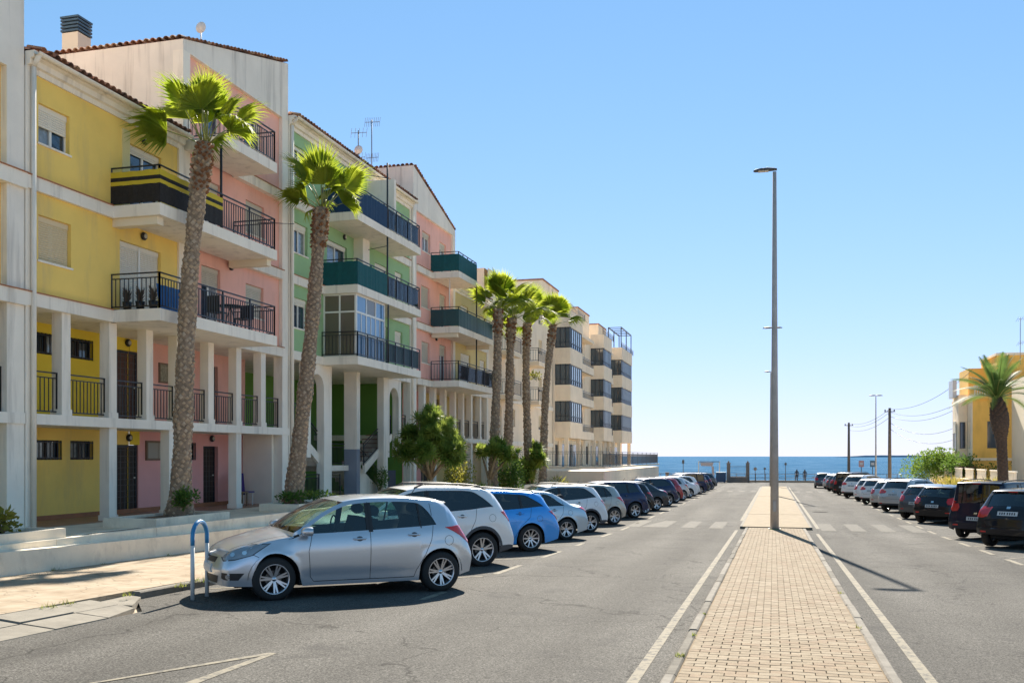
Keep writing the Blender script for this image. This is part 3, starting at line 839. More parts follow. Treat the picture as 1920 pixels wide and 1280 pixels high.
gallery(b, 11.0, 17.72, None, None, [12.7], [11.3, 12.8, 14.3, 15.8], [(16.1, 17.0, PZ, PZ + 1.95)], [(16.1, 17.0, Z1, Z1 + 2.05)], YELLOW2, YELLOW2, False)
door(b, BP, 16.1, 17.0, PZ, PZ + 1.95); door(b, BP, 16.1, 17.0, Z1, Z1 + 2.05)
f = MB(); FP.box(f, 17.22, 17.72, PZ, Z2 - .3, -.75, .02); f.build('pier', WHITE, b)
rails_between(b, [11.4, 12.66, 12.94, 14.16, 14.44, 15.66, 15.94, 17.22], False)
body(b, BK, V, 11.0, 17.72, PZ, PZ + 15.6, WHITE2)

# =================================================================== yellow block
b = thing('apartment_building', 'yellow four storey block with white colonnade and two wraparound balconies', 'building', (V, 17.9, PZ), group=G)
YB = b
f = MB(); FP.wall(f, 17.74, 23.64, Z2, PZ + 10.3, [(18.17, 19.17, PZ + 8.73, PZ + 9.64), (18.17, 19.22, PZ + 6.07, PZ + 7.1), (21.35, 22.7, Z3, PZ + 9.72), (20.98, 22.68, Z2, PZ + 7.14)], .14)
f.build('wall', YELLOW, b)
window(b, FP, 18.17, 19.17, PZ + 8.73, PZ + 9.64, .56, SHUT); window(b, FP, 18.17, 19.22, PZ + 6.07, PZ + 7.1, 1, SHUTB)
window(b, FP, 21.35, 22.7, Z3, PZ + 9.72, .13, SHUT, kind='balcony_door'); window(b, FP, 20.98, 22.68, Z2, PZ + 7.14, 1, SHUT, kind='balcony_door')
f = MB(); FP.box(f, 20.98 + .82, 20.98 + .88, Z2, PZ + 7.1, -.08, -.05); f.build('door_mullion', ALU, b)
f = MB(); FP.box(f, 21.05, 21.34, Z3 + .03, PZ + 10.0, .0, .035); f.build('wall_panel', mat('pale_yellow_panel', (.75, .64, .30), .8), b)
lampfix(b, FP, 21.95, PZ + 9.95); lampfix(b, FP, 21.9, PZ + 7.42)
band(b, 17.74, 20.6, Z3); band(b, 17.74, 23.64, Z2)
f = MB(); FP.box(f, 17.74, 17.98, PZ, PZ + 10.3, -.3, .05); f.build('pier', WHITE, b)
f = MB(); FP.box(f, 23.42, 23.64, Z2, PZ + 10.3, -.1, .06); f.build('pilaster', WHITE, b)
gallery(b, 17.74, 23.64, None, None, [20.72, 23.2], [19.06, 20.72, 22.2, 23.55], [(20.05, 20.96, PZ + 1.53, PZ + 2.03), (21.26, 22.15, PZ + 1.53, PZ + 2.03), (23.08, 23.64, PZ, PZ + 1.95)],
        [(20.0, 20.98, PZ + 4.2, PZ + 4.74), (21.2, 22.15, PZ + 4.2, PZ + 4.74), (23.08, 23.64, Z1, Z1 + 2.05)], YELLOW, YELLOW2, True)
door(b, BP, 23.1, 24.04, PZ + .005, PZ + 1.94, rec=.03); door(b, BP, 23.1, 24.04, Z1 + .005, Z1 + 2.04, m=mat('brown_door', (.11, .045, .03), .5), rec=.03)
for (a, c, z0, z1) in [(20.05, 20.96, PZ + 1.53, PZ + 2.03), (21.26, 22.15, PZ + 1.53, PZ + 2.03), (20.0, 20.98, PZ + 4.2, PZ + 4.74), (21.2, 22.15, PZ + 4.2, PZ + 4.74)]:
    window(b, BP, a, c, z0, z1, 0, fm=WOODD, bars=True, sill=False)
f = MB(); BP.box(f, 23.65, 24.1, PZ + 1.95, Z1 - .24, 0, .012); BP.box(f, 23.65, 24.1, Z1 + 2.05, Z2 - .3, 0, .012); f.build('wall', YELLOW2, b)
lampfix(b, BP, 23.6, PZ + 2.15); lampfix(b, BP, 23.55, PZ + 4.85)
rails_between(b, [17.98, 18.92, 19.2, 20.58, 20.86, 22.06, 22.34, 23.41], True)
eave(b, V, 17.76, 23.6, ZE)
pipe(b, [(V + .12, 17.9, ZE - .12), (V + .12, 17.9, PZ)], .055)
pipe(b, [(V + .34, 17.82, ZE - .1), (V + .12, 17.9, ZE - .3)], .055)
body(b, BK, V - .2, 17.76, 23.64, PZ, ZE + .2, YELLOW, True)

# =================================================================== pink gabled block
def pink_block(lab, mu, rail_single, mats, lower=True):
    A = lambda a, c: (min(mu(a), mu(c)), max(mu(a), mu(c)))
    u0, u1 = A(23.66, 29.72)
    b = thing('apartment_building', lab, 'building', (V, u0, PZ), group=G)
    def H(lst): return [(*A(a, c), z0, z1) for a, c, z0, z1 in lst]
    w0 = A(24.0, 29.32)
    f = MB(); FP.wall(f, *w0, Z2, PZ + 13.1, H([(24.75, 25.75, Z2, PZ + 7.24), (27.2, 28.3, PZ + 6.1, PZ + 7.12), (24.75, 25.75, Z3, PZ + 9.8), (27.2, 28.35, PZ + 8.75, PZ + 9.78), (24.75, 25.75, Z4, PZ + 12.4), (27.1, 28.2, Z4 + .9, PZ + 12.4)]), .14, d=-.1)
    f.build('wall', PINK, b)
    for (a, c, z0, z1, s_, k_) in [(24.75, 25.75, Z2, PZ + 7.24, .28, 'balcony_door'), (27.2, 28.3, PZ + 6.1, PZ + 7.12, 1, 'window'), (24.75, 25.75, Z3, PZ + 9.8, .3, 'balcony_door'), (27.2, 28.35, PZ + 8.75, PZ + 9.78, 1, 'window'), (24.75, 25.75, Z4, PZ + 12.4, .2, 'balcony_door'), (27.1, 28.2, Z4 + .9, PZ + 12.4, .3, 'window')]:
        window(b, FP, *A(a, c), z0, z1, s_, mat('cream_shutter', (.62, .56, .45), .6), kind=k_, d=-.1)
    lampfix(b, FP, mu(26.3), PZ + 7.45, -.1)
    # frame piers and gable parapet
    f = MB(); FP.box(f, *A(23.66, 24.0), Z2, PZ + 13.08, -.3, .03); FP.box(f, *A(29.32, 29.72), PZ, PZ + 13.08, -.3, .03); f.build('pier', WHITE, b)
    f = MB(); a, c = mu(23.66), mu(29.72); za, zc = PZ + 13.37, PZ + 15.05
    vs = [(V + .03, a, PZ + 13.08), (V + .03, c, PZ + 13.08), (V + .03, c, zc), (V + .03, a, za), (V - .3, a, PZ + 13.08), (V - .3, c, PZ + 13.08), (V - .3, c, zc), (V - .3, a, za)]
    f.add(vs, [(0, 1, 2, 3), (4, 5, 6, 7), (0, 1, 5, 4), (1, 2, 6, 5), (2, 3, 7, 6), (3, 0, 4, 7)])
    f.build('gable_parapet', WHITE2, b)
    # near and far side walls above the lower neighbours
    f = MB()
    f.add([(V - .3, a, PZ + 9), (BK, a, PZ + 9), (BK, a, za), (V - .3, a, za)], [(0, 1, 2, 3)]); f.add([(V - .3, c, PZ + 9), (BK, c, PZ + 9), (BK, c, zc), (V - .3, c, zc)], [(0, 1, 2, 3)])
    f.add([(V - .3, a, za), (BK, a, za), (BK, c, zc), (V - .3, c, zc)], [(0, 1, 2, 3)]); f.add([(BK, a, PZ), (BK, c, PZ), (BK, c, zc), (BK, a, za)], [(0, 1, 2, 3)])
    f.build('side_wall', WHITE2, b)
    rr_ = MB(); q = .02
    rr_.add([(V + .0, a, za + q), (BK, a, za + q), (BK, c, zc + q), (V + .0, c, zc + q)], [(0, 1, 2, 3)]); ro = rr_.build('roof', TILE, b)
    if mu(23.66) < mu(29.72):
        tile_row(ro, (BK + 3, a - .06, za + .03), (V + .05, a - .06, za + .03), 'y', dz=-.25)
    else:
        tile_row(ro, (BK + 3, c - .06, zc + .03), (V + .05, c - .06, zc + .03), 'y', dz=.2)
    tile_row(ro, (V + .1, min(a, c) + .1, (za if a < c else zc) + .03), (V + .1, max(a, c) - .1, (zc if a < c else za) + .03), 'x', dz=0)
    band(b, *A(26.4, 29.32), Z3, .3, .1); band(b, *A(24.0, 29.32), Z2, .3, .1)
    band(b, *A(26.4, 29.32), Z4, .3, .1)
    gallery(b, *A(23.66, 29.9), None, None, [mu(26.63)], [mu(c_) for c_ in (25.1, 26.63, 28.12)], H([(23.66, 24.05, PZ, PZ + 1.95), (24.4, 25.45, PZ + 1.55, PZ + 2.05), (26.6, 26.95, PZ + 1.5, PZ + 2.05), (27.35, 28.2, PZ, PZ + 1.95), (28.9, 29.5, PZ + 1.5, PZ + 2.0)]),
            H([(23.66, 24.05, Z1, Z1 + 2.05), (27.3, 28.2, Z1, Z1 + 2.0), (29.0, 29.6, Z1 + 1.5, Z1 + 2.1)]), mats[0], mats[1], rail_single)
    mt = MB(); BP.box(mt, *A(24.37, 25.48), PZ + 1.5, PZ + 2.08, -.1, .05); mo = mt.build('meter_cabinet', mat('cabinet_brown', (.20, .13, .08), .6), b)
    for i in range(2):
        q2 = MB(); BP.box(q2, *A(24.43 + i * .5, 24.90 + i * .5), PZ + 1.56, PZ + 2.02, .05, .06); q2.build('cabinet_glass', mat('cabinet_glass', (.35, .33, .28), .2), mo)
    window(b, BP, *A(26.6, 26.95), PZ + 1.5, PZ + 2.05, 0, fm=WOODD, n=1, bars=True, sill=False)
    window(b, BP, *A(28.9, 29.5), PZ + 1.5, PZ + 2.0, 0, fm=WOODD, n=1, bars=True, sill=False)
    window(b, BP, *A(29.0, 29.6), Z1 + 1.5, Z1 + 2.1, 0, fm=WOODD, n=1, bars=True, sill=False)
    door(b, BP, *A(27.35, 28.2), PZ, PZ + 1.95); door(b, BP, *A(27.3, 28.2), Z1, Z1 + 2.0)
    lampfix(b, BP, mu(27.8), PZ + 2.2)
    nb = MB(); BP.box(nb, *A(25.0, 25.75), Z1 + 1.25, Z1 + 1.85, 0, .04); nbo = nb.build('picture_frame', mat('cabinet_brown', (.20, .13, .08), .6), b); nb = MB(); BP.box(nb, *A(25.05, 25.70), Z1 + 1.30, Z1 + 1.80, .04, .046); nb.build('picture', mat('faded_picture', (.30, .27, .18), .7, noise=(12, .5)), nbo)
    bb = sorted([mu(c_) for c_ in (23.7, 24.96, 25.24, 26.49, 26.77, 27.98, 28.26, 29.32)])
    rails_between(b, bb, rail_single)
    return b, A
b, A = pink_block('salmon pink five storey block under a rising white gable parapet, beside the yellow block', lambda u: u, True, (PINK2, PINK))
PB = b
# satellite dish
f = MB(); f.tube([(V - .4, 25.19, PZ + 13.5), (V - .4, 25.19, 14.65)], .02, 8); f.lathe([(0, 0), (.09, .015), (.16, .05), (.17, .06)], 'Y', (V - .4, 25.12, 14.65), 20)
f.build('satellite_dish', mat('dish_white', (.62, .60, .56), .5), label='round white satellite dish on the salmon gable', cat='satellite dish')
t = thing('chimney', 'square rendered chimney with slatted blue-grey metal cowl on the yellow roof', 'chimney', (-20.87, 25.2, PZ + 12.5))
cx, cy, hw_ = -20.87, 25.2, .29
f = MB(); f.box(cx - hw_, cx + hw_, cy - hw_, cy + hw_, 12.4, 14.9); f.build('shaft', CREAM, t)
for i in range(4):
    f = MB(); z = 14.93 + i * .105; f.box(cx - hw_ - .03, cx + hw_ + .03, cy - hw_ - .03, cy + hw_ + .03, z, z + .06); f.build('slat', mat('cowl_blue', (.07, .12, .16), .5), t)
f = MB(); f.box(cx - hw_ + .05, cx + hw_ - .05, cy - hw_ + .05, cy + hw_ - .05, 14.9, 15.34); f.build('cowl_core', DARK, t)
f = MB(); f.box(cx - hw_ - .04, cx + hw_ + .04, cy - hw_ - .04, cy + hw_ + .04, 15.34, 15.40); f.build('cap', MATS['cowl_blue'], t)

# balconies shared by yellow and pink blocks
def balcony(bp_, u0, u1, z, rail='bars', single=True, th=.3, bracket=True, vf=VF, side_near=True, V0=V):
    f = MB(); f.box(V0, vf, u0, u1, z - th, z)
    f.add([(V0, u0 + .12, z - th - .003), (vf - .1, u0 + .12, z - th - .003), (vf - .1, u1 - .12, z - th - .003), (V0, u1 - .12, z - th - .003)], [(0, 1, 2, 3)])
    o = f.build('balcony_slab', WHITE, bp_)
    if bracket:
        f = MB()
        for uu in (u0 + .1, u1 - .35): f.box(V0, vf - .15, uu, uu + .25, z - th - .2, z - th - .004)
        f.build('bracket', CREAM, bp_)
    return o
balcony(YB, 20.6, 26.4, Z3); balcony(YB, 20.6, 26.4, Z2, bracket=False); balcony(PB, 23.7, 26.4, Z4, bracket=False)
x_ = VF - .06
# lower balcony rail
railing(YB, (V, 20.66, Z2), (x_, 20.66, Z2), .9, .12, True); railing(YB, (x_, 20.66, Z2), (x_, 26.34, Z2), .9, .12, True, posts=5); railing(PB, (x_, 26.34, Z2), (V, 26.34, Z2), .9, .12, False)
# middle balcony
railing(YB, (V, 20.66, Z3), (x_, 20.66, Z3), .95, .12, False); railing(YB, (x_, 20.66, Z3), (x_, 23.45, Z3), .95, .3, False)
for p_, q_ in (((V, 20.63), (x_ + .03, 20.63)), ((x_ + .03, 20.63), (x_ + .03, 23.45))):
    screen(YB, p_, q_, Z3 + .04, Z3 + .50, DKFAB, 'reed_screen')
    screen(YB, p_, q_, Z3 + .5, Z3 + .84, [YSTR, DKFAB], 'striped_screen', stripes=[Z3 + .5, Z3 + .60, Z3 + .70, Z3 + .84])
railing(PB, (x_, 23.45, Z3), (x_, 26.34, Z3), .95, .12, True, posts=3); railing(PB, (x_, 26.34, Z3), (V, 26.34, Z3), .95, .12, False)
pipe(PB, [(x_ - .02, 23.45, Z3), (x_ - .02, 23.45, Z4 - .36)], .035, IRON, 'post')
# top balcony
railing(PB, (V, 23.76, Z4), (x_, 23.76, Z4), .95, .12, True); railing(PB, (x_, 23.76, Z4), (x_, 26.34, Z4), .95, .12, True, posts=3); railing(PB, (x_, 26.34, Z4), (V, 26.34, Z4), .95, .12, False)
pipe(PB, [(x_ - .6, 26.4, Z3 + .9), (x_ + .1, 27.4, Z3 + 1.05)], .012, IRON, 'bracket_arm')

# =================================================================== green stair-hall block
b = thing('apartment_building', 'green five storey block with white arches and open stair hall below', 'building', (V, 29.74, PZ), group=G)
GB = b
Z5 = PZ + 13.3
mu2 = lambda u: 71.3 - u
wins = []
for zz in (6.1, 8.72, 11.4): wins += [(30.15, 31.2, PZ + zz, PZ + zz + 1.06), (39.4, 40.3, PZ + zz, PZ + zz + 1.06)]
doors = []
for zz, hh in ((Z2, 1.9), (Z3, 1.85), (Z4, 1.85)): doors += [(32.75, 34.5, zz, zz + hh), (37.2, 38.6, zz, zz + hh)]
f = MB(); FP.wall(f, 29.74, 41.5, Z2, Z5 - .3, wins + doors, .14); f.build('wall', GREEN, b)
for i, w_ in enumerate(wins): window(b, FP, *w_, [.25, .9, .25, 1, .05, .3][i], SHUT)
for i, w_ in enumerate(doors): window(b, FP, *w_, [.1, .2, .1, .8, .1, .3][i], SHUT, kind='balcony_door')
f = MB(); FP.box(f, 29.74, 30.0, PZ, Z5 - .3, -.2, .05); f.build('pier', WHITE, b); f = MB(); FP.box(f, 41.15, 41.5, PZ, Z5 - .3, -.3, .05); f.build('pier', WHITE, b)
f = MB(); FP.box(f, 35.1, 35.75, Z3, Z4 - .3, 0, .4); f.build('pilaster', WHITE, b)
f = MB(); FP.box(f, 36.4, 36.6, Z4, Z5 - .42, 0, 1.2); f.build('partition', WHITE, b)
f = MB(); FP.box(f, 35.2, 35.6, Z3 + .0, Z3 + .0 + .01, 0, .01)
band(b, 30.0, 32.4, Z3); band(b, 30.0, 32.4, Z4); band(b, 38.8, 41.15, Z3); band(b, 38.8, 41.15, Z4)
band(b, 30.0, 41.15, Z2, .3, .06, capm=False)
lampfix(b, FP, 34.2, PZ + 10.1)
eave(b, V, 29.76, 41.3, Z5)
for uu in (29.86, 41.3):
    pipe(b, [(V + .12, uu, Z5 - .12), (V + .12, uu, PZ)], .055)
pipe(b, [(V + .34, 29.8, Z5 - .1), (V + .12, 29.86, Z5 - .3)], .055)
body(b, BK, V - .2, 29.76, 41.3, Z2, Z5 + .2, GREEN)
for z in (Z2, Z3, Z4): balcony(b, 32.3, 38.8, z, bracket=False)
# top
for z, m_ in ((Z4, BLUEF), (Z3, TEAL)):
    railing(b, (V, 32.36, z), (x_, 32.36, z), .95, .14, False); railing(b, (x_, 32.36, z), (x_, 38.74, z), .95, .14, False, posts=6); railing(b, (x_, 38.74, z), (V, 38.74, z), .95, .14, False)
    screen(b, (V, 32.33), (x_ + .03, 32.33), z + .02, z + .86, m_); screen(b, (x_ + .03, 32.33), (x_ + .03, 35.15), z + .02, z + .86, m_)
    GLS = glass_mat('smoked_glass', (.20, .26, .28), .06)
    for k in range(4):
        f = MB(); f.box(x_ - .03, x_ - .02, 35.25 + k * .87, 36.05 + k * .87, z + .1, z + .82); f.build('glass_panel', GLS, b)
    pipe(b, [(x_ + .02, 35.18, z), (x_ + .02, 35.18, z + (2.35 if z == Z3 else 2.6))], .035, IRON, 'post')
    f = MB(); f.bar((x_ + .02, 35.18, z + 2.0), (V, 33.6 if z == Z4 else 35.8, z + 2.0), .02); f.build('awning_arm', IRON, b)
# low: glazed enclosure
railing(b, (V, 32.33, Z2), (x_ + .03, 32.33, Z2), .9, .14, True); railing(b, (x_ + .03, 32.33, Z2), (x_ + .03, 38.74, Z2), .9, .14, False, posts=8)
f = MB(); f.box(x_ - .03, x_ - .015, 35.2, 38.7, Z2 + .08, Z2 + .78); f.build('privacy_screen', mat('dark_teal_panel', (.02, .07, .08), .4), b)
f = MB(); xa, xb = V, x_ - .08; zz0, zz1 = Z2, Z3 - .3
pl1 = PL('y-', 32.45); pl2 = PL('x+', xb)
for a in (xa + .03, (xa + xb) / 2, xb - .03): pl1.box(f, a - .03, a + .03, zz0, zz1, -.06, 0)
for z in (zz0 + .03, zz0 + 1.65, zz1 - .03): pl1.box(f, xa, xb, z - .03, z + .03, -.055, .004)
for k in range(4): pl2.box(f, 32.5 + k * .87, 32.56 + k * .87, zz0, zz1, -.06, 0)
for z in (zz0 + .9, zz0 + 1.65, zz1 - .03): pl2.box(f, 32.45, 35.15, z - .035, z + .035, -.055, .004)
for k in range(3): pl2.box(f, 32.93 + k * .87, 32.97 + k * .87, zz0 + .9, zz0 + 1.65, -.05, -.004)
en = f.build('glazed_enclosure', ALU, b)
for a0_, a1_ in ((xa + .06, (xa + xb) / 2 - .03), ((xa + xb) / 2 + .03, xb - .06)):
    for z0_, z1_ in ((zz0 + .06, zz0 + 1.62), (zz0 + 1.68, zz1 - .06)):
        f = MB(); pl1.box(f, a0_, a1_, z0_, z1_, -.035, -.02); f.build('pane', PANE_T, en)
for k in range(3):
    for z0_, z1_ in ((zz0 + .06, zz0 + .86), (zz0 + .94, zz0 + 1.61), (zz0 + 1.69, zz1 - .06)):
        f = MB(); pl2.box(f, 32.56 + k * .87, 33.37 + k * .87, z0_, z1_, -.035, -.02); f.build('pane', PANE_B if not (k == 1 and z0_ > zz0 + 1.65) else PANE_T, en)
pipe(b, [(x_ + .05, 35.18, Z2), (x_ + .05, 35.18, Z3 - .3)], .03, IRON, 'post')
# stair hall: arched wall pieces
def arch_wall(b, u0, u1, a0, a1, zspring, ztop, zb, mats):
    f = MB(); c = (a0 + a1) / 2; r = (a1 - a0) / 2; n = 12
    pts = [(a0, zb)] + [(c - r * math.cos(math.pi * i / n), zspring + r * math.sin(math.pi * i / n)) for i in range(n + 1)] + [(a1, zb)]
    for d in (0, -.3):
        f.add([(V + d, u0, zb), (V + d, u0, ztop), (V + d, a0, ztop), (V + d, a0, zb)], [(0, 1, 2, 3)]); f.add([(V + d, u1, zb), (V + d, u1, ztop), (V + d, a1, ztop), (V + d, a1, zb)], [(0, 1, 2, 3)])
        for p, q in zip(pts[1:-2], pts[2:-1]):
            f.add([(V + d, p[0], p[1]), (V + d, p[0], ztop), (V + d, q[0], ztop), (V + d, q[0], q[1])], [(0, 1, 2, 3)])
    for p, q in zip(pts[:-1], pts[1:]): f.add([(V, *p), (V, *q), (V - .3, *q), (V - .3, *p)], [(0, 1, 2, 3)])
    f.add([(V, u0, zb), (V - .3, u0, zb), (V - .3, u0, ztop), (V, u0, ztop)], [(0, 1, 2, 3)]); f.add([(V, u1, zb), (V - .3, u1, zb), (V - .3, u1, ztop), (V, u1, ztop)], [(0, 1, 2, 3)])
    return f.build('arched_wall', mats, b)
def arch_wall2(b, u0, u1, a0, a1, zlo_near, zlo_far):
    arch_wall(b, u0, u1, a0, a1, PZ + 4.1, Z2 - .3, Z1 - 1.0, WHITE)
arch_wall2(b, 31.15, 33.15, 31.45, 32.5, 0, 0); arch_wall2(b, 38.15, 40.15, 38.8, 39.85, 0, 0)
f = MB(); FP.box(f, 32.5, 33.15, PZ, Z1 - 1.0, -.3, 0); f.build('pier', WHITE, b); f = MB(); FP.box(f, 38.15, 38.6, PZ, Z1 - 1.0, -.3, 0); f.build('pier', WHITE, b)
f = MB(); FP.box(f, 35.4, 35.72, PZ + 1.9, Z2 - .3, -.55, 0); f.build('pier', WHITE, b)
f = MB(); FP.box(f, 35.4, 35.72, PZ, PZ + 1.9, -.55, 0); f.build('pier_base', mat('grey_paint', (.25, .27, .32), .8, noise=(1, .1)), b)
HB = -20.4
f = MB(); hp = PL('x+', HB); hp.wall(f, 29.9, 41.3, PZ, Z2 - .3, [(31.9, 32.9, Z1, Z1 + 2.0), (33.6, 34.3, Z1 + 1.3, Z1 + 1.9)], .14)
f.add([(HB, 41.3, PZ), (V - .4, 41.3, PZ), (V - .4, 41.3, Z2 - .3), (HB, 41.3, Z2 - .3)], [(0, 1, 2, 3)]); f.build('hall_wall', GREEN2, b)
door(b, hp, 31.9, 32.9, Z1, Z1 + 2.0, lattice=False); window(b, hp, 33.6, 34.3, Z1 + 1.3, Z1 + 1.9, 0, fm=WOODD, n=1, bars=True, sill=False)
f = MB(); f.box(HB, V - .1, 29.9, 41.3, Z2 - .3, Z2 - .02); f.build('ceiling_slab', WHITE, b)
f = MB(); f.box(HB, V - .35, 29.9, 31.1, Z1 - .24, Z1); f.box(HB, V - .35, 40.2, 41.3, Z1 - .24, Z1); f.box(HB, -18.9, 31.1, 35.2, Z1 - .24, Z1); f.build('gallery_slab', WHITE, b)
f = MB(); f.box(-18.9, -18.8, 33.1, 35.4, PZ, Z1 - 0.3); f.build('inner_wall', mat('lilac_white', (.50, .52, .62), .85), b)
# passage next to the pink block, its darkness painted as black panels
f = MB(); f.box(VB - 1.5, VB - 1.4, 29.9, 33.2, PZ, Z1); f.box(VB, VB + .02, 30.2, 31.2, PZ, Z1 - .3); f.build('passage_dark_panels', DARK, b)
f = MB(); FP.box(f, 29.2, 29.74, PZ, Z1 - .24, -1.4, -.3); f.build('passage_wall', WHITE, b)
# stairs
def flight(b, p, dirv, width, n, rise, run, single=True):
    """steps going up from p along dirv; width vector along the other axis"""
    p = Vector(p); dv = Vector(dirv); wv = Vector(width)
    for i in range(n):
        q = MB(); a = p + dv * run * i; e = a + dv * run + wv
        q.box(min(a.x, e.x), max(a.x, e.x), min(a.y, e.y), max(a.y, e.y), a.z + max(0, rise * (i - 1)), a.z + rise * (i + 1) - .04, 0)
        a2 = a - dv * .03; q.box(min(a2.x, e.x), max(a2.x, e.x), min(a2.y, e.y) - (0.02 if abs(wv.y) > 0 else 0), max(a2.y, e.y), a.z + rise * (i + 1) - .04, a.z + rise * (i + 1), 1)
        q.build('step', [WHITE, TERRF], b)
flight(b, (-17.9, 38.9, PZ), (0, -1, 0), (1.3, 0, 0), 7, .18, .33)
f = MB(); f.box(-18.8, V - .35, 33.3, 36.55, PZ + 1.05, PZ + 1.26); f.build('landing', WHITE, b)
flight(b, (V - 1.25, 33.3, PZ + 1.26), (0, -1, 0), (.85, 0, 0), 7, .187, .33); flight(b, (V - 1.25, 36.7, PZ + 1.26), (0, 1, 0), (.85, 0, 0), 7, .187, .4)
for a0_, a1_, z0_, z1_ in ((33.3, 30.9, PZ + 1.2, Z1), (36.7, 39.6, PZ + 1.2, Z1)):
    f = MB(); f.add([(V - .34, a0_, z0_ - .3), (V - .34, a1_, z1_ - .25), (V - .34, a1_, z1_ + .04), (V - .34, a0_, z0_ + .08), (V - .22, a0_, z0_ - .3), (V - .22, a1_, z1_ - .25), (V - .22, a1_, z1_ + .04), (V - .22, a0_, z0_ + .08)],
          [(0, 1, 2, 3), (4, 5, 6, 7), (3, 2, 6, 7), (0, 1, 5, 4), (0, 3, 7, 4), (1, 2, 6, 5)]); f.build('stair_stringer', WHITE, b)

f = MB(); f.add([(-16.55, 36.5, PZ), (-16.55, 38.9, PZ), (-16.55, 38.9, PZ + .18), (-16.55, 36.5, PZ + 1.3)], [(0, 1, 2, 3)]); f.build('stair_side', WHITE, b)
railing(b, (V - .28, 33.2, PZ + 1.25), (V - .28, 31.0, Z1 - .05), .9, .12, True); railing(b, (V - .28, 36.7, PZ + 1.25), (V - .28, 39.6, Z1 - .05), .9, .12, True)
railing(b, (-16.6, 39.0, PZ + .1), (-16.6, 36.5, PZ + 1.3), .85, .12, True); railing(b, (-16.62, 36.5, PZ + 1.26), (-16.62, 33.5, PZ + 1.26), .85, .12, False)
railing(b, (V - .2, 30.0, PZ), (V - .2, 32.5, PZ), .95, .1, True, posts=3); railing(b, (V - .2, 33.2, PZ), (V - .2, 34.3, PZ), .95, .1, False); railing(b, (V - .2, 29.95, Z1), (V - .2, 31.15, Z1), .9, .12, False); railing(b, (V - .2, 40.2, Z1), (V - .2, 41.15, Z1), .9, .12, False)
f = MB(); f.box(V - .3, V - .24, 38.75, 40.1, PZ, PZ + 1.0); f.build('gate_panel', NAVY, b)
# roof clutter
f = MB(); f.box(-17.9, -17.3, 37.82, 38.62, Z5 + .2, Z5 + 1.05); f.build('chimney', CREAM, b)
def antenna(x, y, z0, h, lab, n=7):
    t = thing('antenna', lab, 'antenna', (x, y, z0), group='television aerials on the roofs')
    f = MB(); f.tube([(x, y, z0), (x, y, z0 + h)], .025, 6); f.build('mast', mat('galvanised', (.25, .25, .26), .5, .6), t)
    for k, (zz, L) in enumerate(((h - .15, .62), (h * .45, .5))):
        f = MB()
        f.bar((x - L * .4, y - L * .3, z0 + zz), (x + L * .5, y + L * .3, z0 + zz + .1), .02)
        for i in range(n):
            c = Vector((x - L * .4 + L * .9 * i / (n - 1), y - L * .3 + L * .6 * i / (n - 1), z0 + zz + .1 * i / (n - 1)))
            f.bar(c - Vector((.08, -.12, .16)), c + Vector((.08, -.12, .16)), .012)
        f.build('aerial_comb', MATS['galvanised'], t)
    return t
antenna(-17.5, 40.17, Z5 + .3, 3.19, 'taller aerial mast with comb shaped arms above the green block', 9)
t = antenna(-17.5, 38.72, Z5 + .3, 2.24, 'shorter aerial mast with small dishes above the green block', 5)
f = MB(); f.lathe([(0, 0), (.14, .03), (.2, .07)], 'Y', (-17.5, 38.66, Z5 + 1.7), 16); f.lathe([(0, 0), (.12, .03), (.18, .07)], 'Y', (-17.6, 38.66, Z5 + 1.1), 14); f.build('dish', MATS['dish_white'], t)

# =================================================================== second pink and yellow blocks (mirrored)
b, A = pink_block('rose pink five storey block under a falling gable parapet, beyond the green block', mu2, False, (PINK2, PINK2))
P2 = b
for (a, c, z) in ((44.0, 47.0, Z4), (44.0, 49.9, Z3), (44.0, 49.9, Z2)): balcony(b, a, c, z, bracket=(z == Z3))
for z, e in ((Z4, 47.0), (Z3, 49.9), (Z2, 49.9)):
    railing(b, (V, 44.06, z), (x_, 44.06, z), .95, .14, False); railing(b, (x_, 44.06, z), (x_, e - .06, z), .95, .14, False, posts=5); railing(b, (x_, e - .06, z), (V, e - .06, z), .95, .14, False)
screen(b, (V, 44.03), (x_ + .03, 44.03), Z4 + .03, Z4 + .84, TEAL); screen(b, (x_ + .03, 44.03), (x_ + .03, 46.97), Z4 + .03, Z4 + .84, TEAL)
DT = mat('dark_teal_panel', (.02, .07, .08), .4)
screen(b, (V, 44.03), (x_ + .03, 44.03), Z3 + .03, Z3 + .84, DT); screen(b, (x_ + .03, 44.03), (x_ + .03, 49.8), Z3 + .03, Z3 + .84, DT)
f = MB(); f.box(x_ - .03, x_ - .015, 44.2, 49.8, Z2 + .08, Z2 + .78); f.build('glass_panel', GLS, b)
pipe(b, [(x_, 47.0, Z3), (x_, 47.0, Z4 - .3)], .035, IRON, 'post'); pipe(b, [(x_, 47.0, Z2), (x_, 47.0, Z3 - .3)], .035, IRON, 'post'); pipe(b, [(V + .9, 44.2, Z3), (V + .9, 44.2, Z4 - .3)], .03, WHITE, 'post')
b = thing('apartment_building', 'pale yellow four storey block with slim white columns behind the first row of young palms', 'building', (V, 47.7, PZ), group=G)
AA = lambda a, c: (min(mu2(a), mu2(c)), max(mu2(a), mu2(c)))
hh = [(*AA(a, c), z0, z1) for a, c, z0, z1 in [(18.17, 19.17, PZ + 8.73, PZ + 9.64), (18.17, 19.22, PZ + 6.07, PZ + 7.1), (21.35, 22.7, Z3, PZ + 9.72), (20.98, 22.68, Z2, PZ + 7.14)]]
f = MB(); FP.wall(f, 47.64, 53.5, Z2, PZ + 10.3, hh, .14); f.build('wall', mat('pale_yellow', (.74, .58, .26), .85, noise=(.8, .06)), b)
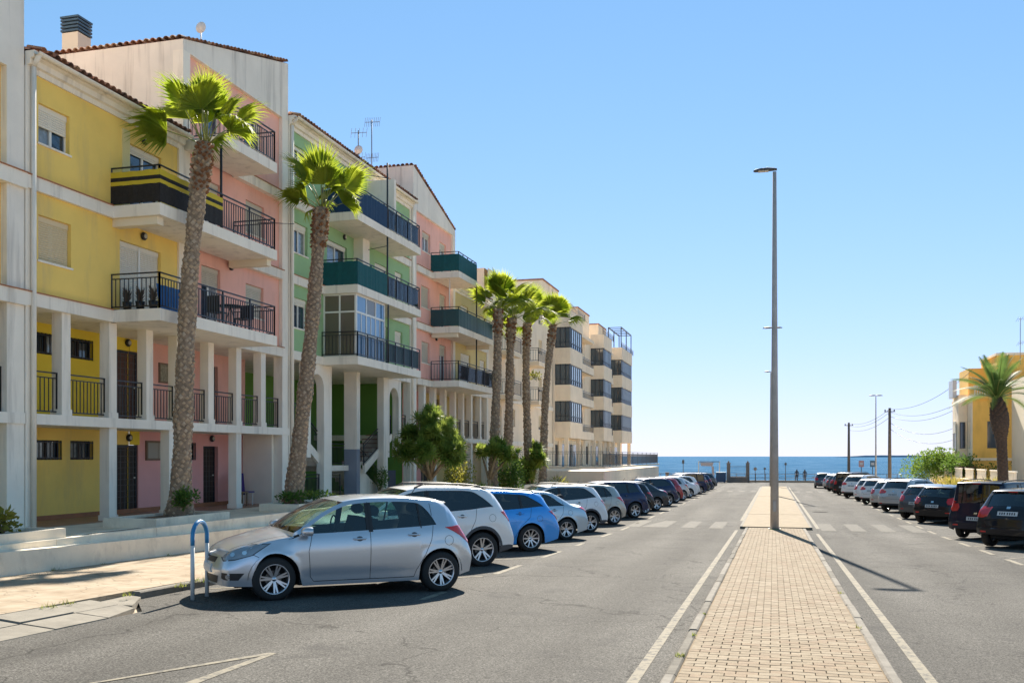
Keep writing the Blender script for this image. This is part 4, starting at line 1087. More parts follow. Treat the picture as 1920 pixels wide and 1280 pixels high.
for i, w_ in enumerate(hh): window(b, FP, *w_, [.5, .7, .2, .9][i], kind='window' if i < 2 else 'balcony_door')
band(b, 50, 53.5, Z3, capm=False); band(b, 47.64, 53.5, Z2, capm=False)
gallery(b, 47.64, 53.5, None, None, [mu2(20.72), mu2(23.2)], [mu2(19.06), mu2(20.72), mu2(22.2), mu2(23.55)], [(*AA(20.05, 20.96), PZ + 1.53, PZ + 2.03), (*AA(23.0, 23.64), PZ, PZ + 1.95)],
        [(*AA(20.0, 20.98), PZ + 4.2, PZ + 4.74), (*AA(21.2, 22.15), PZ + 4.2, PZ + 4.74)], MATS['pale_yellow'], MATS['pale_yellow'], False)
for a_ in (AA(20.0, 20.98), AA(21.2, 22.15)): window(b, BP, *a_, PZ + 4.2, PZ + 4.74, 0, fm=WOODD, n=1, sill=False)
window(b, BP, *AA(20.05, 20.96), PZ + 1.53, PZ + 2.03, 0, fm=WOODD, n=1, sill=False); door(b, BP, *AA(23.02, 24.04), PZ + .005, PZ + 1.94, rec=.03); door(b, BP, *AA(23.55, 24.1), Z1 + .005, Z1 + 2.05, rec=.03)
rails_between(b, [47.8, 48.96, 49.24, 50.44, 50.72, 52.1, 52.38, 53.4], False)
f = MB(); FP.box(f, 53.3, 53.6, PZ - .8, PZ + 10.3, -.3, .05); f.build('pier', WHITE, b)
eave(b, V, 47.64, 53.5, ZE); body(b, BK, V - .2, 47.64, 53.5, PZ, ZE + .2, CREAM, True)

# =================================================================== beige block behind the palms
b = thing('apartment_building', 'plain beige block half hidden behind the row of four palms', 'building', (V, 53.6, PZ))
hh = []
for zz in (0.0, 2.7, 5.4, 8.1, 10.2):
    if zz < 9: hh += [(55.4, 56.6, PZ + zz + .2, PZ + zz + 1.9)]
    hh += [(58.6, 59.8, PZ + zz + .8, PZ + zz + 1.9), (62.3, 63.5, PZ + zz + .2, PZ + zz + 1.9), (66.2, 67.2, PZ + zz + .8, PZ + zz + 1.8)]
f = MB(); FP.wall(f, 53.62, 70.6, PZ - .95, PZ + 12.6, hh, .14); f.build('wall', BEIGE, b)
for i, w_ in enumerate(hh): window(b, FP, *w_, (.3, .8, 0, .5)[(i * 7) % 4], SHUTB, n=1)

for z in (Z2, Z3):
    for a, c in ((54.9, 57.3), (61.8, 64.2)):
        f = MB(); f.box(V, V + 1.1, a, c, z - .25, z); f.build('balcony_slab', BEIGE, b); railing(b, (V + 1.05, a, z), (V + 1.05, c, z), .9, .16, False); railing(b, (V, a, z), (V + 1.05, a, z), .9, .16, False)
for zz in (Z1, Z2): 
    f = MB(); FP.box(f, 53.6, 70.6, zz - .28, zz, 0, .08); f.build('string_course', WHITE, b)
body(b, BK, V - .2, 53.6, 70.6, PZ - .9, PZ + 12.6, BEIGE)
# =================================================================== stepped beige blocks with glazed bays
FRM = mat('bay_frame', (.02, .03, .04), .4)
PANL = mat('bay_glass', (.36, .44, .50), .06, spec=1.0)
PAND = mat('bay_dark_glass', (.06, .085, .10), .08, spec=1.0)
def bay_block(lab, u0, u1, bay0, bay1, z0, nfl, tower, last=False, vfr=-14.8, vwall=-16.0, top=None, frame_top=False):
    b = thing('apartment_building', lab, 'building', (vwall, u0, z0), group='stepped beige blocks with glazed corner bays')
    wp = PL('x+', vwall); bp2 = PL('x+', vfr); sp = PL('y-', bay0)
    FL = 2.8; zt = z0 + 2.6 + nfl * FL
    hh = [(bay1 + .7, u1 - .8, z0 + 2.6 + k * FL + .2, z0 + 2.6 + k * FL + 2.2) for k in range(nfl)] + [(u0 + .6, u0 + 1.9, z0 + .2, z0 + 2.1), (u0 + 3, u1 - 1, z0 + .1, z0 + 2.2)]
    f = MB(); wp.wall(f, u0, u1, z0, zt + .3, hh, .2); f.quad((vwall - 9, u0, z0), (vwall, u0, z0), (vwall, u0, zt + .3), (vwall - 9, u0, zt + .3)); f.build('wall', BEIGE, b)
    for h_ in hh: window(b, wp, *h_, .15, fm=FRM, n=2, kind='balcony_door' if h_[1] - h_[0] > 1.4 else 'window', sill=False)
    for k in range(nfl + 1):
        z = z0 + 2.6 + k * FL
        if k < nfl + 1:
            # parapet band around the bay, then a lower one along the recessed balcony
            f = MB(); f.box(vwall, vfr, bay0, bay1, z - .28, z + .95 if k < nfl or True else z); f.box(vwall, vfr - .35, bay1, u1, z - .28, z - .02)
            if k < nfl: f.box(vfr - .5, vfr - .36, bay1, u1, z - .28, z + .35)
            f.build('parapet', BEIGE, b)
        if k < nfl:
            q = MB(); h0, h1 = z + .95, z + FL - .28
            n1 = 3; n2 = max(3, int((bay1 - bay0) / .75)); D = .06
            for a in [vwall + (vfr - vwall) * i / n1 for i in range(n1 + 1)]: sp.box(q, a - .03, a + .03, h0, h1, -D - .05, -.05)
            for a in [bay0 + .05 + (bay1 - bay0 - .1) * i / n2 for i in range(n2 + 1)]: bp2.box(q, a - .03, a + .03, h0, h1, -D - .05, -.05)
            for z_ in (h0 + .04, h1 - .04, h0 + .42): sp.box(q, vwall, vfr - .05, z_ - .03, z_ + .03, -D - .05, -.055); bp2.box(q, bay0 + .05, bay1, z_ - .03, z_ + .03, -D - .05, -.055)
            o = q.build('bay_window', FRM, b)
            for i in range(n1):
                w_ = (vfr - .08 - vwall) / n1; r_ = MB(); sp.box(r_, vwall + i * w_ + .03, vwall + (i + 1) * w_ - .0, h0 + .05, h1 - .05, -.1, -.09); r_.build('pane', PAND, o)
            for i in range(n2):
                w_ = (bay1 - bay0 - .1) / n2; r_ = MB(); bp2.box(r_, bay0 + .08 + i * w_, bay0 + .02 + (i + 1) * w_, h0 + .45, h1 - .05, -.1, -.09); r_.build('pane', PANL, o)
                r_ = MB(); bp2.box(r_, bay0 + .08 + i * w_, bay0 + .02 + (i + 1) * w_, h0 + .05, h0 + .4, -.1, -.09); r_.build('pane', PAND, o)
            if u1 - bay1 > .8: railing(b, (vfr - .43, bay1, z + .35), (vfr - .43, u1, z + .35), .6, .2, False)
    zt2 = z0 + 2.6 + nfl * FL
    railing(b, (vfr - .1, bay0 + .1, zt2 + .95), (vfr - .1, bay1 + 1.5, zt2 + .95), .55, .2, False)
    if tower:
        f = MB(); f.box(vwall - 8, vwall - .9, tower[0], tower[1], zt2, zt2 + tower[2]); f.build('stair_tower', BEIGE, b)
        tr = MB(); tr.box(vwall - 8.05, vwall - .85, tower[0] - .05, tower[1] + .05, zt2 + tower[2], zt2 + tower[2] + .12); ro = tr.build('tower_roof', TILE, b)
    if frame_top:
        f = MB()
        for a in (bay0 + .1, (bay0 + bay1) / 2, bay1 - .1):
            for x in (vfr - .1, vfr - 1.4): f.bar((x, a, zt2 + .9), (x, a, zt2 + 3.0), .09)
        for x in (vfr - .1, vfr - 1.4): f.bar((x, bay0 + .1, zt2 + 3.0), (x, bay1 - .1, zt2 + 3.0), .1)
        for i in range(6): a = bay0 + .1 + (bay1 - bay0 - .2) * i / 5; f.bar((vfr - .1, a, zt2 + 3.0), (vfr - 1.4, a, zt2 + 3.0), .06)
        f.build('roof_pergola', FRM, b)
    for a in (bay0 + .2, bay1, u1 - .2): 
        f = MB(); f.box(vfr - .5, vfr - .2, a - .15, a + .15, z0, z0 + 2.35); f.build('column', BEIGE, b)
    body(b, vwall - 9, vwall - .25, u0, u1, z0, zt, BEIGE)
    return b
B1Z = 0.95
b = bay_block('first stepped beige block behind the rightmost of the four palms, glazed corner bays', 70.7, 83.0, 71.2, 76.0, B1Z, 3, (70.9, 76.5, 3.3))
b = bay_block('middle stepped beige block with dark glazed bays and roof parapet', 83.1, 93.5, 86.0, 90.5, B1Z, 3, (84.5, 90.0, 3.2))
b = bay_block('last stepped beige block at the sea end with black rooftop pergola', 93.6, 104.5, 96.8, 104.0, B1Z, 3, (95.0, 99.5, 3.1), frame_top=True)
# terrace in front of the beige blocks
b = thing('terrace', 'beige basement terrace wall with metal railing in front of stepped blocks', 'terrace', (-10.2, 59.0, -1.0))
f = MB(); f.box(-16, -10.2, 59.4, 89, -2.2, B1Z); f.box(-17, -16, 59.4, 105, -2.2, B1Z); f.box(-16, -13.2, 89, 105, -2.2, B1Z); f.build('wall', BEIGE, b)
f = MB(); f.box(-10.26, -10.14, 59.3, 89, B1Z + .15, B1Z + .27); f.box(-16, -10.2, 59.34, 59.46, B1Z + .15, B1Z + .27); f.build('coping', BEIGE, b)
railing(b, (-15.8, 59.5, B1Z + .27), (-10.3, 59.5, B1Z + .27), .95, .16, False, posts=4); railing(b, (-10.3, 59.5, B1Z + .27), (-10.3, 88.9, B1Z + .27), .95, .16, False, posts=12)
f = MB(); f.box(-10.19, -10.12, 83, 84, -1.3, -.55); f.build('vent', mat('vent_brown', (.28, .19, .13), .7), b)
f = MB(); f.box(-15, -10.6, 62, 70, -2.0, -.55); 
lowwall = MB(); lowwall.box(-10.1, -9.7, 56, 61.5, -1.6, -.22); lowwall.build('low_wall', WHITE, label='low white wall block at the foot of the terrace', cat='wall')
# ------------------------------------------------------------------ cars
def lerp_tab(tab, x):
    if x <= tab[0][0]: return tab[0][1]
    for i in range(len(tab) - 1):
        (a, va), (b, vb) = tab[i], tab[i + 1]
        if x <= b:
            # monotone cubic
            d = (vb - va) / (b - a)
            dm = (va - tab[i - 1][1]) / (a - tab[i - 1][0]) if i > 0 else d
            dp = (tab[i + 2][1] - vb) / (tab[i + 2][0] - b) if i + 2 < len(tab) else d
            m0 = 0 if dm * d <= 0 else (dm + d) / 2; m1 = 0 if dp * d <= 0 else (dp + d) / 2
            if abs(m0) > 3 * abs(d): m0 = 3 * d
            if abs(m1) > 3 * abs(d): m1 = 3 * d
            t = (x - a) / (b - a); h = b - a
            return (2 * t**3 - 3 * t**2 + 1) * va + (t**3 - 2 * t**2 + t) * h * m0 + (-2 * t**3 + 3 * t**2) * vb + (t**3 - t**2) * h * m1
    return tab[-1][1]

RUBBER = mat('tyre_rubber', (.014, .014, .014), .75)
RIMM = mat('rim_silver', (.62, .62, .64), .28, metal=.85)
BLK = mat('black_trim', (.018, .018, .02), .5)
CLAD = mat('grey_cladding', (.06, .06, .065), .6)
CGLASS = glass_mat('car_glass', (.55, .74, .68), .05)
CGLASS_D = glass_mat('privacy_glass', (.055, .075, .08), .06)
LAMPR = mat('red_lens', (.62, .010, .012), .12, coat=.8)
LAMPW = mat('clear_lens', (.30, .32, .34), .10, metal=.5, coat=1.0)
LAMPO = mat('amber_lens', (.6, .16, .02), .15, coat=.8)
PLATE = mat('plate_white', (.62, .62, .60), .4)
PTXT = mat('plate_character', (.02, .02, .03), .5)
CABIN = mat('cabin_fabric', (.03, .03, .033), .9)
CHROME = mat('chrome', (.7, .7, .72), .12, metal=1)
SEAM = mat('panel_gap', (.012, .012, .013), .7)
UNDER = mat('underbody_black', (.01, .01, .01), .9)
def car_paint(name, col, metal=.0, rough=.35):
    return mat(name, col, rough, metal=metal, spec=.5 if max(col) > .2 else .12, coat=1.0 if max(col) > .2 else .75, coords='obj', noise=(1.5, .02))

def make_wheel(r, w_, style):
    T = MB(); T.lathe([(r * .66, -w_ / 2), (r * .86, -w_ / 2 - .006), (r * .96, -w_ / 2 + .012), (r, -w_ * .3), (r, w_ * .3), (r * .96, w_ / 2 - .012), (r * .86, w_ / 2 + .006), (r * .66, w_ / 2)], 'Y', n=40)
    tyre = T.mesh('tyre', RUBBER)
    R = MB(); ri = r * .68
    R.lathe([(ri, w_ / 2 + .004), (ri * .95, w_ / 2 + .006), (ri * .92, w_ / 2 - .02), (ri * .88, -w_ / 2)], 'Y', n=40)
    R.lathe([(0, w_ / 2 - .035), (ri * .16, w_ / 2 - .035), (ri * .22, w_ / 2 - .05), (ri * .22, w_ / 2 - .09)], 'Y', n=20)
    def spoke(a, w0, w1, tw=0):
        ca, sa = math.cos(a), math.sin(a); pa = (-sa, ca); y0, y1 = w_ / 2 - .036, w_ / 2 - .012
        p = []
        for (rr, ww, yy, off) in ((ri * .15, w0, y0, 0), (ri * .55, (w0 + w1) / 2, y0 + .012, tw * .5), (ri * .94, w1, y1, tw)):
            for s_, dy in ((-1, -.03), (-1, 0), (1, 0), (1, -.03)):
                p.append((ca * rr + pa[0] * (s_ * ww / 2 + off), yy + dy, sa * rr + pa[1] * (s_ * ww / 2 + off)))
        f = []
        for i in range(2):
            for k in range(4): f.append((i * 4 + k, i * 4 + (k + 1) % 4, i * 4 + 4 + (k + 1) % 4, i * 4 + 4 + k))
        R.add(p, f)
    if style == 7:
        for k in range(7):
            a = 2 * math.pi * k / 7 + .1; spoke(a - .09, .028, .022, -.006); spoke(a + .09, .028, .022, .006)
    elif style == 5:
        for k in range(5):
            a = 2 * math.pi * k / 5 + .3; spoke(a - .13, .035, .03, -.01); spoke(a + .13, .035, .03, .01)
    elif style == 10:
        for k in range(10): spoke(2 * math.pi * k / 10, .035, .022)
    else:
        for k in range(6): spoke(2 * math.pi * k / 6 + .2, .06, .045)
    rim = R.mesh('rim', RIMM)
    D = MB(); D.lathe([(0, -.01), (ri * .9, -.01)], 'Y', n=24); D.lathe([(0, .012), (ri * .55, .012)], 'Y', n=24, m=1); disc = D.mesh('brake_disc', [UNDER, mat('brake_steel', (.16, .15, .14), .4, metal=.8)])
    H = MB(); H.lathe([(0, w_ / 2 - .018), (ri * .13, w_ / 2 - .02), (ri * .15, w_ / 2 - .034)], 'Y', n=16); hub = H.mesh('hub_cap', CHROME)
    return tyre, rim, disc, hub

def clip_grid(poly, step):
    """tessellate a 2D polygon on a grid; returns verts2d, faces, boundary loop"""
    bm = bmesh.new(); vs = [bm.verts.new((x, y, 0)) for x, y in poly]; bm.faces.new(vs)
    xs = [p[0] for p in poly]; yy = [p[1] for p in poly]
    for ax, lo, hi in ((0, min(xs), max(xs)), (1, min(yy), max(yy))):
        k = int((hi - lo) / step)
        for i in range(1, k + 1):
            c = lo + (hi - lo) * i / (k + 1); co = Vector((0, 0, 0)); co[ax] = c; no = Vector((0, 0, 0)); no[ax] = 1
            bmesh.ops.bisect_plane(bm, geom=bm.verts[:] + bm.edges[:] + bm.faces[:], plane_co=co, plane_no=no, dist=1e-6)
    bm.verts.index_update()
    v = [(a.co.x, a.co.y) for a in bm.verts]; f = [[a.index for a in q.verts] for q in bm.faces]
    be = [(e.verts[0].index, e.verts[1].index) for e in bm.edges if len(e.link_faces) == 1]
    bm.free(); return v, f, be

class Decal:
    def __init__(s, bvh): s.b = bvh
    def proj(s, o, d, off):
        h = s.b.ray_cast(Vector(o), Vector(d).normalized(), 6)
        if h[0] is None: return None
        n = h[1]
        if n.dot(Vector(d)) > 0: n = -n
        return h[0] + n * off
    def patch(s, mb, poly, mp, d, off=.006, step=.05, m=0, skirt=.02, bulge=0.0):
        v, f, be = clip_grid(poly, step); P = []; ok = True
        for a in v:
            q = s.proj(mp(*a), d, off); P.append(q)
        good = [p is not None for p in P]
        F = [q for q in f if all(good[i] for i in q)]
        P2 = [p if p is not None else Vector((0, 0, 0)) for p in P]
        mb.add(P2, F, m, True)
        if skirt:
            dd = Vector(d).normalized() * skirt
            for a, b in be:
                if good[a] and good[b]:
                    mb.add([P2[a], P2[b], P2[b] + dd, P2[a] + dd], [(0, 1, 2, 3)], m)
    def line(s, mb, pts, mp, d, w_=.008, off=.0015, seg=14):
        P = []
        n = len(pts)
        for i in range(n - 1):
            for k in range(seg if i < n - 2 else seg + 1):
                t = k / seg; a = pts[i]; b = pts[i + 1]; P.append((a[0] + (b[0] - a[0]) * t, a[1] + (b[1] - a[1]) * t))
        Q = []
        for i, p in enumerate(P):
            a = P[max(i - 1, 0)]; b = P[min(i + 1, len(P) - 1)]; tx, ty = b[0] - a[0], b[1] - a[1]; L = math.hypot(tx, ty) or 1
            nx, ny = -ty / L * w_ / 2, tx / L * w_ / 2
            Q.append((s.proj(mp(p[0] + nx, p[1] + ny), d, off), s.proj(mp(p[0] - nx, p[1] - ny), d, off)))
        for (a, b), (c, e) in zip(Q[:-1], Q[1:]):
            if None not in (a, b, c, e): mb.add([a, b, e, c], [(0, 1, 2, 3)])

def build_car_kind(S):
    """returns a list of (name, mesh, material list, parent index, location) describing a car; x forward is +x, origin on the ground between the axles"""
    L, W, H = S['L'], S['W'] / 2, S['H']; xf, xr = S['xf'], S['xr']; R = S['r']; Ra = R + S.get('gap', .055)
    top, belt = S['top'], S['belt']; cow, rf, rr_, rg = S['cowl'], S['rf'], S['rr'], S['rg']  # cowl x, roof front x, roof rear x, rear glass bottom x
    wx0, wx1 = S['win']; bp0, bp1 = S['bp']; roofw = S.get('roofw', .70) * W; crown = .035
    xc = (xf + xr) / 2
    sill = S.get('sill', .20); rearmono = S.get('tail', [(L - .18, 0), (L, 0)])
    def zt_(x): return lerp_tab(top, x)
    def edge(x):      # height of roof/hood edge
        c = crown if cow + .35 < x < rr_ else .05
        if x < cow: c = .03 + .05 * min(1, x / .4)
        return zt_(x) - c
    def zb(x): return min(lerp_tab(belt, x), edge(x) - .01)
    def zwin(x):     # top of side glass
        if x <= wx0 or x >= wx1: return zb(x)
        t0 = (x - wx0) / S.get('wa', .9); t1 = (wx1 - x) / S.get('wb', .35)
        z = edge(x) - S.get('rail', .06)
        k = S.get('wrap', 2.2)
        f = min(1, max(0, t1)); f = 1 - (1 - f) ** k
        z = zb(x) + (z - zb(x)) * f
        return max(zb(x) + .001, min(z, edge(x) - .035))
    def plan(x):
        f = 1.0
        if x < .95: f -= S.get('pf', .16) * ((.95 - x) / .95) ** 2.2
        if x > L - .8: f -= S.get('pr', .10) * ((x - L + .8) / .8) ** 2
        return f
    def wroof(x):
        w_ = roofw
        if x < rf:
            t = max(0, min(1, (x - cow) / (rf - cow))); w_ = roofw + (W * .86 - roofw) * (1 - t) ** 1.3
        if x < cow: w_ = W * .86 - .03 * (cow - x)
        if x > rr_: t = min(1, (x - rr_) / max(.05, rg - rr_)); w_ = roofw + (W * S.get('rw', .80) - roofw) * t
        return w_ * plan(x)
    def hw(x, z):
        zz = zb(x)
        if z <= zz:
            t = (z - sill) / max(.1, (zz - sill))
            p = [(-.6, .90), (0, .955), (.10, .975), (.30, .988), (.55, 1.0), (.75, .995), (.9, .97), (1.0, .935)]
            f = lerp_tab(p, t)
            if x < cow - .1:
                f = lerp_tab([(-.6, .92), (0, .965), (.5, 1.0), (.8, .985), (1.0, .93)], t)
            w_ = f * W * plan(x)
            for xa in (xf, xr):   # arch flares
                dd = math.hypot(x - xa, z - R) - Ra
                if -.02 < dd < .16: w_ += .014 * math.exp(-(max(0, dd) / .06) ** 2)
            # door waist crease and lower scallop
            if xf + .4 < x < xr - .3: w_ -= .014 * math.exp(-((t - .16) / .10) ** 2)
            w_ += .006 * math.exp(-((t - S.get('crease', .66)) / .03) ** 2) * (1 if .6 < x < L - .3 else .5)
            return w_
        t = (z - zz) / max(.02, edge(x) - zz); t = max(0, min(1, t))
        a = W * .935 * plan(x); b = wroof(x)
        return a + (b - a) * (t ** 1.15)
    def bot(x):
        z = sill
        if x < .5: z = sill + .0 + .02
        if x > L - .55: z = sill + .10 * ((x - L + .55) / .55)
        for xa in (xf, xr):
            dx = abs(x - xa)
            if dx < Ra: z = max(z, R + math.sqrt(Ra * Ra - dx * dx))
        return z
    # stations
    X = set()
    for i in range(0, 41): X.add(round(L * i / 40, 3))
    for xa in (xf, xr):
        for i in range(0, 17): X.add(round(xa - Ra * math.cos(math.pi * i / 16), 3))
        X.add(round(xa - Ra - .002, 3)); X.add(round(xa + Ra + .002, 3))
    for a in (.03, .07, .12, L - .02, L - .05, L - .09, L - .14, L - .2, cow, rf, rr_, rg, wx0, wx0 + .1, wx1, wx1 - .05, wx1 - .1, wx1 - .18, bp0, bp1): X.add(round(a, 3))
    for t_ in top: X.add(round(t_[0], 3))
    for (a, b_) in S.get('pill', []): X.add(round(a, 3)); X.add(round(b_, 3))
    keep = {round(q, 3) for q in (bp0, bp1, cow, rf, rr_, rg, wx0, wx1, 0.0, L)} | {round(xa + s_ * Ra, 3) for xa in (xf, xr) for s_ in (-1, 1)} | {round(t_[0], 3) for t_ in top} | {round(q, 3) for p_ in S.get('pill', []) for q in p_}
    X = sorted(X); Y = [X[0]]
    for x in X[1:]:
        if x - Y[-1] < .012 and x not in keep: continue
        Y.append(x)
    X = Y
    NL, NT = 13, 8
    bowf, bowr, bw = S.get('bowf', .22), S.get('bowr', .10), S.get('bw', .13)
    def fin(x, y, z, q=1.0, topq=None):
        xx = x
        k = (abs(y) / W) ** 2.2
        if x < .75: xx += bowf * k * (1 - x / .75) ** 1.2
        if x > L - .5: xx -= bowr * k * ((x - L + .5) / .5)
        # nose and tail lean with height
        if x < .3: xx += S.get('lean', .10) * (1 - x / .3) * max(0, (z - .45)) / .4 if z > .45 else (.05 * (1 - x / .3) * (.45 - z) / .3)
        if x > L - .25: 
            t = (x - L + .25) / .25
            xx -= t * (.07 * max(0, (z - .55)) / .4 + .05 * max(0, (.5 - z)) / .3)
        if topq is not None:
            a = 0
            if cow - .5 < x < rf + .35:
                a = 1 - max(0, (cow - x) / .5) if x < cow else (1 if x < rf else 1 - (x - rf) / .35)
                xx -= bw * (1 - topq ** 2) * max(0, a)
            if rr_ - .3 < x:
                a = min(1, (x - rr_ + .3) / .4); xx += .05 * (1 - topq ** 2) * a * (1 if x < L - .3 else max(0, (L - x) / .3))
        return (xc - xx, y, z)
    G = []
    for x in X:
        col = []; b0 = bot(x); z1 = zb(x)
        if b0 > z1 - .05: b0 = z1 - .05
        for j in range(NL + 1):
            z = b0 + (z1 - b0) * (j / NL); col.append((x, hw(x, z), z, None))
        zw = zwin(x); col.append((x, hw(x, zw), zw, None))
        e = edge(x); we = wroof(x)
        zm = zw + (e - zw) * .6; col.append((x, hw(x, zm), zm, None))
        col.append((x, we, e, 1.0))
        for k in range(1, NT + 1):
            q = 1 - k / NT; c = zt_(x) - e; col.append((x, we * q, e + c * (1 - q ** 2.4) if True else 0, q))
        G.append(col)
    nr = len(G[0])
    P = MB(); idx = {}
    side_i = {1: [], -1: []}
    for s_ in (1, -1):
        for i, col in enumerate(G):
            rowi = []
            for j, (x, y, z, q) in enumerate(col):
                p = fin(x, s_ * y, z, topq=q); P.v.append(p); rowi.append(len(P.v) - 1)
            side_i[s_].append(rowi)
    def fadd(f, m=0): P.f.append(f); P.m.append(m); P.s.append(True)
    wrow = NL; glass = {'side': {}, 'front': [], 'rear': []}
    wins = []   # pane ranges
    cuts = [(wx0, bp0), (bp1, wx1)]
    for a, b_ in S.get('pill', []):
        nc = []
        for c0, c1 in cuts:
            if c0 < a < c1: nc += [(c0, a), (b_, c1)]
            else: nc.append((c0, c1))
        cuts = nc
    for s_ in (1, -1):
        for i in range(len(X) - 1):
            xm = (X[i] + X[i + 1]) / 2
            for j in range(nr - 1):
                f = [side_i[s_][i][j], side_i[s_][i + 1][j], side_i[s_][i + 1][j + 1], side_i[s_][i][j + 1]]
                if s_ < 0: f = f[::-1]
                if j == wrow and wx0 < xm < wx1:
                    hit = None
                    for ci, (c0, c1) in enumerate(cuts):
                        if c0 < xm < c1: hit = ci
                    if hit is not None and not (S.get('panelvan') and hit > 0):
                        glass['side'].setdefault((s_, hit), []).append(f); continue
                    fadd(f, 1); continue
                if j > wrow + 2 and cow < xm < rf: glass['front'].append(f); continue
                if j > wrow + 3 and rr_ + .03 < xm < rg: glass['rear'].append(f); continue
                fadd(f, 0 if not (S.get('clad') and j <= 1) else 2)
    # front and rear caps with bow already in the points: join left and right rows
    for i0, rev in ((0, False), (len(X) - 1, True)):
        NC = 10; rows = []
        for j in range(nr):
            x, y, z, q = G[i0][j]; row = []
            for k in range(NC + 1):
                yy = y * (1 - 2 * k / NC); P.v.append(fin(x, yy, z if q is None else z, topq=None)); row.append(len(P.v) - 1)
            rows.append(row)
        top_j = wrow + 3
        for j in range(top_j):
            for k in range(NC):
                f = [rows[j][k], rows[j][k + 1], rows[j + 1][k + 1], rows[j + 1][k]]
                fadd(f[::-1] if rev else f, 0 if not (S.get('clad') and j <= 2) else 2)
        # fill between edge row and crown
        jj = top_j
        x, y, z, q = G[i0][jj]
        for k in range(NC):
            a, b_ = rows[jj][k], rows[jj][k + 1]
            y0_, y1_ = y * (1 - 2 * k / NC), y * (1 - 2 * (k + 1) / NC)
            def cr(yv): qq = abs(yv) / y; return fin(x, yv, z + (zt_(x) - z) * (1 - qq ** 2.4), topq=None)
            P.v.append(cr(y0_)); P.v.append(cr(y1_)); n_ = len(P.v); f = [a, b_, n_ - 1, n_ - 2]; fadd(f[::-1] if rev else f)
    BODYM = [None, BLK, CLAD]
    parts = []
    def add(name, mb_or_mesh, mats=None, par=None, loc=(0, 0, 0), rot=None, sc=None):
        me = mb_or_mesh.mesh(name, mats) if isinstance(mb_or_mesh, MB) else mb_or_mesh
        parts.append((name, me, par, loc, rot, sc)); return len(parts) - 1
    paint = S['_paint']
    P2 = P.mesh('body', [paint, BLK, CLAD])
    bm = bmesh.new(); bm.from_mesh(P2); bmesh.ops.remove_doubles(bm, verts=bm.verts[:], dist=.0006); bmesh.ops.recalc_face_normals(bm, faces=bm.faces[:]); bm.to_mesh(P2)
    bvh = BVHTree.FromBMesh(bm); bm.free()
    ib = add('body', P2)
    D = Decal(bvh)
    # glass
    def sub(faces, off, name, m):
        g = MB(); used = {}; 
        for f in faces:
            ff = []
            for a in f:
                if a not in used:
                    used[a] = len(g.v); x, y, z = P.v[a]
                    c = Vector((x * .0, y, 0)); 
                    g.v.append((x * (1 - off * .3), y * (1 - off), z - off * .6))
                ff.append(used[a])
            g.f.append(ff); g.m.append(0); g.s.append(True)
        add(name, g, m, ib)
    for key, fs in glass['side'].items():
        sub(fs, .008, 'side_window', CGLASS if (key[1] <= 0 or not S.get('privacy')) else CGLASS_D)
    sub(glass['front'], .006, 'windscreen', glass_mat('windscreen_glass', (.50, .60, .52), .06))
    if not S.get('panelvan'): sub(glass['rear'], .008, 'rear_window', CGLASS_D if S.get('privacy') else CGLASS)
    # black rubber line under side windows
    bl = MB(); sp_ = lambda s_: (lambda a, z: (xc - a, s_ * 2.0, z))
    for s_ in (1, -1):
        D.line(bl, [(wx0 - .03, zb(wx0) - .012), *[(x, zb(x) - .012) for x in X if wx0 < x < wx1 - .02][::3], (wx1 - .02, zb(wx1 - .02) - .012)], sp_(s_), (0, -s_, 0), .03, .003, 3)
    add('window_seal', bl, BLK, ib)
    # panel gaps
    sm = MB(); zs = sill + .03
    for s_ in (1, -1):
        F = sp_(s_); dd = (0, -s_, 0)
        fx = S.get('door0', xf + Ra + .12); mx = (bp0 + bp1) / 2; rx = S.get('rdoor', wx1 - .12)
        D.line(sm, [(fx + .05, zb(fx) - .03), (fx - .0, zb(fx) - .25), (fx + .03, zs + .1), (fx + .08, zs + .03)], F, dd)
        D.line(sm, [(mx, zb(mx) - .01), (mx + .0, .5), (mx, zs + .03)], F, dd); 
        D.line(sm, [(mx, edge(mx) - .05), (mx, zb(mx))], F, dd)
        if not S.get('two'):
            D.line(sm, [(rx + .06, edge(rx) - .05), (rx + .06, zb(rx) + .0), (rx + .02, zb(rx) - .22), (xr - Ra * .72, R + Ra * .78), (xr - Ra - .04, R + .05), (xr - Ra - .08, zs + .03)], F, dd)
        D.line(sm, [(fx + .08, zs + .03), (xr - Ra - .08, zs + .03)], F, dd, .010, .0015, 24)
        D.line(sm, [(.35, lerp_tab(top, .3) - .10), (xf - Ra * .6, R + Ra * .86)], F, dd)
        # fuel flap
        cxx, czz = S.get('fuel', (xr + .12, zb(xr) - .2))
        if s_ == S.get('fuelside', 1): D.line(sm, [(cxx + .075 * math.cos(k * .5236), czz + .075 * math.sin(k * .5236)) for k in range(13)], F, dd, .006, .0015, 3)
    tp = lambda y, a: (xc - a, y, 3.0)
    for s_ in (1, -1): D.line(sm, [(s_ * W * .62, .22), (s_ * W * .74, .5), (s_ * W * .80, cow - .12)], tp, (0, 0, -1))
    # tailgate cut line on the rear face
    rp_ = lambda y, z: (-4.5, y, z); zl = S.get('gate', .50)
    D.line(sm, [(-W * .72, zt_(rg) - .12), (-W * .66, zl + .12), (-W * .55, zl), (0, zl - .01), (W * .55, zl), (W * .66, zl + .12), (W * .72, zt_(rg) - .12)], rp_, (1, 0, 0), .009)
    add('panel_gap', sm, SEAM, ib)
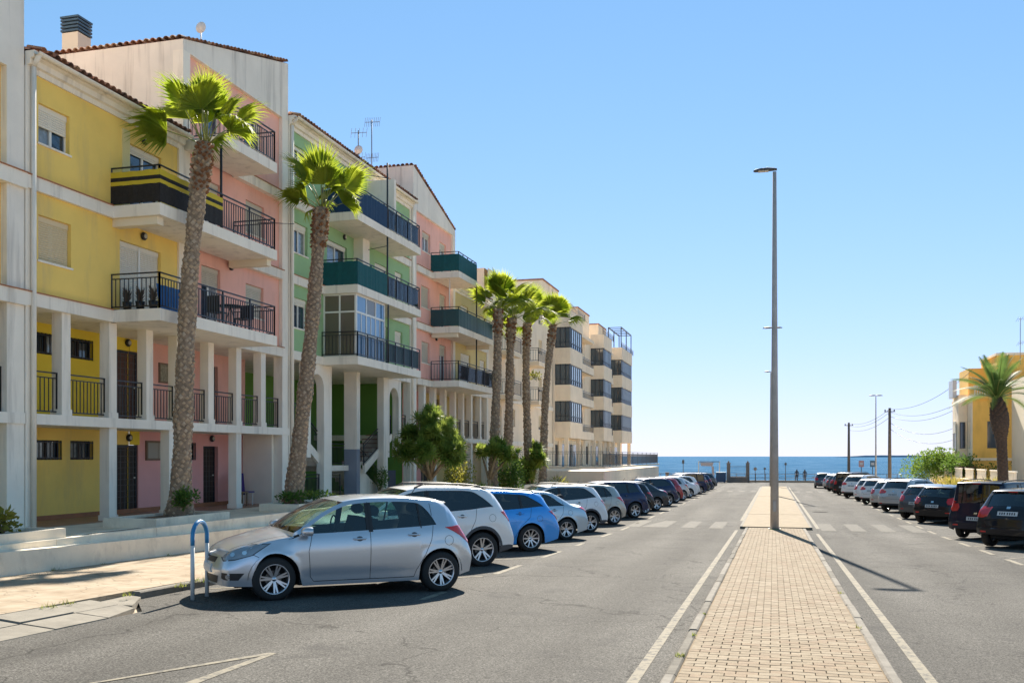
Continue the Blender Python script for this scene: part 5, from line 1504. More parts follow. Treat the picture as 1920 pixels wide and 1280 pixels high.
    # handles
    for s_ in (1, -1):
        for hx in S.get('handles', [bp0 - .12, S.get('rdoor', wx1 - .12) - .26]):
            hz = zb(hx) - .115; q = D.proj((xc - hx, s_ * 2, hz), (0, -s_, 0), .03)
            if q is None: continue
            g = MB(); g.tube([(q.x + .10, q.y - s_ * .028, hz), (q.x + .075, q.y, hz), (q.x - .075, q.y, hz), (q.x - .10, q.y - s_ * .028, hz)], [.010, .014, .014, .010], 8); add('door_handle', g, S.get('hm', paint), ib)
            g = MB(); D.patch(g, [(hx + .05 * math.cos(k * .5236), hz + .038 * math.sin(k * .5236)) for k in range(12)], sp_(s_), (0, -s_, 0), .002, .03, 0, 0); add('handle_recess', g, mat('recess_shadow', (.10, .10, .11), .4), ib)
    # mirrors
    for s_ in (1, -1):
        mxx = wx0 + S.get('mir', .22); mz = zb(mxx) + .045; y = s_ * (hw(mxx, zb(mxx)) + .13); g = MB(); x0 = xc - mxx
        ring = []
        for (dx, sy, sz) in ((.095, .25, .3), (.06, .8, .82), (.0, 1, 1), (-.05, .97, .97)):
            for k in range(12):
                a = 2 * math.pi * k / 12; ca, sa = math.cos(a), math.sin(a)
                ca = math.copysign(abs(ca) ** .7, ca); sa = math.copysign(abs(sa) ** .7, sa)
                ring.append((x0 + dx, y + .105 * sy * ca, mz + .068 * sz * sa))
        fs = [(i * 12 + k, i * 12 + (k + 1) % 12, (i + 1) * 12 + (k + 1) % 12, (i + 1) * 12 + k) for i in range(3) for k in range(12)] + [tuple(range(12))[::-1]]
        g.add(ring, fs, 0, True); io = add('wing_mirror', g, paint if not S.get('blackmir') else BLK, ib)
        g = MB(); g.add([ring[36 + k] for k in range(12)], [tuple(range(12))]); add('mirror_glass', g, mat('mirror_glass', (.5, .55, .6), .03, metal=1), io)
        g = MB(); g.bar((x0 - .0, y, mz - .04), (x0 - .02, y - s_ * .16, mz - .05), .05, .03); add('mirror_arm', g, BLK, io)
    # lamps
    sz0, sz1 = S['tl']
    for s_ in (1, -1):
        g = MB(); dv = Vector((1.0, -s_ * 1.25, 0)).normalized(); org = Vector((-(L - xc) + .1, s_ * (W - .05), 0)) - dv * 1.0; tv = Vector((-dv.y, dv.x, 0)) * s_
        mp = lambda a, z, org=org, tv=tv: (org.x + tv.x * a, org.y + tv.y * a, z)
        # a>0 towards the middle of the car's tail
        pol = S.get('tlp', [(-.24, sz1 - .01), (-.05, sz1), (.10, sz1 - .06), (.17, sz0 + .12), (.16, sz0 + .02), (.05, sz0), (-.06, sz0 + .12)])
        pol = [(a if s_ > 0 else a, z) for a, z in pol]
        # orient so that negative a runs along the flank
        t1 = Vector((1, 0, 0)); sgn = 1 if tv.dot(t1) < 0 else -1
        mp = lambda a, z, org=org, tv=tv, sgn=sgn: (org.x + tv.x * a * sgn, org.y + tv.y * a * sgn, z)
        D.patch(g, pol, mp, dv, .012, .05, 0, .02)
        il = add('tail_light', g, LAMPR, ib)
        hz0, hz1, hl = S['hl']
        g = MB(); dv = Vector((-1.0, -s_ * 1.9, -.10)).normalized(); org = Vector((xc - .32, s_ * (W - .12), 0)) - dv * 1.0; 
        tv = Vector((-dv.y, dv.x, 0)).normalized(); sgn = 1 if tv.x > 0 else -1
        mp = lambda a, z, org=org, tv=tv, sgn=sgn: (org.x + tv.x * a * sgn, org.y + tv.y * a * sgn, z + .05)
        pol = [(-.36 * hl, hz1 + .015), (-.12 * hl, hz1 - .0), (.16 * hl, hz1 - .10), (.26 * hl, hz0 + .03), (.22 * hl, hz0 - .02), (.05, hz0), (-.16 * hl, hz0 + .06)]
        D.patch(g, pol, mp, dv, .006, .04, 0, .02)
        il = add('headlight', g, LAMPW, ib)
        g = MB(); D.patch(g, [(a * 1.08 - .0, (z - (hz0 + hz1) / 2) * 1.12 + (hz0 + hz1) / 2) for a, z in pol], mp, dv, .002, .05, 0, 0); add('lamp_surround', g, BLK, il)
        g = MB(); 
        for cc, zc in ((.10, .30), (-.06, .45)): D.patch(g, [(cc * hl + .035 * math.cos(k * .7854), hz0 + (hz1 - hz0) * zc + .03 * math.sin(k * .7854)) for k in range(8)], mp, dv, .010, .04, 0, 0)
        add('lamp_reflector', g, mat('lamp_reflector', (.75, .78, .8), .08, metal=.9), il)
        # fog lamp recess
        dv = Vector((-1.0, -s_ * 1.2, 0)).normalized(); org = Vector((xc - .2, s_ * (W - .2), 0)) - dv * 1.0; tv = Vector((-dv.y, dv.x, 0)).normalized(); sgn = 1 if tv.x > 0 else -1
        mp = lambda a, z, org=org, tv=tv, sgn=sgn: (org.x + tv.x * a * sgn, org.y + tv.y * a * sgn, z)
        g = MB(); D.patch(g, [(-.22, .41), (.12, .41), (.14, .33), (.08, .31), (-.14, .31)], mp, dv, .003, .05, 0, 0); io = add('fog_lamp_recess', g, BLK, ib)
        g = MB(); D.patch(g, [(.0 + .035 * math.cos(k * .7854), .36 + .032 * math.sin(k * .7854)) for k in range(8)], mp, dv, .012, .04); add('fog_lamp', g, LAMPW, io)
    # grille and plates
    fp_ = lambda y, z: (4.5, y, z)
    g = MB(); D.patch(g, [(-.42, .62), (.42, .62), (.36, .54), (-.36, .54)], fp_, (-1, 0, 0), .004, .08, 0, 0); D.patch(g, [(-.48, .36), (.48, .36), (.42, .25), (-.42, .25)], fp_, (-1, 0, 0), .004, .08, 0, 0); ig = add('grille', g, BLK, ib)
    g = MB(); D.patch(g, [(-.06, .60), (.06, .60), (.06, .565), (-.06, .565)], fp_, (-1, 0, 0), .014, .04); add('badge', g, CHROME, ig)
    g = MB(); D.patch(g, [(-.26, .50), (.26, .50), (.26, .39), (-.26, .39)], fp_, (-1, 0, 0), .015, .1); ip = add('front_plate', g, PLATE, ib)
    pz = S.get('plate', (.62, .60)); zc = pz[0]
    g = MB(); D.patch(g, [(-.26, zc + .055), (.26, zc + .055), (.26, zc - .055), (-.26, zc - .055)], rp_, (1, 0, 0), .018, .1, 0, .02); ip = add('rear_plate', g, PLATE, ib)
    g = MB(); 
    for i, yv in enumerate((-.19, -.13, -.07, -.01, .07, .13, .19)): D.patch(g, [(yv - .018, zc + .03), (yv + .018, zc + .03), (yv + .014, zc - .03), (yv - .014, zc - .03)], rp_, (1, 0, 0), .021, .2, 0, 0)
    add('plate_characters', g, PTXT, ip)
    g = MB(); D.patch(g, [(-.05, zc + .19), (.05, zc + .19), (.05, zc + .13), (-.05, zc + .13)], rp_, (1, 0, 0), .012, .1); add('badge', g, CHROME, ib)
    # wiper, high brake light, spoiler lip
    g = MB(); a = D.proj((-4.5, .0, zt_(rg) + .03), (1, 0, 0), .03); c = D.proj((-4.5, -.32, zt_(rg) + .06), (1, 0, 0), .03)
    if a is not None and c is not None and not S.get('nowiper'): g.bar(a, c, .02); add('rear_wiper', g, BLK, ib)
    xs_ = rr_ + .02; ze = zt_(rr_)
    if S.get('spoiler', True):
        g = MB(); n = 10; vs = []
        for k in range(n + 1):
            yv = wroof(rr_) * (1 - 2 * k / n) * .96; qq = abs(yv) / wroof(rr_)
            zq = ze - .02 * qq ** 2 ; xo = .12 * (1 - qq ** 4)
            vs += [(xc - (rr_ - .10), yv, zq + .014), (xc - (rr_ + xo), yv, zq - .012), (xc - (rr_ + xo - .01), yv, zq - .04), (xc - (rr_ - .02), yv, zq - .045)]
        fs = [(i * 4 + k, i * 4 + k + 1, i * 4 + 5 + k, i * 4 + 4 + k) for i in range(n) for k in range(3)]
        g.add(vs, fs, 0, True); isp = add('spoiler', g, paint, ib)
        g = MB(); g.box(xc - (rr_ + .128), xc - (rr_ + .11), -.12, .12, ze - .034, ze - .016); add('brake_light', g, LAMPR, isp)
    g = MB(); D.patch(g, [(-W * .8, .34), (W * .8, .34), (W * .7, sill + .08), (-W * .7, sill + .08)], rp_, (1, 0, 0), .006, .1, 0, 0); add('rear_diffuser', g, CLAD if not S.get('plainbump') else BLK, ib)
    for s_ in (1, -1):
        g = MB(); D.patch(g, [(s_ * W * .78, .46), (s_ * W * .60, .46), (s_ * W * .60, .42), (s_ * W * .78, .42)], rp_, (1, 0, 0), .004, .1, 0, 0); add('reflector', g, LAMPR, ib)
    if S.get('rails'):
        for s_ in (1, -1):
            g = MB(); pts = []
            for k in range(9):
                x = rf + .15 + (rr_ - rf - .25) * k / 8; lift = .055 if 0 < k < 8 else .0; pts.append((xc - x, s_ * (wroof(x) - .05), edge(x) + lift + .012))
            g.tube(pts, .017, 8); add('roof_rail', g, BLK if S['rails'] == 'b' else CHROME, ib)
    g = MB(); ax = rr_ - .35; g.tube([(xc - ax, 0, zt_(ax)), (xc - ax - .12, 0, zt_(ax) + .16)], .006, 6); add('aerial', g, BLK, ib)
    # cladding strips around arches
    if S.get('clad'):
        g = MB()
        for s_ in (1, -1):
            for xa in (xf, xr):
                n = 22; pv = None
                for k in range(n + 1):
                    an = math.pi * (k / n) ; row = []
                    for rr2 in (Ra - .004, Ra + .055):
                        x = xa - rr2 * math.cos(an); z = R + rr2 * math.sin(an)
                        if z < sill: z = sill
                        q = D.proj((xc - x, s_ * 2, z + (.004 if rr2 > Ra else .012)), (0, -s_, 0), .008); row.append(q)
                    if pv and None not in row and None not in pv: g.add([pv[0], pv[1], row[1], row[0]], [(0, 1, 2, 3)], 0, True)
                    pv = row
            D.patch(g, [(xf + Ra + .04, .34), (xr - Ra - .04, .34), (xr - Ra - .02, sill + .01), (xf + Ra + .02, sill + .01)], sp_(s_), (0, -s_, 0), .006, .12, 0, 0)
        add('arch_cladding', g, CLAD, ib)
    # underbody, arch liners, cabin
    g = MB(); g.box(xc - (L - .35), xc - .3, -W * .62, W * .62, sill - .02, sill + .1)
    g.box(xc - (xr - Ra), xc - (xf + Ra), -W * .93, W * .93, sill + .005, sill + .08)
    for xa in (xf, xr):
        for s_ in (1, -1):
            for k in range(12):
                a0_, a1_ = math.pi * k / 12, math.pi * (k + 1) / 12; q = []
                for a in (a0_, a1_):
                    x = xa - (Ra + .001) * math.cos(a); z = R + (Ra + .001) * math.sin(a); q += [(xc - x, s_ * (hw(x, max(z, sill)) - .004), z), (xc - x, s_ * W * .45, z)]
                g.quad(q[0], q[1], q[3], q[2])
            g.quad((xc - xa + Ra, s_ * W * .5, sill - .05), (xc - xa - Ra, s_ * W * .5, sill - .05), (xc - xa - Ra, s_ * W * .5, R + Ra), (xc - xa + Ra, s_ * W * .5, R + Ra))
    add('underbody', g, UNDER, ib)
    g = MB(); zf = sill + .12; zbm = zb((wx0 + wx1) / 2)
    g.box(xc - (rr_ + .0), xc - (cow + .35), -W * .84, W * .84, zf, zf + .05)
    g.box(xc - (cow + .62), xc - (cow + .1), -W * .80, W * .80, zf + .3, zbm - .0)            # dashboard
    sx = (bp0 - .42)
    for s_ in (1, -1):
        def seat(x, y, w_, hr=True):
            g.box(xc - (x + .5), xc - x, y - w_, y + w_, zf, zf + .28)
            q = [(xc - (x + .42), zf + .25), (xc - (x + .58), zbm + .16), (xc - (x + .68), zbm + .15), (xc - (x + .54), zf + .25)]
            g.add([(a, y - w_, z) for a, z in q] + [(a, y + w_ , z) for a, z in q], [(0, 1, 2, 3), (7, 6, 5, 4), (0, 1, 5, 4), (1, 2, 6, 5), (2, 3, 7, 6)])
            if hr: g.lathe([(0, -.12), (.075, -.11), (.09, 0), (.075, .11), (0, .12)], 'Y', (xc - (x + .66), y, zbm + .27), 10)
        seat(sx, s_ * .36, .23)
        seat(min(sx + .95, xr - .55), s_ * .36, .30)
    g.lathe([(.17, -.012), (.19, 0), (.17, .012)], 'X', (xc - (cow + .72), .36, zbm + .03), 18)
    add('cabin', g, CABIN, ib)
    # wheels
    tyre, rim, disc, hub = S['_wheel']
    for xa in (xf, xr):
        for s_ in (1, -1):
            wi = add('wheel', disc, None, None, (xc - xa, s_ * (W - .105), R), (0, 0, 0 if s_ > 0 else math.pi))
            add('tyre', tyre, None, wi); add('rim', rim, None, wi); add('hub_cap', hub, None, wi)
    return parts

def spawn_car(kind, label, loc, yaw, pitch=0.0, paint=None, scale=1.0, group=None, drop=()):
    K = CARK[kind]; base = CAR_SPECS[kind]['_paint']
    root = thing('parked_car', label, 'car', loc, yaw, group)
    root.rotation_euler = (0, pitch, yaw); root.scale = (scale,) * 3
    objs = []
    for (name, me, par, l, rot, sc) in K:
        o = bpy.data.objects.new(name, me); COL.objects.link(o)
        o.parent = root if par is None else objs[par]
        o.location = l
        if rot is not None: o.rotation_euler = rot
        if paint is not None and name in ('body', 'door_handle', 'wing_mirror', 'spoiler'):
            for sl_ in o.material_slots:
                if sl_.material == base: sl_.link = 'OBJECT'; sl_.material = paint
        objs.append(o)
    # depth limit: children of wheel and lamps are the third level already
    return root

SILVER = car_paint('silver_paint', (.56, .60, .65), .65, .28)
CAR_SPECS = {
 'hatch': dict(L=4.0, W=1.74, H=1.49, xf=.79, xr=3.37, r=.315, cowl=1.08, rf=1.86, rr=3.52, rg=3.80, win=(1.02, 3.30), bp=(2.17, 2.27), pill=[(3.02, 3.05)], wb=.30, wa=.9,
    top=[(0, .66), (.05, .72), (.14, .77), (.3, .83), (.6, .915), (.85, .965), (1.08, 1.01), (1.4, 1.21), (1.86, 1.425), (2.3, 1.485), (2.7, 1.49), (3.1, 1.46), (3.52, 1.395), (3.70, 1.19), (3.80, 1.04), (3.88, .95), (3.95, .84), (4.0, .70)],
    belt=[(0, .60), (.6, .83), (1.02, .925), (1.6, .955), (2.3, .985), (3.0, 1.02), (3.5, 1.05), (4.0, .80)], tl=(.73, 1.0), hl=(.60, .80, 1.05), plate=(.68, 0), gate=.52, wheel=(.315, .205, 7), paint=SILVER, tlp=[(-.36, 1.0), (-.12, 1.02), (.08, .97), (.15, .85), (.13, .75), (.03, .74), (-.05, .80), (-.16, .88)], fuelside=1, fuel=(3.50, .80)),
 'suv': dict(L=4.28, W=1.78, H=1.64, xf=.90, xr=3.46, r=.35, gap=.06, sill=.26, cowl=1.15, rf=1.95, rr=3.75, rg=4.05, win=(1.12, 3.72), bp=(2.28, 2.38), wb=.42, wrap=1.6,
    top=[(0, .78), (.05, .86), (.14, .92), (.35, .98), (.7, 1.04), (.95, 1.08), (1.15, 1.13), (1.5, 1.36), (1.95, 1.56), (2.4, 1.62), (3.0, 1.62), (3.4, 1.59), (3.75, 1.53), (3.92, 1.34), (4.05, 1.17), (4.14, 1.05), (4.22, .92), (4.28, .78)],
    belt=[(0, .70), (.6, .95), (1.12, 1.03), (1.8, 1.06), (2.5, 1.10), (3.2, 1.15), (3.7, 1.20), (4.28, .9)], tl=(.86, 1.10), hl=(.76, .95, 1.0), plate=(.86, 0), gate=.66, wheel=(.35, .22, 5), paint=car_paint('pearl_white', (.80, .79, .77), .1, .35), clad=True, rails='b', rdoor=3.28, fuel=(3.68, .98), privacy=True, fuelside=1,
    tlp=[(-.22, 1.10), (.0, 1.11), (.20, 1.03), (.24, .97), (.20, .92), (-.02, .90), (-.10, .98)]),
 'wagon': dict(L=4.45, W=1.82, H=1.50, xf=.90, xr=3.54, r=.325, cowl=1.22, rf=2.02, rr=3.95, rg=4.22, win=(1.16, 3.92), bp=(2.36, 2.46), pill=[(3.28, 3.34)], wb=.50, wrap=1.7,
    top=[(0, .64), (.05, .71), (.14, .77), (.35, .85), (.7, .93), (1.0, .98), (1.22, 1.02), (1.6, 1.24), (2.02, 1.42), (2.5, 1.49), (3.1, 1.48), (3.6, 1.44), (3.95, 1.38), (4.10, 1.18), (4.22, 1.03), (4.32, .94), (4.40, .83), (4.45, .70)],
    belt=[(0, .58), (.6, .83), (1.16, .93), (1.8, .96), (2.6, 1.0), (3.4, 1.05), (3.9, 1.09), (4.45, .8)], tl=(.74, .98), hl=(.64, .84, 1.1), plate=(.70, 0), gate=.55, wheel=(.325, .21, 10), rdoor=3.5, fuel=(3.78, .80), paint=car_paint('bright_blue_paint', (.02, .30, .80), .25, .3), rails='b', privacy=True, fuelside=1),
 'sedan': dict(L=4.35, W=1.78, H=1.45, xf=.90, xr=3.48, r=.32, cowl=1.22, rf=2.02, rr=3.20, rg=3.78, win=(1.18, 3.45), bp=(2.34, 2.44), wb=.55, wrap=1.5, bowr=.12, spoiler=False, nowiper=True,
    top=[(0, .62), (.05, .69), (.14, .75), (.35, .83), (.7, .91), (1.0, .96), (1.22, 1.0), (1.6, 1.21), (2.02, 1.38), (2.5, 1.445), (2.9, 1.43), (3.20, 1.37), (3.5, 1.22), (3.78, 1.06), (4.0, 1.03), (4.2, 1.0), (4.30, .90), (4.35, .74)],
    belt=[(0, .56), (.6, .80), (1.18, .91), (1.8, .94), (2.6, .98), (3.4, 1.01), (4.35, .86)], tl=(.76, .96), hl=(.62, .82, 1.1), plate=(.72, 0), gate=.60, wheel=(.32, .21, 5), paint=car_paint('pale_blue_paint', (.50, .60, .68), .6, .33), fuelside=1),
 'van': dict(L=4.40, W=1.80, H=1.80, xf=.86, xr=3.58, r=.32, gap=.06, sill=.22, cowl=1.02, rf=1.72, rr=4.18, rg=4.32, win=(1.05, 4.05), bp=(2.08, 2.18), pill=[(3.22, 3.32)], wb=.16, wrap=3, roofw=.80, bowr=.06, pf=.14, pr=.05, rw=.84,
    top=[(0, .76), (.05, .84), (.14, .91), (.35, .98), (.7, 1.06), (1.02, 1.14), (1.35, 1.42), (1.72, 1.68), (2.2, 1.77), (3.0, 1.79), (3.7, 1.77), (4.18, 1.73), (4.26, 1.42), (4.32, 1.12), (4.35, 1.0), (4.38, .85), (4.40, .70)],
    belt=[(0, .68), (.6, .93), (1.05, 1.02), (2.0, 1.05), (3.0, 1.07), (4.0, 1.09), (4.40, .9)], tl=(.84, 1.18), hl=(.72, .93, 1.0), plate=(.64, 0), gate=.48, wheel=(.32, .2, 6), rdoor=3.25, fuel=(3.80, .90), paint=car_paint('navy_black_paint', (.006, .009, .028), .2, .3), rails='b', two=False, privacy=True, blackmir=True, spoiler=True, fuelside=1),
 'suv2': dict(L=4.31, W=1.82, H=1.62, xf=.82, xr=3.49, r=.345, gap=.07, sill=.27, cowl=1.12, rf=1.85, rr=3.78, rg=4.06, win=(1.12, 3.78), bp=(2.22, 2.34), pill=[(3.14, 3.22)], wb=.34, wrap=2,
    top=[(0, .80), (.05, .88), (.14, .94), (.35, 1.0), (.7, 1.06), (.95, 1.1), (1.12, 1.14), (1.45, 1.37), (1.85, 1.55), (2.4, 1.61), (3.0, 1.61), (3.4, 1.59), (3.78, 1.53), (3.93, 1.33), (4.06, 1.14), (4.16, 1.08), (4.25, .96), (4.31, .80)],
    belt=[(0, .72), (.6, .97), (1.12, 1.05), (1.8, 1.06), (2.5, 1.08), (3.2, 1.11), (3.7, 1.14), (4.31, .95)], tl=(.80, 1.10), hl=(.76, .95, 1.0), plate=(.93, 0), gate=.60, wheel=(.345, .22, 6), rdoor=3.3, fuel=(3.66, .92), paint=car_paint('black_paint', (.010, .010, .013), .0, .3), clad=False, privacy=True, fuelside=1,
    tlp=[(-.06, 1.10), (.10, 1.12), (.18, 1.08), (.19, .84), (.10, .80), (-.04, .82)]),
}
CARK = {}
for k_, S_ in CAR_SPECS.items():
    S_['_paint'] = S_['paint']; S_['_wheel'] = make_wheel(*S_['wheel']); CARK[k_] = build_car_kind(S_)
PAINTS = dict(white=car_paint('white_paint', (.80, .80, .80), 0, .3), silver=car_paint('light_silver_paint', (.56, .56, .56), .45, .35), grey=car_paint('grey_paint_metal', (.11, .12, .135), .5), dkgrey=car_paint('dark_grey_metal', (.035, .04, .048), .5),
              navy=car_paint('navy_paint_car', (.012, .025, .08), .3), black=CAR_SPECS['suv2']['paint'], red=car_paint('red_paint', (.38, .010, .025), .2), pblue=CAR_SPECS['sedan']['paint'], blue=CAR_SPECS['wagon']['paint'], beige=car_paint('champagne_paint', (.45, .43, .39), .6))
def park(kind, label, x, y, deg, paint, scale=1.04, group=None, dz=0):
    """x, y: ground point of the visible rear wheel nearest the driving lane; deg: heading of the nose"""
    S = CAR_SPECS[kind]; a = math.radians(deg); xc = (S['xf'] + S['xr']) / 2; rx = (xc - S['xr']) * scale; ry = (S['W'] / 2 - .1) * scale * (1 if x < 0 else 1)
    ca, sa = math.cos(a), math.sin(a); cx = x - (rx * ca - ry * sa); cy = y - (rx * sa + ry * ca)
    z = road(cy) ; sl_ = .0205 if cy < 34 else .009
    return spawn_car(kind, label, (cx, cy, z), a, math.atan(sl_) * sa, PAINTS.get(paint) if paint else None, scale, group)
GL = 'cars parked nose-in along the left kerb'; GR = 'cars parked nose-in along the right kerb'
# left row: nose towards -x -y; the visible rear wheel is the car's left rear
LEFT = [('hatch', 'silver hatchback at the near end of the left row, beside the blue topped hoop', 14.75, 223, None, -5.25, 1.045),
 ('suv', 'pearl white SUV with grey cladding between silver hatchback and bright blue estate', 19.0, 222, None, -5.85, 1.03),
 ('wagon', 'bright blue estate car with multi spoke wheels, just behind the pearl white SUV', 23.1, 222, None, -5.85, 1.03),
 ('sedan', 'pale ice blue car directly behind the bright blue estate', 27.6, 222, None, -5.9, 1.0),
 ('suv', 'plain white crossover after the pale ice blue car', 31.4, 222, 'white', -5.9, .98),
 ('hatch', 'silver-white hatchback on the near side of the first navy car in the left row', 36.3, 222, 'beige', -5.88, 1.04),
 ('suv2', 'navy SUV with bright alloy wheel, first dark car of the left row', 41.0, 222, 'navy', -5.75, .98),
 ('hatch', 'nearly black hatchback squeezed behind the navy SUV in the left row', 44.4, 222, 'black', -5.75, 1.0),
 ('sedan', 'dark saloon with pale rear lip, third dark car of the left row', 48.0, 222, 'dkgrey', -5.65, 1.02),
 ('suv', 'tall navy car with dark glass just before the red car of the left row', 53.6, 222, 'navy', -5.65, .96),
 ('hatch', 'bright red hatchback, the only red car of the left row', 58.6, 222, 'red', -5.7, 1.02),
 ('hatch', 'pale silver hatchback immediately behind the red car of the left row', 62.6, 222, 'silver', -5.65, 1.02),
 ('sedan', 'first white saloon beyond the red and pale silver cars of the left row', 67.5, 222, 'white', -5.65, 1.0),
 ('hatch', 'small white hatchback between white saloon and navy minivan in the left row', 71.7, 222, 'white', -5.65, 1.0),
 ('van', 'navy minivan with red tail lamps towards the far end of the left row', 77.0, 222, 'navy', -5.6, .92),
 ('hatch', 'dark grey hatchback behind the navy minivan of the left row', 81.6, 222, 'dkgrey', -5.6, 1.0),
 ('hatch', 'second last car of the left row, a dark navy hatchback', 86.5, 222, 'navy', -5.6, 1.0),
 ('suv', 'last car of the left row, grey and nearest the blue container', 91.6, 222, 'grey', -5.6, .95)]
for kd, lb, y, hd, pt_, x, sc_ in LEFT: park(kd, lb, x, y, hd, pt_, sc_, GL)
RIGHT = [('suv2', 'black SUV with white bumper lettering, nearest car at the right photo edge', 5.75, 28.9, 52, None, 1.0),
 ('van', 'tall dark navy family van with roof rails, second car of the right row', 5.72, 32.7, 52, None, 1.0),
 ('hatch', 'black hatchback with glowing red lamps, just past the dark van on the right', 5.7, 41.3, 52, 'black', 1.02),
 ('hatch', 'dark grey hatchback between the black hatchback and the silver people carrier', 5.5, 44.4, 52, 'grey', 1.0),
 ('suv', 'silver people carrier with roof rails in the middle of the right row', 5.4, 50.7, 52, 'silver', 1.0),
 ('hatch', 'silver hatchback just past the silver people carrier of the right row', 5.35, 55.4, 52, 'silver', 1.0),
 ('suv', 'white crossover past the two silver cars of the right row', 5.25, 59.8, 52, 'white', .93),
 ('hatch', 'small white hatchback squeezed between two white crossovers on the right', 5.25, 65.0, 52, 'white', .98),
 ('suv', 'large white SUV standing farthest out of the white cars on the right', 5.0, 71.0, 52, 'white', 1.0),
 ('van', 'black van beyond the white cars of the right row', 4.9, 78.0, 52, 'black', .98),
 ('suv2', 'dark plum SUV beyond the black van of the right row', 4.9, 83.5, 52, 'dkgrey', 1.0),
 ('hatch', 'tiny grey-blue hatchback at the far end of the right row', 4.8, 89.5, 52, 'grey', 1.0),
 ('hatch', 'farthest silver hatchback of the right row by the beach road', 4.9, 97.0, 52, 'silver', 1.0)]
for kd, lb, x, y, hd, pt_, sc_ in RIGHT: park(kd, lb, x, y, hd, pt_, sc_, GR)
spawn_car('hatch', 'grey-blue car driving away in the middle of the right lane near the beach', (4.9, 101.5, road(101.5)), math.radians(88), .009, PAINTS['grey'], 1.05)
# ------------------------------------------------------------------ vegetation
LEAFP = leaf_mat('fan_palm_leaf', (.13, .20, .015), (.26, .31, .035), 1.4, .55)
LEAFY = leaf_mat('young_palm_leaf', (.30, .30, .03), (.40, .38, .05), 2, .55)
PETI = mat('palm_petiole', (.22, .24, .06), .5)
BARK1 = mat('palm_trunk', (.27, .19, .125), .95, noise=(9, .35), bump=(30, .6))
SCALE1 = mat('palm_leaf_base', (.43, .31, .20), .9, noise=(7, .3), bump=(40, .5))
SCALE2 = mat('palm_leaf_base_pale', (.42, .33, .24), .9, noise=(7, .25), bump=(40, .5))
SCALE3 = mat('palm_leaf_base_rust', (.22, .10, .045), .95, noise=(7, .3), bump=(40, .5))
YUC = leaf_mat('yucca_leaf', (.11, .19, .03), (.24, .30, .06), 2.2, .45)
SHR = leaf_mat('shrub_leaf', (.05, .11, .02), (.12, .20, .035), 2.5, .4)
SHRY = leaf_mat('yellow_shrub_leaf', (.16, .17, .03), (.24, .24, .04), 2.5, .45)
DATE = leaf_mat('date_palm_leaf', (.05, .10, .025), (.10, .17, .04), 1.5, .35)

def fan_frond(seed, L=1.15, pl=.95, n=36, spread=150, fold=.35, droop=.35):
    """fan leaf: petiole along +x then a pleated blade; built in a local frame, up = +z"""
    r = random.Random(seed); f = MB()
    P = [(0, 0, 0), (pl * .5, 0, .05), (pl, 0, .0)]
    f.tube(P, [.024, .018, .012], 5, 1)
    h = Vector(P[-1])
    for i in range(n):
        a = math.radians(-spread + 2 * spread * i / (n - 1) + r.uniform(-2, 2)) * .93
        Lk = L * (1 - .28 * abs(a / math.radians(spread)) ** 2) * r.uniform(.93, 1.05)
        # the blade is folded along its midrib like a shallow V
        wd = Lk * math.radians(2 * spread / n) * .64
        prev = None; k = 7
        for j in range(k + 1):
            t = j / k; rad = Lk * t
            x = math.cos(a) * rad; y = math.sin(a) * rad; z = -abs(math.sin(a)) * fold * rad * -.55
            dr = droop * 1.15 * max(0, t - .42) ** 1.6 * Lk * (1.6 if t > .6 else 1) * r.uniform(.8, 1.25)
            x -= math.cos(a) * dr * .35; y -= math.sin(a) * dr * .35; z -= dr
            ww = wd * (t / .58 if t < .58 else max(.03, (1 - t) / .42)) * (1 if t < .58 else .38 + .6 * (1 - t))
            px, py = -math.sin(a) * ww, math.cos(a) * ww
            c = (h.x + x, h.y + y, h.z + z); row = [(c[0] + px, c[1] + py, c[2] - ww * .25), (c[0], c[1], c[2] + ww * .25), (c[0] - px, c[1] - py, c[2] - ww * .25)]
            if prev: f.add([prev[0], prev[1], row[1], row[0], prev[2], row[2]], [(0, 1, 2, 3), (1, 4, 5, 2)])
            prev = row
    return f
FANS = []
for i, (dr, sp, L_) in enumerate([(.35, 80, 1.2), (.8, 88, 1.15), (1.5, 95, 1.2), (.15, 60, 1.15), (.6, 84, 1.2)]):
    FANS.append(fan_frond(40 + i, L=L_, droop=dr, spread=sp).mesh('frond', [LEAFP, PETI]))
FANY = fan_frond(77, L=.95, droop=.05, spread=38, n=16).mesh('frond', [LEAFY, PETI])

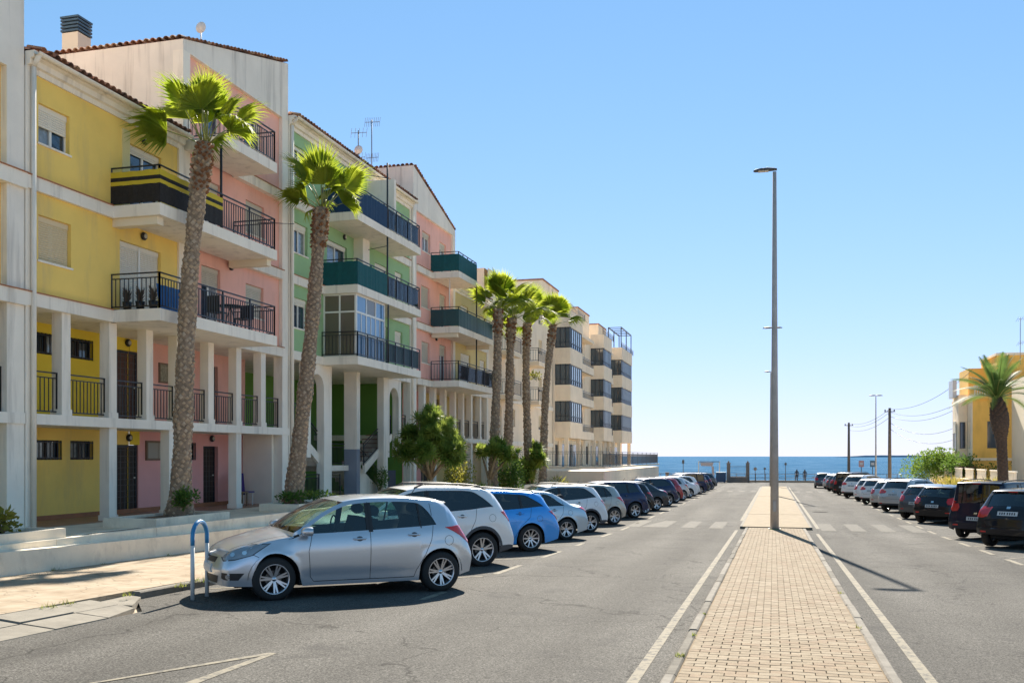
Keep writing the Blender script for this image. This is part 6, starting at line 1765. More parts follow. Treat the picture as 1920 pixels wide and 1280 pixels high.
def fan_palm(label, base, top, r0, r1, crown=1.0, nf=22, seed=1, skew=(0, 0), scales=420, flare=1.55, group=None):
    r = random.Random(seed); t = thing('fan_palm', label, 'palm tree', base, 0, group); B = Vector(base); T = Vector(top)
    f = MB(); n = 14; pts = []; rad = []
    def axis(s_):
        w_ = math.sin(s_ * math.pi) * .12; return B.lerp(T, s_) + Vector((math.sin(s_ * 5 + seed) * .06 - w_ * .6, math.cos(s_ * 4 + seed) * .05, 0))
    def rr(s_):
        q = r0 + (r1 - r0) * s_ ** .8
        q *= 1 + (flare - 1) * math.exp(-s_ / .045)
        q *= 1 + .16 * math.exp(-((s_ - .95) / .05) ** 2)
        q *= 1 + .06 * math.sin(s_ * 23 + seed) + .05 * math.sin(s_ * 47 + seed * 2)
        return q
    for i in range(25):
        s_ = i / 24; pts.append(axis(s_)); rad.append(rr(s_) * .92)
    f.tube(pts, rad, n, 0); f.build('trunk', BARK1, t)
    g = MB(); H = (T - B).length; ga = 2.39996
    for i in range(scales):
        s_ = (i + .5 + r.uniform(-2.5, 2.5)) / scales; s_ = min(.995, max(.002, s_)); a = i * ga + r.uniform(-.22, .22); c = axis(s_); q = rr(s_); sz = .5 * H / scales ** .5 * .42 * (.62 + .3 * (q / r0)); sz = min(.2, sz * 1.05) * r.uniform(.75, 1.15)
        d_ = Vector((math.cos(a), math.sin(a), 0)); tt = Vector((-math.sin(a), math.cos(a), 0)); up = Vector((0, 0, 1)); out = sz * r.uniform(.25, .5); p = c + d_ * q * .9
        old = s_ > .86
        m_ = 2 if old and r.random() < .6 else (1 if r.random() < .28 else 0)
        w_ = sz * r.uniform(.75, 1.05); h_ = sz * r.uniform(.9, 1.3)
        lift = out + (.05 if old else 0)
        vs = [p - tt * w_, p - up * h_ * .8 + d_ * .0, p + tt * w_, p + up * h_ * .9, p + d_ * lift + up * h_ * .35 - tt * w_ * .45, p + d_ * lift - up * h_ * .15, p + d_ * lift + up * h_ * .35 + tt * w_ * .45, p + d_ * (lift * .8) + up * h_ * .7]
        g.add(vs, [(0, 1, 5, 4), (1, 2, 6, 5), (2, 3, 7, 6), (3, 0, 4, 7), (4, 5, 6, 7)], m_)
    g.build('leaf_bases', [SCALE1, SCALE2, SCALE3], t, kind='stuff')
    for i in range(nf):
        u = (i + .5) / nf; a = i * ga + r.uniform(-.2, .2); el = math.radians(86 - 62 * u ** 1.1 - (18 if i > nf - 4 else 0) + r.uniform(-15, 15))
        me = FANY if i < 1 else FANS[3] if i < 3 else FANS[0] if el > .6 else FANS[4] if el > .1 else FANS[r.choice((1, 2))]
        s2 = crown * r.uniform(.78, 1.18)
        o = inst('frond', me, t, T + Vector((math.cos(a) * .08 + skew[0] * u * .2, math.sin(a) * .08 + skew[1] * u * .2, .05 - .12 * u)), None, (s2, s2, s2))
        o.rotation_euler = (Matrix.Rotation(a, 3, 'Z') @ Matrix.Rotation(-el, 3, 'Y') @ Matrix.Rotation(r.uniform(-.9, .9), 3, 'X')).to_euler()
    return t
GP = 'fan palms planted along the raised walk'
def planter(label, x0, x1, y0, y1, z, h=.22, t_=.12, m=None):
    b = thing('planter', label, 'planter', ((x0 + x1) / 2, (y0 + y1) / 2, z)); f = MB()
    f.box(x0, x1, y0, y0 + t_, z, z + h); f.box(x0, x1, y1 - t_, y1, z, z + h); f.box(x1 - t_, x1, y0 + t_, y1 - t_, z, z + h); f.box(x0, x0 + t_, y0 + t_, y1 - t_, z, z + h); f.build('planter_wall', m or WALLW, b)
    f = MB(); f.box(x0 + t_, x1 - t_, y0 + t_, y1 - t_, z + .01, z + h - .06); f.build('soil', SOIL, b); return b
def leafy(label, cat, c, rx, ry, rz, n, m, name='shrub', sz=.07, seed=0, lean=0, blade=False, stems=True, group=None, clumps=None):
    """shrub: leaf faces spread through several clumps"""
    r = random.Random(seed + 100); t = thing(name, label, cat, c, 0, group); C_ = Vector(c); f = MB()
    cl = clumps or [(r.uniform(-.5, .5) * rx, r.uniform(-.5, .5) * ry, r.uniform(.35, .9) * rz, r.uniform(.35, .6)) for _ in range(7)]
    for i in range(n):
        cx, cy, cz, cr = r.choice(cl)
        v = Vector((r.gauss(0, 1), r.gauss(0, 1), r.gauss(0, 1))).normalized() * (r.random() ** .45)
        p = C_ + Vector((cx + v.x * rx * cr, cy + v.y * ry * cr, max(.02, cz + v.z * rz * cr * .8)))
        d_ = (v + Vector((r.uniform(-.6, .6), r.uniform(-.6, .6), r.uniform(-.1, .8)))).normalized(); s_ = sz * r.uniform(.6, 1.4)
        sd = d_.orthogonal().normalized(); sd = (sd * math.cos(i) + d_.cross(sd) * math.sin(i))
        if blade:
            f.add([p - sd * s_ * .11, p + sd * s_ * .11, p + d_ * s_ * 1.6 + Vector((0, 0, -s_ * .3)), ], [(0, 1, 2)])
        else:
            f.add([p, p + d_ * s_ * .5 + sd * s_ * .32, p + d_ * s_ * 1.05, p + d_ * s_ * .5 - sd * s_ * .32], [(0, 1, 2, 3)])
    f.build('foliage', m, t)
    if stems:
        g = MB()
        for cx, cy, cz, cr in cl: g.tube([C_, C_ + Vector((cx * .5, cy * .5, cz * .6)), C_ + Vector((cx, cy, cz))], [.03, .02, .01], 5)
        g.build('stem', BARK1, t)
    return t
def rosette_tree(label, base, branches, nleaf, ll, seed=0, name='yucca_tree', m=None, cat='tree', lw=.035, group=None):
    r = random.Random(seed); t = thing(name, label, cat, base, 0, group); B = Vector(base); me = None
    f = MB()
    for k in range(60 if ll > .4 else 40):
        u = k / 60; a = k * 2.4; el = math.radians(88 - 115 * u * r.uniform(.85, 1.1)); L = ll * r.uniform(.75, 1.1)
        d_ = Vector((math.cos(a) * math.cos(el), math.sin(a) * math.cos(el), math.sin(el))); s_ = Vector((-math.sin(a), math.cos(a), 0)) * lw
        p0 = d_ * .03; p1 = d_ * L * .5; p2 = d_ * L + Vector((0, 0, -L * .18 * (1.2 - math.sin(el))))
        f.add([p0 - s_ * .5, p0 + s_ * .5, p1 + s_, p1 - s_, p2], [(0, 1, 2, 3), (3, 2, 4)])
    me = f.mesh('leaf_rosette', m or YUC)
    # trunk and limbs
    g = MB(); g.tube([B, B + Vector((.02, 0, branches[0][3] * .5)), B + Vector((0, 0, branches[0][3]))], [.13, .10, .09], 8)
    for bx, by, bz, z0 in branches:
        g.tube([B + Vector((0, 0, z0 * .8)), B + Vector((bx * .45, by * .45, z0 + (bz - z0) * .35)), B + Vector((bx, by, bz))], [.08, .06, .04], 6)
    g.build('trunk', mat('yucca_bark', (.36, .25, .14), .9, noise=(8, .25), bump=(25, .5)), t)
    for i in range(nleaf):
        bx, by, bz, z0 = branches[i % len(branches)]; v = Vector((r.gauss(0, 1), r.gauss(0, 1), r.gauss(0, 1))).normalized() * r.random() ** .5 * .42
        p = B + Vector((bx, by, bz)) + v; o = inst('leaf_rosette', me, t, p, (r.uniform(-.7, .7) + v.y * -1.2, r.uniform(-.7, .7) + v.x * 1.2, r.uniform(0, 6.3)), (r.uniform(.75, 1.15),) * 3)
    return t

# --- two big palms in front of the yellow / pink blocks
planter('long low whitewashed planter at the foot of the large front palm', -14.7, -13.3, 18.6, 21.6, PZ)
fan_palm('large rough trunked fan palm before the yellow and salmon blocks, nearest of all palms', (-14.15, 20.6, PZ + .1), (-14.1, 21.75, 9.93), .26, .20, .93, 15, 1, scales=820, flare=1.5, group=GP)
planter('low whitewashed planter under the palm that stands before the green block', -14.6, -13.3, 25.3, 29.6, PZ)
fan_palm('leaning fan palm in front of the green block, second from the left', (-14.3, 26.9, PZ + .1), (-14.3, 28.85, 10.0), .27, .215, .95, 15, 5, scales=760, flare=1.7, group=GP)
leafy('sprawling green plants around the foot of the leaning second palm', 'ground plants', (-13.9, 27.0, PZ + .16), .9, 1.5, .34, 700, SHR, 'shrub', .09, 3, stems=False)
leafy('dark green ivy skirt around the base of the nearest large palm', 'ivy', (-13.85, 20.45, PZ + .16), .34, .42, .6, 900, SHR, 'ivy', .07, 4, stems=False)
planter('small whitewashed planter at the left photo edge', -13.9, -12.95, 13.4, 15.35, PZ, .26)
leafy('bright green potted plant in the small planter at the left photo edge', 'plant', (-13.5, 14.35, PZ + .2), .3, .35, .4, 260, SHRY, 'shrub', .11, 6)
planter('low white planter box behind the near silver hatchback', -13.9, -13.0, 16.6, 19.0, PZ, .02)
# --- row of four
for lab, y, xo, tx, zt_, r0, r1, sd in (('leftmost palm of the row of four before the beige block', 45.7, -13.4, -13.4, 9.04, .25, .20, 11), ('second palm of the row of four, leaning against its left neighbour', 48.0, -13.4, -13.4, 8.96, .26, .205, 12),
      ('third palm of the row of four, with a small green tuft halfway up', 52.6, -13.4, -13.4, 9.17, .25, .20, 13), ('rightmost palm of the row of four, leaning in front of glazed bays', 55.4, -13.3, -13.4, 9.9, .25, .20, 14)):
    ly = y + {11: 1.0, 12: 1.4, 13: .1, 14: 3.6}[sd]
    fan_palm(lab, (xo, y, -.4), (tx, ly, PZ + zt_), r0, r1, .98, 15, sd, scales=420, flare=1.3, group=GP)
leafy('small green tuft growing from the third palm trunk', 'plant', (-13.3, 53.9, 6.2), .35, .35, .5, 160, SHRY, 'tuft', .12, 8, stems=False)
YB_ = [(-.8, -.7, 1.9, 1.0), (.8, .6, 2.1, 1.0), (-.3, .9, 2.5, 1.1), (.4, -.8, 2.5, 1.1), (.0, .0, 3.2, 1.2), (-.9, .2, 2.6, 1.0), (1.0, -.3, 1.8, 1.0), (.5, 1.3, 1.8, 1.0), (.2, -1.3, 1.8, 1.0), (.3, .5, 3.0, 1.1), (.1, -.5, 3.1, 1.1), (.6, -.1, 2.7, 1.1)]
rosette_tree('large bushy yucca tree with forked pale trunk behind the pearl white SUV', (-13.3, 36.4, PZ - .1), YB_, 230, .42, 3, lw=.028)
rosette_tree('small yucca with drooping crown between the big yucca and the row of palms', (-13.2, 44.3, PZ - .5), [(-.5, .4, 2.2, 1.2), (.5, -.3, 2.3, 1.2), (.2, .6, 2.5, 1.2), (.9, .3, 2.1, 1.2)], 34, .5, 4)
rosette_tree('dark yucca clump under the third and fourth palms of the row', (-13.1, 52.2, PZ - .8), [(-.5, .4, 1.9, .8), (.5, -.3, 2.3, .8), (.2, .6, 2.7, .8), (.0, -.5, 1.5, .5)], 40, .5, 5)
leafy('tall yellow-green bush beside the large yucca trunk', 'shrub', (-13.0, 38.6, PZ - .5), .8, .9, 1.9, 1500, SHRY, 'shrub', .10, 9)
leafy('round dark green bush at the foot of the first two palms of the row', 'shrub', (-12.9, 46.8, -.9), 1.0, 1.1, 2.2, 2600, SHR, 'shrub', .10, 10)
leafy('low spiky plants in the bed behind the blue estate car', 'plants', (-12.9, 42.4, -.7), .9, 1.2, 1.0, 900, YUC, 'shrub', .22, 12, blade=True)
leafy('dry yellow spiky plants by the rightmost palm of the row', 'plants', (-12.7, 57.4, -1.0), .9, 1.4, 1.3, 900, SHRY, 'shrub', .22, 13, blade=True)
leafy('dark hedge clump between the palm row and the terrace wall', 'shrub', (-13.8, 51.0, -.8), 1.2, 1.8, 2.2, 2200, SHR, 'shrub', .11, 14)
f = MB(); f.box(-17.3, -16.5, 37.0, 38.2, PZ, PZ + .5)
leafy('dark round bush under the right flight of stairs in the green block', 'shrub', (-16.25, 38.1, PZ), .4, .45, .95, 600, SHR, 'shrub', .08, 15)

# --- right side: date palm and greenery
def date_frond(seed, L=2.55, droop=1.0):
    r = random.Random(seed); f = MB(); k = 16; P = []
    for j in range(k + 1):
        t = j / k; P.append(Vector((L * (t - .12 * t * t * droop), 0, L * (.10 * t - .42 * droop * t ** 2.2))))
    f.tube(P, [.035 * (1 - .85 * j / k) for j in range(k + 1)], 5, 1)
    for j in range(2, k * 8):
        t = j / (k * 8); i = int(t * k); p = P[i].lerp(P[min(i + 1, k)], t * k - i); tg = (P[min(i + 1, k)] - P[i]).normalized() if i < k else Vector((1, 0, -.5))
        ll = .58 * math.sin(math.pi * min(1, .12 + t * .9)) ** .6 * r.uniform(.85, 1.1)
        for s_ in (-1, 1):
            d_ = (tg * .75 + Vector((0, s_ * .72, .22 - .25 * t))).normalized(); q = p + d_ * ll + Vector((0, 0, -.10 * ll)); w_ = tg * .011
            f.add([p - w_, p + w_, q], [(0, 1, 2)])
    return f
DFR = [date_frond(i, droop=d_).mesh('frond', [DATE, PETI]) for i, d_ in enumerate((.5, .85, 1.2, 1.6))]
t = thing('date_palm', 'feather leaved date palm with dark trunk in front of the ochre house', 'palm tree', (12.1, 57.6, -.8)); r = random.Random(3); B = Vector((12.1, 57.6, -.9)); T = Vector((11.75, 57.4, 5.15))
f = MB(); pts = [B.lerp(T, i / 16) + Vector((math.sin(i / 16 * 3) * .1, 0, 0)) for i in range(17)]
f.tube(pts, [.36, .33, .30, .29, .28, .27, .27, .26, .26, .27, .29, .38, .46, .48, .43, .33, .2], 14, 0); f.build('trunk', mat('date_palm_trunk', (.06, .042, .034), .95, noise=(12, .4), bump=(25, .8)), t)
g = MB()
for i in range(300):
    s_ = .05 + .9 * (i / 300); a = i * 2.39996; c = B.lerp(T, s_); c.x += math.sin(s_ * 3) * .1; q = .27 if s_ < .62 else .27 + .2 * math.sin((s_ - .62) / .38 * math.pi); sz = .07 if s_ < .6 else .11
    d_ = Vector((math.cos(a), math.sin(a), 0)); tt = Vector((-math.sin(a), math.cos(a), 0)); up = Vector((0, 0, 1)); p = c + d_ * q * .95
    g.add([p - tt * sz, p + tt * sz, p + up * sz + d_ * sz * .5], [(0, 1, 2)], 0)
    g.add([p - tt * sz, p - up * sz, p + tt * sz, p + d_ * sz * .6], [(0, 1, 3), (1, 2, 3)], 0)
g.build('leaf_bases', mat('dark_leaf_base', (.085, .055, .038), .95, noise=(9, .4)), t, kind='stuff')
for i in range(30):
    u = (i + .5) / 30; a = i * 2.39996; el = math.radians(82 - 72 * u + r.uniform(-6, 6)); me = DFR[0] if u < .25 else DFR[1] if u < .5 else DFR[2] if u < .8 else DFR[3]
    o = inst('frond', me, t, T + Vector((math.cos(a) * .1, math.sin(a) * .1, .1 - .3 * u)), None, (r.uniform(.85, 1.08),) * 3)
    o.rotation_euler = (Matrix.Rotation(a, 3, 'Z') @ Matrix.Rotation(-el * .9 - .12, 3, 'Y') @ Matrix.Rotation(r.uniform(-.4, .4), 3, 'X')).to_euler()
leafy('bright green hedge spilling over the garden wall beside the utility pole', 'hedge', (12.6, 85.0, -.9), 2.6, 3.2, 2.9, 5200, leaf_mat('hedge_leaf', (.07, .14, .02), (.14, .22, .03), 1.5, .4), 'hedge', .16, 21)
leafy('green shrubs behind the beige garden wall, under the far fan palms', 'shrub', (15.4, 82.0, -.4), 3.4, 2.6, 2.2, 4200, SHR, 'shrub', .16, 22)
leafy('dry golden grass tufts at the foot of the right garden wall', 'grass', (12.4, 67.0, -1.15), 2.2, 4.5, 1.5, 4200, leaf_mat('golden_grass', (.30, .24, .05), (.26, .26, .05), 1.5, .4), 'grass', .3, 23, blade=True, stems=False)
for i, (x, y, z) in enumerate(((14.0, 86.5, 1.0), (15.6, 86.5, 1.25))):
    t = rosette_tree(('left' if i == 0 else 'right') + ' one of two spiky palm crowns above the right hedge', (x, y, -1), [(0, 0, z + 1.0, z), (.3, .2, z + 1.2, z), (-.3, -.1, z + .8, z)], 14, 1.15, 30 + i, 'spiky_palm', leaf_mat('spiky_leaf', (.06, .11, .03), (.11, .17, .05), 1.5, .35), 'palm tree', .05)
# ------------------------------------------------------------------ street furniture and small things
POLE = mat('galvanised_pole', (.42, .39, .36), .65, metal=.0, noise=(2, .15), bump=(30, .1))
LAMPH = mat('lamp_head_grey', (.06, .065, .07), .5)
LENS = mat('lamp_lens', (.55, .50, .42), .3)
def street_lamp(label, x, y, z, h, heads, r0=.145, r1=.065, group='street lamps on the central strip'):
    t = thing('street_lamp', label, 'street lamp', (x, y, z), 0, group)
    f = MB(); f.tube([(x, y, z), (x, y, z + h * .35), (x, y, z + h)], [r0, r0 * .78, r1], 14); f.build('pole', POLE, t)
    f = MB(); f.box(x - .2, x + .2, y - .2, y + .2, z, z + .02); 
    for a in (-.15, .15):
        for b_ in (-.15, .15): f.tube([(x + a, y + b_, z + .02), (x + a, y + b_, z + .07)], .015, 6)
    f.build('base_plate', POLE, t)
    f = MB(); f.box(x - .05, x + .05, y - r0 - .012, y - r0 + .03, z + .6, z + .95); f.build('access_door', POLE, t)
    for s_ in heads:
        f = MB(); n = 8; prof = [(0, .05, .06), (.10, .075, .08), (.30, .10, .13), (.55, .085, .16), (.72, .045, .13), (.78, .02, .05)]
        vs = []
        for (xx, hh, ww) in prof:
            for k in range(n):
                a = 2 * math.pi * k / n; vs.append((x + s_ * xx - s_ * .08, y + ww * math.cos(a), z + h + .07 + max(-.02, hh * math.sin(a))))
        f.add(vs, [(i * n + k, i * n + (k + 1) % n, (i + 1) * n + (k + 1) % n, (i + 1) * n + k) for i in range(len(prof) - 1) for k in range(n)] + [tuple(range(n))[::-1], tuple(range(len(prof) * n - n, len(prof) * n))], 0, True)
        ho = f.build('lamp_head', LAMPH, t)
        f = MB(); a_, b_ = sorted((x + s_ * .20, x + s_ * .54)); f.box(a_, b_, y - .10, y + .10, z + h + .035, z + h + .052); f.build('lens', LENS, ho)
    return t
street_lamp('nearest tall street lamp on the brick strip, single head pointing left', .04, 33.9, road(33.9) + .10, 12.15, (-1,))
street_lamp('second street lamp on the strip with heads on both sides', -.06, 72.5, road(72.5) + .09, 12.1, (-1, 1))
street_lamp('third and farthest street lamp of the central strip, single head', -.25, 104.5, road(104.5), 12.0, (-1,))
street_lamp('slim street lamp beside the beach road between two utility poles', 10.5, 108.5, road(108.5), 9.6, (-1, 1), .10, .05, None)
# small manhole collar etc. on the strip
# hoop barrier
def gp(px, py, off=0.0):
    a = (px - 960) / 1800; rx, ry, rz = a * math.cos(TH) - math.sin(TH), a * math.sin(TH) + math.cos(TH), (855 - py) / 1800; t_ = 10.0
    for _ in range(200): t_ = .5 * t_ + .5 * (road(ry * t_) + off - CAM_H) / rz
    return Vector((rx * t_, ry * t_, road(ry * t_) + off))
a, b_ = gp(361, 1124), gp(388, 1117)
t = thing('hoop_barrier', 'white hoop barrier with blue painted top at the kerb before the silver hatchback', 'barrier', tuple(a)); hz = 1.16; d_ = (b_ - a); Lh = d_.length; c = (a + b_) / 2; r_ = Lh / 2; u_ = d_.normalized()
z0 = min(a.z, b_.z)
for p in (a, b_):
    f = MB(); f.tube([p, Vector((p.x, p.y, z0 + hz - .34))], .031, 14); f.build('leg', mat('hoop_white', (.60, .60, .58), .5, noise=(5, .12), stain=(4, (.3, .27, .24), .4, 1)), t)
f = MB(); pts = [Vector((a.x, a.y, z0 + hz - .34)), Vector((a.x, a.y, z0 + hz - r_))]
pts += [Vector((c.x, c.y, z0 + hz - r_)) + u_ * (-math.cos(math.pi * k / 12) * r_) + Vector((0, 0, math.sin(math.pi * k / 12) * r_)) for k in range(1, 12)] + [Vector((b_.x, b_.y, z0 + hz - r_)), Vector((b_.x, b_.y, z0 + hz - .34))]
f.tube(pts, .0325, 14); f.build('hoop_top', mat('hoop_blue', (.02, .20, .42), .5, noise=(5, .12)), t)
# folding chair and stool beside the lower door
t = thing('folding_chair', 'purple folding chair leaning by the ground floor door of the salmon block', 'chair', (-16.9, 28.6, PZ))
f = MB(); f.bar((-17.1, 28.3, PZ + .35), (-17.35, 28.6, PZ + 1.05), .45, .03); f.build('backrest', mat('purple_cloth', (.06, .03, .16), .8), t)
f = MB(); f.box(-17.15, -16.7, 28.2, 28.65, PZ + .42, PZ + .46); f.build('seat', MATS['purple_cloth'], t)
for x, y in ((-17.1, 28.24), (-16.75, 28.24), (-17.1, 28.6), (-16.75, 28.6)):
    f = MB(); f.bar((x, y, PZ), (x, y, PZ + .42), .025); f.build('leg', ALU, t)
t = thing('stool', 'small brown wooden stool next to the purple folding chair', 'stool', (-16.8, 27.7, PZ))
f = MB(); f.box(-17.0, -16.6, 27.75, 28.1, PZ + .42, PZ + .46); f.build('seat', mat('old_wood', (.22, .14, .08), .8), t)
for x, y in ((-16.96, 27.79), (-16.64, 27.79), (-16.96, 28.06), (-16.64, 28.06)):
    f = MB(); f.bar((x, y, PZ), (x, y, PZ + .42), .035); f.build('leg', MATS['old_wood'], t)
# balcony contents (second floor of yellow / salmon)
t = thing('balcony_table', 'dark bistro table on the lower balcony of the salmon block', 'table', (-15.3, 24.9, Z2))
f = MB(); f.lathe([(0, .70), (.35, .70), (.35, .73), (0, .73)], 'Z', (-15.3, 24.9, Z2), 16); f.build('table_top', IRON, t)
for k in range(3):
    f = MB(); a_ = k * 2.1; f.bar((-15.3 + .25 * math.cos(a_), 24.9 + .25 * math.sin(a_), Z2), (-15.3, 24.9, Z2 + .7), .02); f.build('leg', IRON, t)
for lab, y in (('near', 24.2), ('far', 25.6)):
    t = thing('balcony_chair', lab + ' dark chair at the bistro table on the lower balcony', 'chair', (-15.3, y, Z2))
    f = MB(); f.box(-15.5, -15.1, y - .2, y + .2, Z2 + .42, Z2 + .45); f.build('seat', IRON, t)
    s_ = -.2 if lab == 'near' else .2; f = MB(); f.box(-15.5, -15.1, min(y + s_, y + s_ * 1.15), max(y + s_, y + s_ * 1.15), Z2 + .45, Z2 + .88); f.build('backrest', IRON, t)
    for x, yy_ in ((-15.48, y - .18), (-15.12, y - .18), (-15.48, y + .18), (-15.12, y + .18)):
        f = MB(); f.bar((x, yy_, Z2), (x, yy_, Z2 + .42), .022); f.build('leg', IRON, t)
f = MB(); f.box(-14.95, -14.8, 21.0, 22.3, Z2 + .03, Z2 + .72); rr = random.Random(4)
f = MB()
for k in range(14):
    y0_, y1_ = 20.9 + k * .1, 21.0 + k * .1; x0_, x1_ = -14.85 + .03 * math.sin(k * 2), -14.85 + .03 * math.sin(k * 2 + 2); f.quad((x0_, y0_, Z2 + .04), (x1_, y1_, Z2 + .04), (x1_ - .1, y1_, Z2 + .68), (x0_ - .1, y0_, Z2 + .68), 0, True)
f.build('tarpaulin', mat('blue_tarpaulin', (.03, .15, .40), .5), label='bright blue tarpaulin propped inside the corner of the lower balcony', cat='tarpaulin')
for i, y in enumerate((20.85, 20.85, 20.85)):
    x = -15.75 + i * .38; t = thing('potted_plant', ('first', 'second', 'third')[i] + ' potted plant from the wall on the near side of the lower yellow balcony', 'plant', (x, y, Z2)); f = MB(); f.lathe([(0, 0), (.09, 0), (.12, .22), (0, .2)], 'Z', (x, y, Z2 + .01), 12); f.build('pot', IRON, t)
    g = MB(); r = random.Random(i)
    for k in range(60): a_ = r.uniform(0, 6.3); h_ = r.uniform(.1, .45); g.add([(x, y, Z2 + .2), (x + .03, y, Z2 + .2 + h_ * .5), (x + math.cos(a_) * .12, y + math.sin(a_) * .12, Z2 + .2 + h_)], [(0, 1, 2)])
    g.build('foliage', mat('dry_leaf', (.14, .10, .07), .8), t)

# ------------------------------------------------------------------ right side
WINB = mat('old_window', (.05, .045, .04), .3)
b = thing('house', 'ochre yellow corner house with balustrade terrace behind the date palm', 'house', (14.9, 81.5, -1.2), 0, 'houses on the right')
hf = PL('y-', 81.5); hs = PL('x-', 14.96)
OCH = OCHRE
f = MB(); hf.wall(f, 14.96, 22.6, -1.2, 6.3, [(16.0, 16.75, 2.5, 4.6), (17.4, 18.3, -1.1, -.1), (15.0 + .15, 15.9, -1.15, .9)], .2); f.build('front_wall', OCH, b)
window(b, hf, 16.0, 16.75, 2.5, 4.6, 0, fm=WINB, n=1, sill=False); window(b, hf, 17.4, 18.3, -1.1, -.1, 0, fm=WINB, n=1); door(b, hf, 15.15, 15.9, -1.15, .9)
f = MB(); hh = [(82.3, 83.1, 2.5, 4.6), (84.6, 85.8, 2.1, 4.8), (87.6, 88.6, 2.5, 5.0), (82.3, 83.6, -1.1, .8), (87.6, 88.3, -.5, .9)]
hs.wall(f, 81.5, 89.0, -1.2, 6.3, hh, .2); f.build('street_wall', BEIGE, b)
for h_ in hh: window(b, hs, *h_, .3 if h_[2] > 0 else 0, fm=ALU, n=2)
f = MB(); f.box(14.3, 14.94, 83.6, 86.2, .2, 6.8); f.build('bay', BEIGE, b)
window(b, PL('x-', 14.2), 84.2, 85.5, 2.3, 4.7, .4, fm=ALU, d=0.02, rec=.03); window(b, PL('y-', 83.5), 14.4, 14.8, 2.5, 4.6, 0, fm=WINB, n=1, rec=.03)
f = MB(); hs.box(f, 81.5, 89, 1.55, 1.75, 0, .08); hf.box(f, 14.96, 22.6, 1.55, 1.75, 0, .08); f.build('string_course', CREAM, b)
f = MB(); hf.box(f, 18.9, 21.5, 2.4, 2.6, 0, .9); f.build('balcony_slab', CREAM, b); railing(b, (18.9, 80.65, 2.6), (21.5, 80.65, 2.6), .95, .15, False, posts=3)
f = MB(); f.box(13.9, 15.2, 81.3, 87, .9, 1.1); f.build('canopy', mat('brown_canopy', (.18, .09, .05), .8), b)
f = MB(); f.box(14.7, 22.6, 81.3, 89, 6.3, 6.5); f.box(14.75, 22.6, 81.35, 81.5, 6.5, 7.3) ; f.build('terrace_parapet', OCHRE, b)
f = MB(); f.box(17.0, 22.6, 83.0, 89, 6.5, 9.8); f.box(15.3, 17.0, 85.0, 89, 6.5, 9.0); f.build('upper_storey', OCHRE, b)
f = MB(); f.box(16.9, 22.7, 82.9, 89, 9.8, 10.0); f.build('roof_slab', CREAM, b)
up = PL('y-', 83.0)
window(b, up, 17.5, 18.4, 7.3, 9.2, 0, fm=WINB, n=1); window(b, up, 19.3, 20.0, 7.3, 9.0, 0, fm=ALU, n=1)
q = MB(); 
bl = thing_b = None
for (x0_, x1_, z) in ((15.0, 16.6, 6.5),):
    q.box(x0_, x1_, 81.28, 81.36, z + .78, z + .86)
    for k in range(9): c_ = x0_ + (x1_ - x0_) * (k + .5) / 9; q.lathe([(.03, 0), (.055, .2), (.03, .4), (.05, .6), (.03, .78)], 'Z', (c_, 81.30, z), 6)
q.build('balustrade', WHITE, b)
f = MB(); f.box(13.95, 14.25, 84.0, 85.8, 6.6, 8.0); f.build('glass_screen', mat('pale_screen', (.55, .56, .58), .4), b)
# near cream building clipped by the frame
b = thing('house', 'cream two storey house front cut by the right photo edge', 'house', (17.5, 69.0, -1.2), 0, 'houses on the right')
hs2 = PL('x-', 17.4); hf2 = PL('y-', 69.0)
f = MB(); hs2.wall(f, 69, 80, -1.2, 7.6, [(70.2, 71.4, 3.0, 5.2), (74, 75.2, 3.0, 5.2)], .2); hf2.wall(f, 17.4, 24, -1.2, 7.6, [(17.9, 18.8, 2.6, 4.6), (17.7, 18.7, 0, 1.6), (19.8, 20.7, 2.6, 4.6)], .2); f.quad((17.4, 69, 7.6), (24, 69, 7.6), (24, 80, 7.6), (17.4, 80, 7.6)); f.build('wall', CREAM, b)
for h_ in ((17.9, 18.8, 2.6, 4.6), (17.7, 18.7, 0, 1.6), (19.8, 20.7, 2.6, 4.6)): window(b, hf2, *h_, .3, n=1)
for h_ in ((70.2, 71.4, 3.0, 5.2), (74, 75.2, 3.0, 5.2)): window(b, hs2, *h_, .3, n=1)
f = MB(); f.box(17.5, 18.0, 68.6, 69.0, -1.2, 5.2); f.build('pilaster', CREAM, b)
f = MB(); f.box(17.5, 24, 67.9, 69, 5.2, 5.45); f.box(17.5, 24, 67.9, 68.05, 5.45, 6.3); f.build('balcony', CREAM, b)
f = MB(); f.box(17.6, 18.4, 72, 73, 7.6, 10.2); f.box(17.5, 18.5, 71.9, 73.1, 10.2, 10.35); f.build('chimney', CREAM, b)
t = antenna(18.1, 80.5, 8.8, 3.6, 'single television aerial above the date palm on the right house', 4)
# garden wall with balustrade and gate pillars
b = thing('garden_wall', 'beige garden wall with white balustrade panels in front of the ochre house', 'wall', (13.6, 60, -1.2))
f = MB(); f.box(13.6, 13.85, 59, 92, -1.6, .15); f.build('wall', BEIGE, b)
f = MB(); f.box(13.5, 13.95, 58.8, 92, .15, .25); f.build('coping', CREAM, b)
for k in range(7):
    y0_ = 62 + k * 4.2; f = MB()
    f.box(13.68, 13.8, y0_, y0_ + 2.8, .92, 1.0)
    for j in range(10): f.lathe([(.035, 0), (.06, .2), (.03, .4), (.05, .55), (.035, .67)], 'Z', (13.74, y0_ + .14 + j * .28, .25), 6)
    f.build('balustrade', WHITE, b)
f = MB(); f.box(13.3, 14.1, 90, 91.2, -1.6, 1.0); f.box(13.4, 14.0, 84, 84.6, -1.6, .9); f.build('pillar', BEIGE, b)
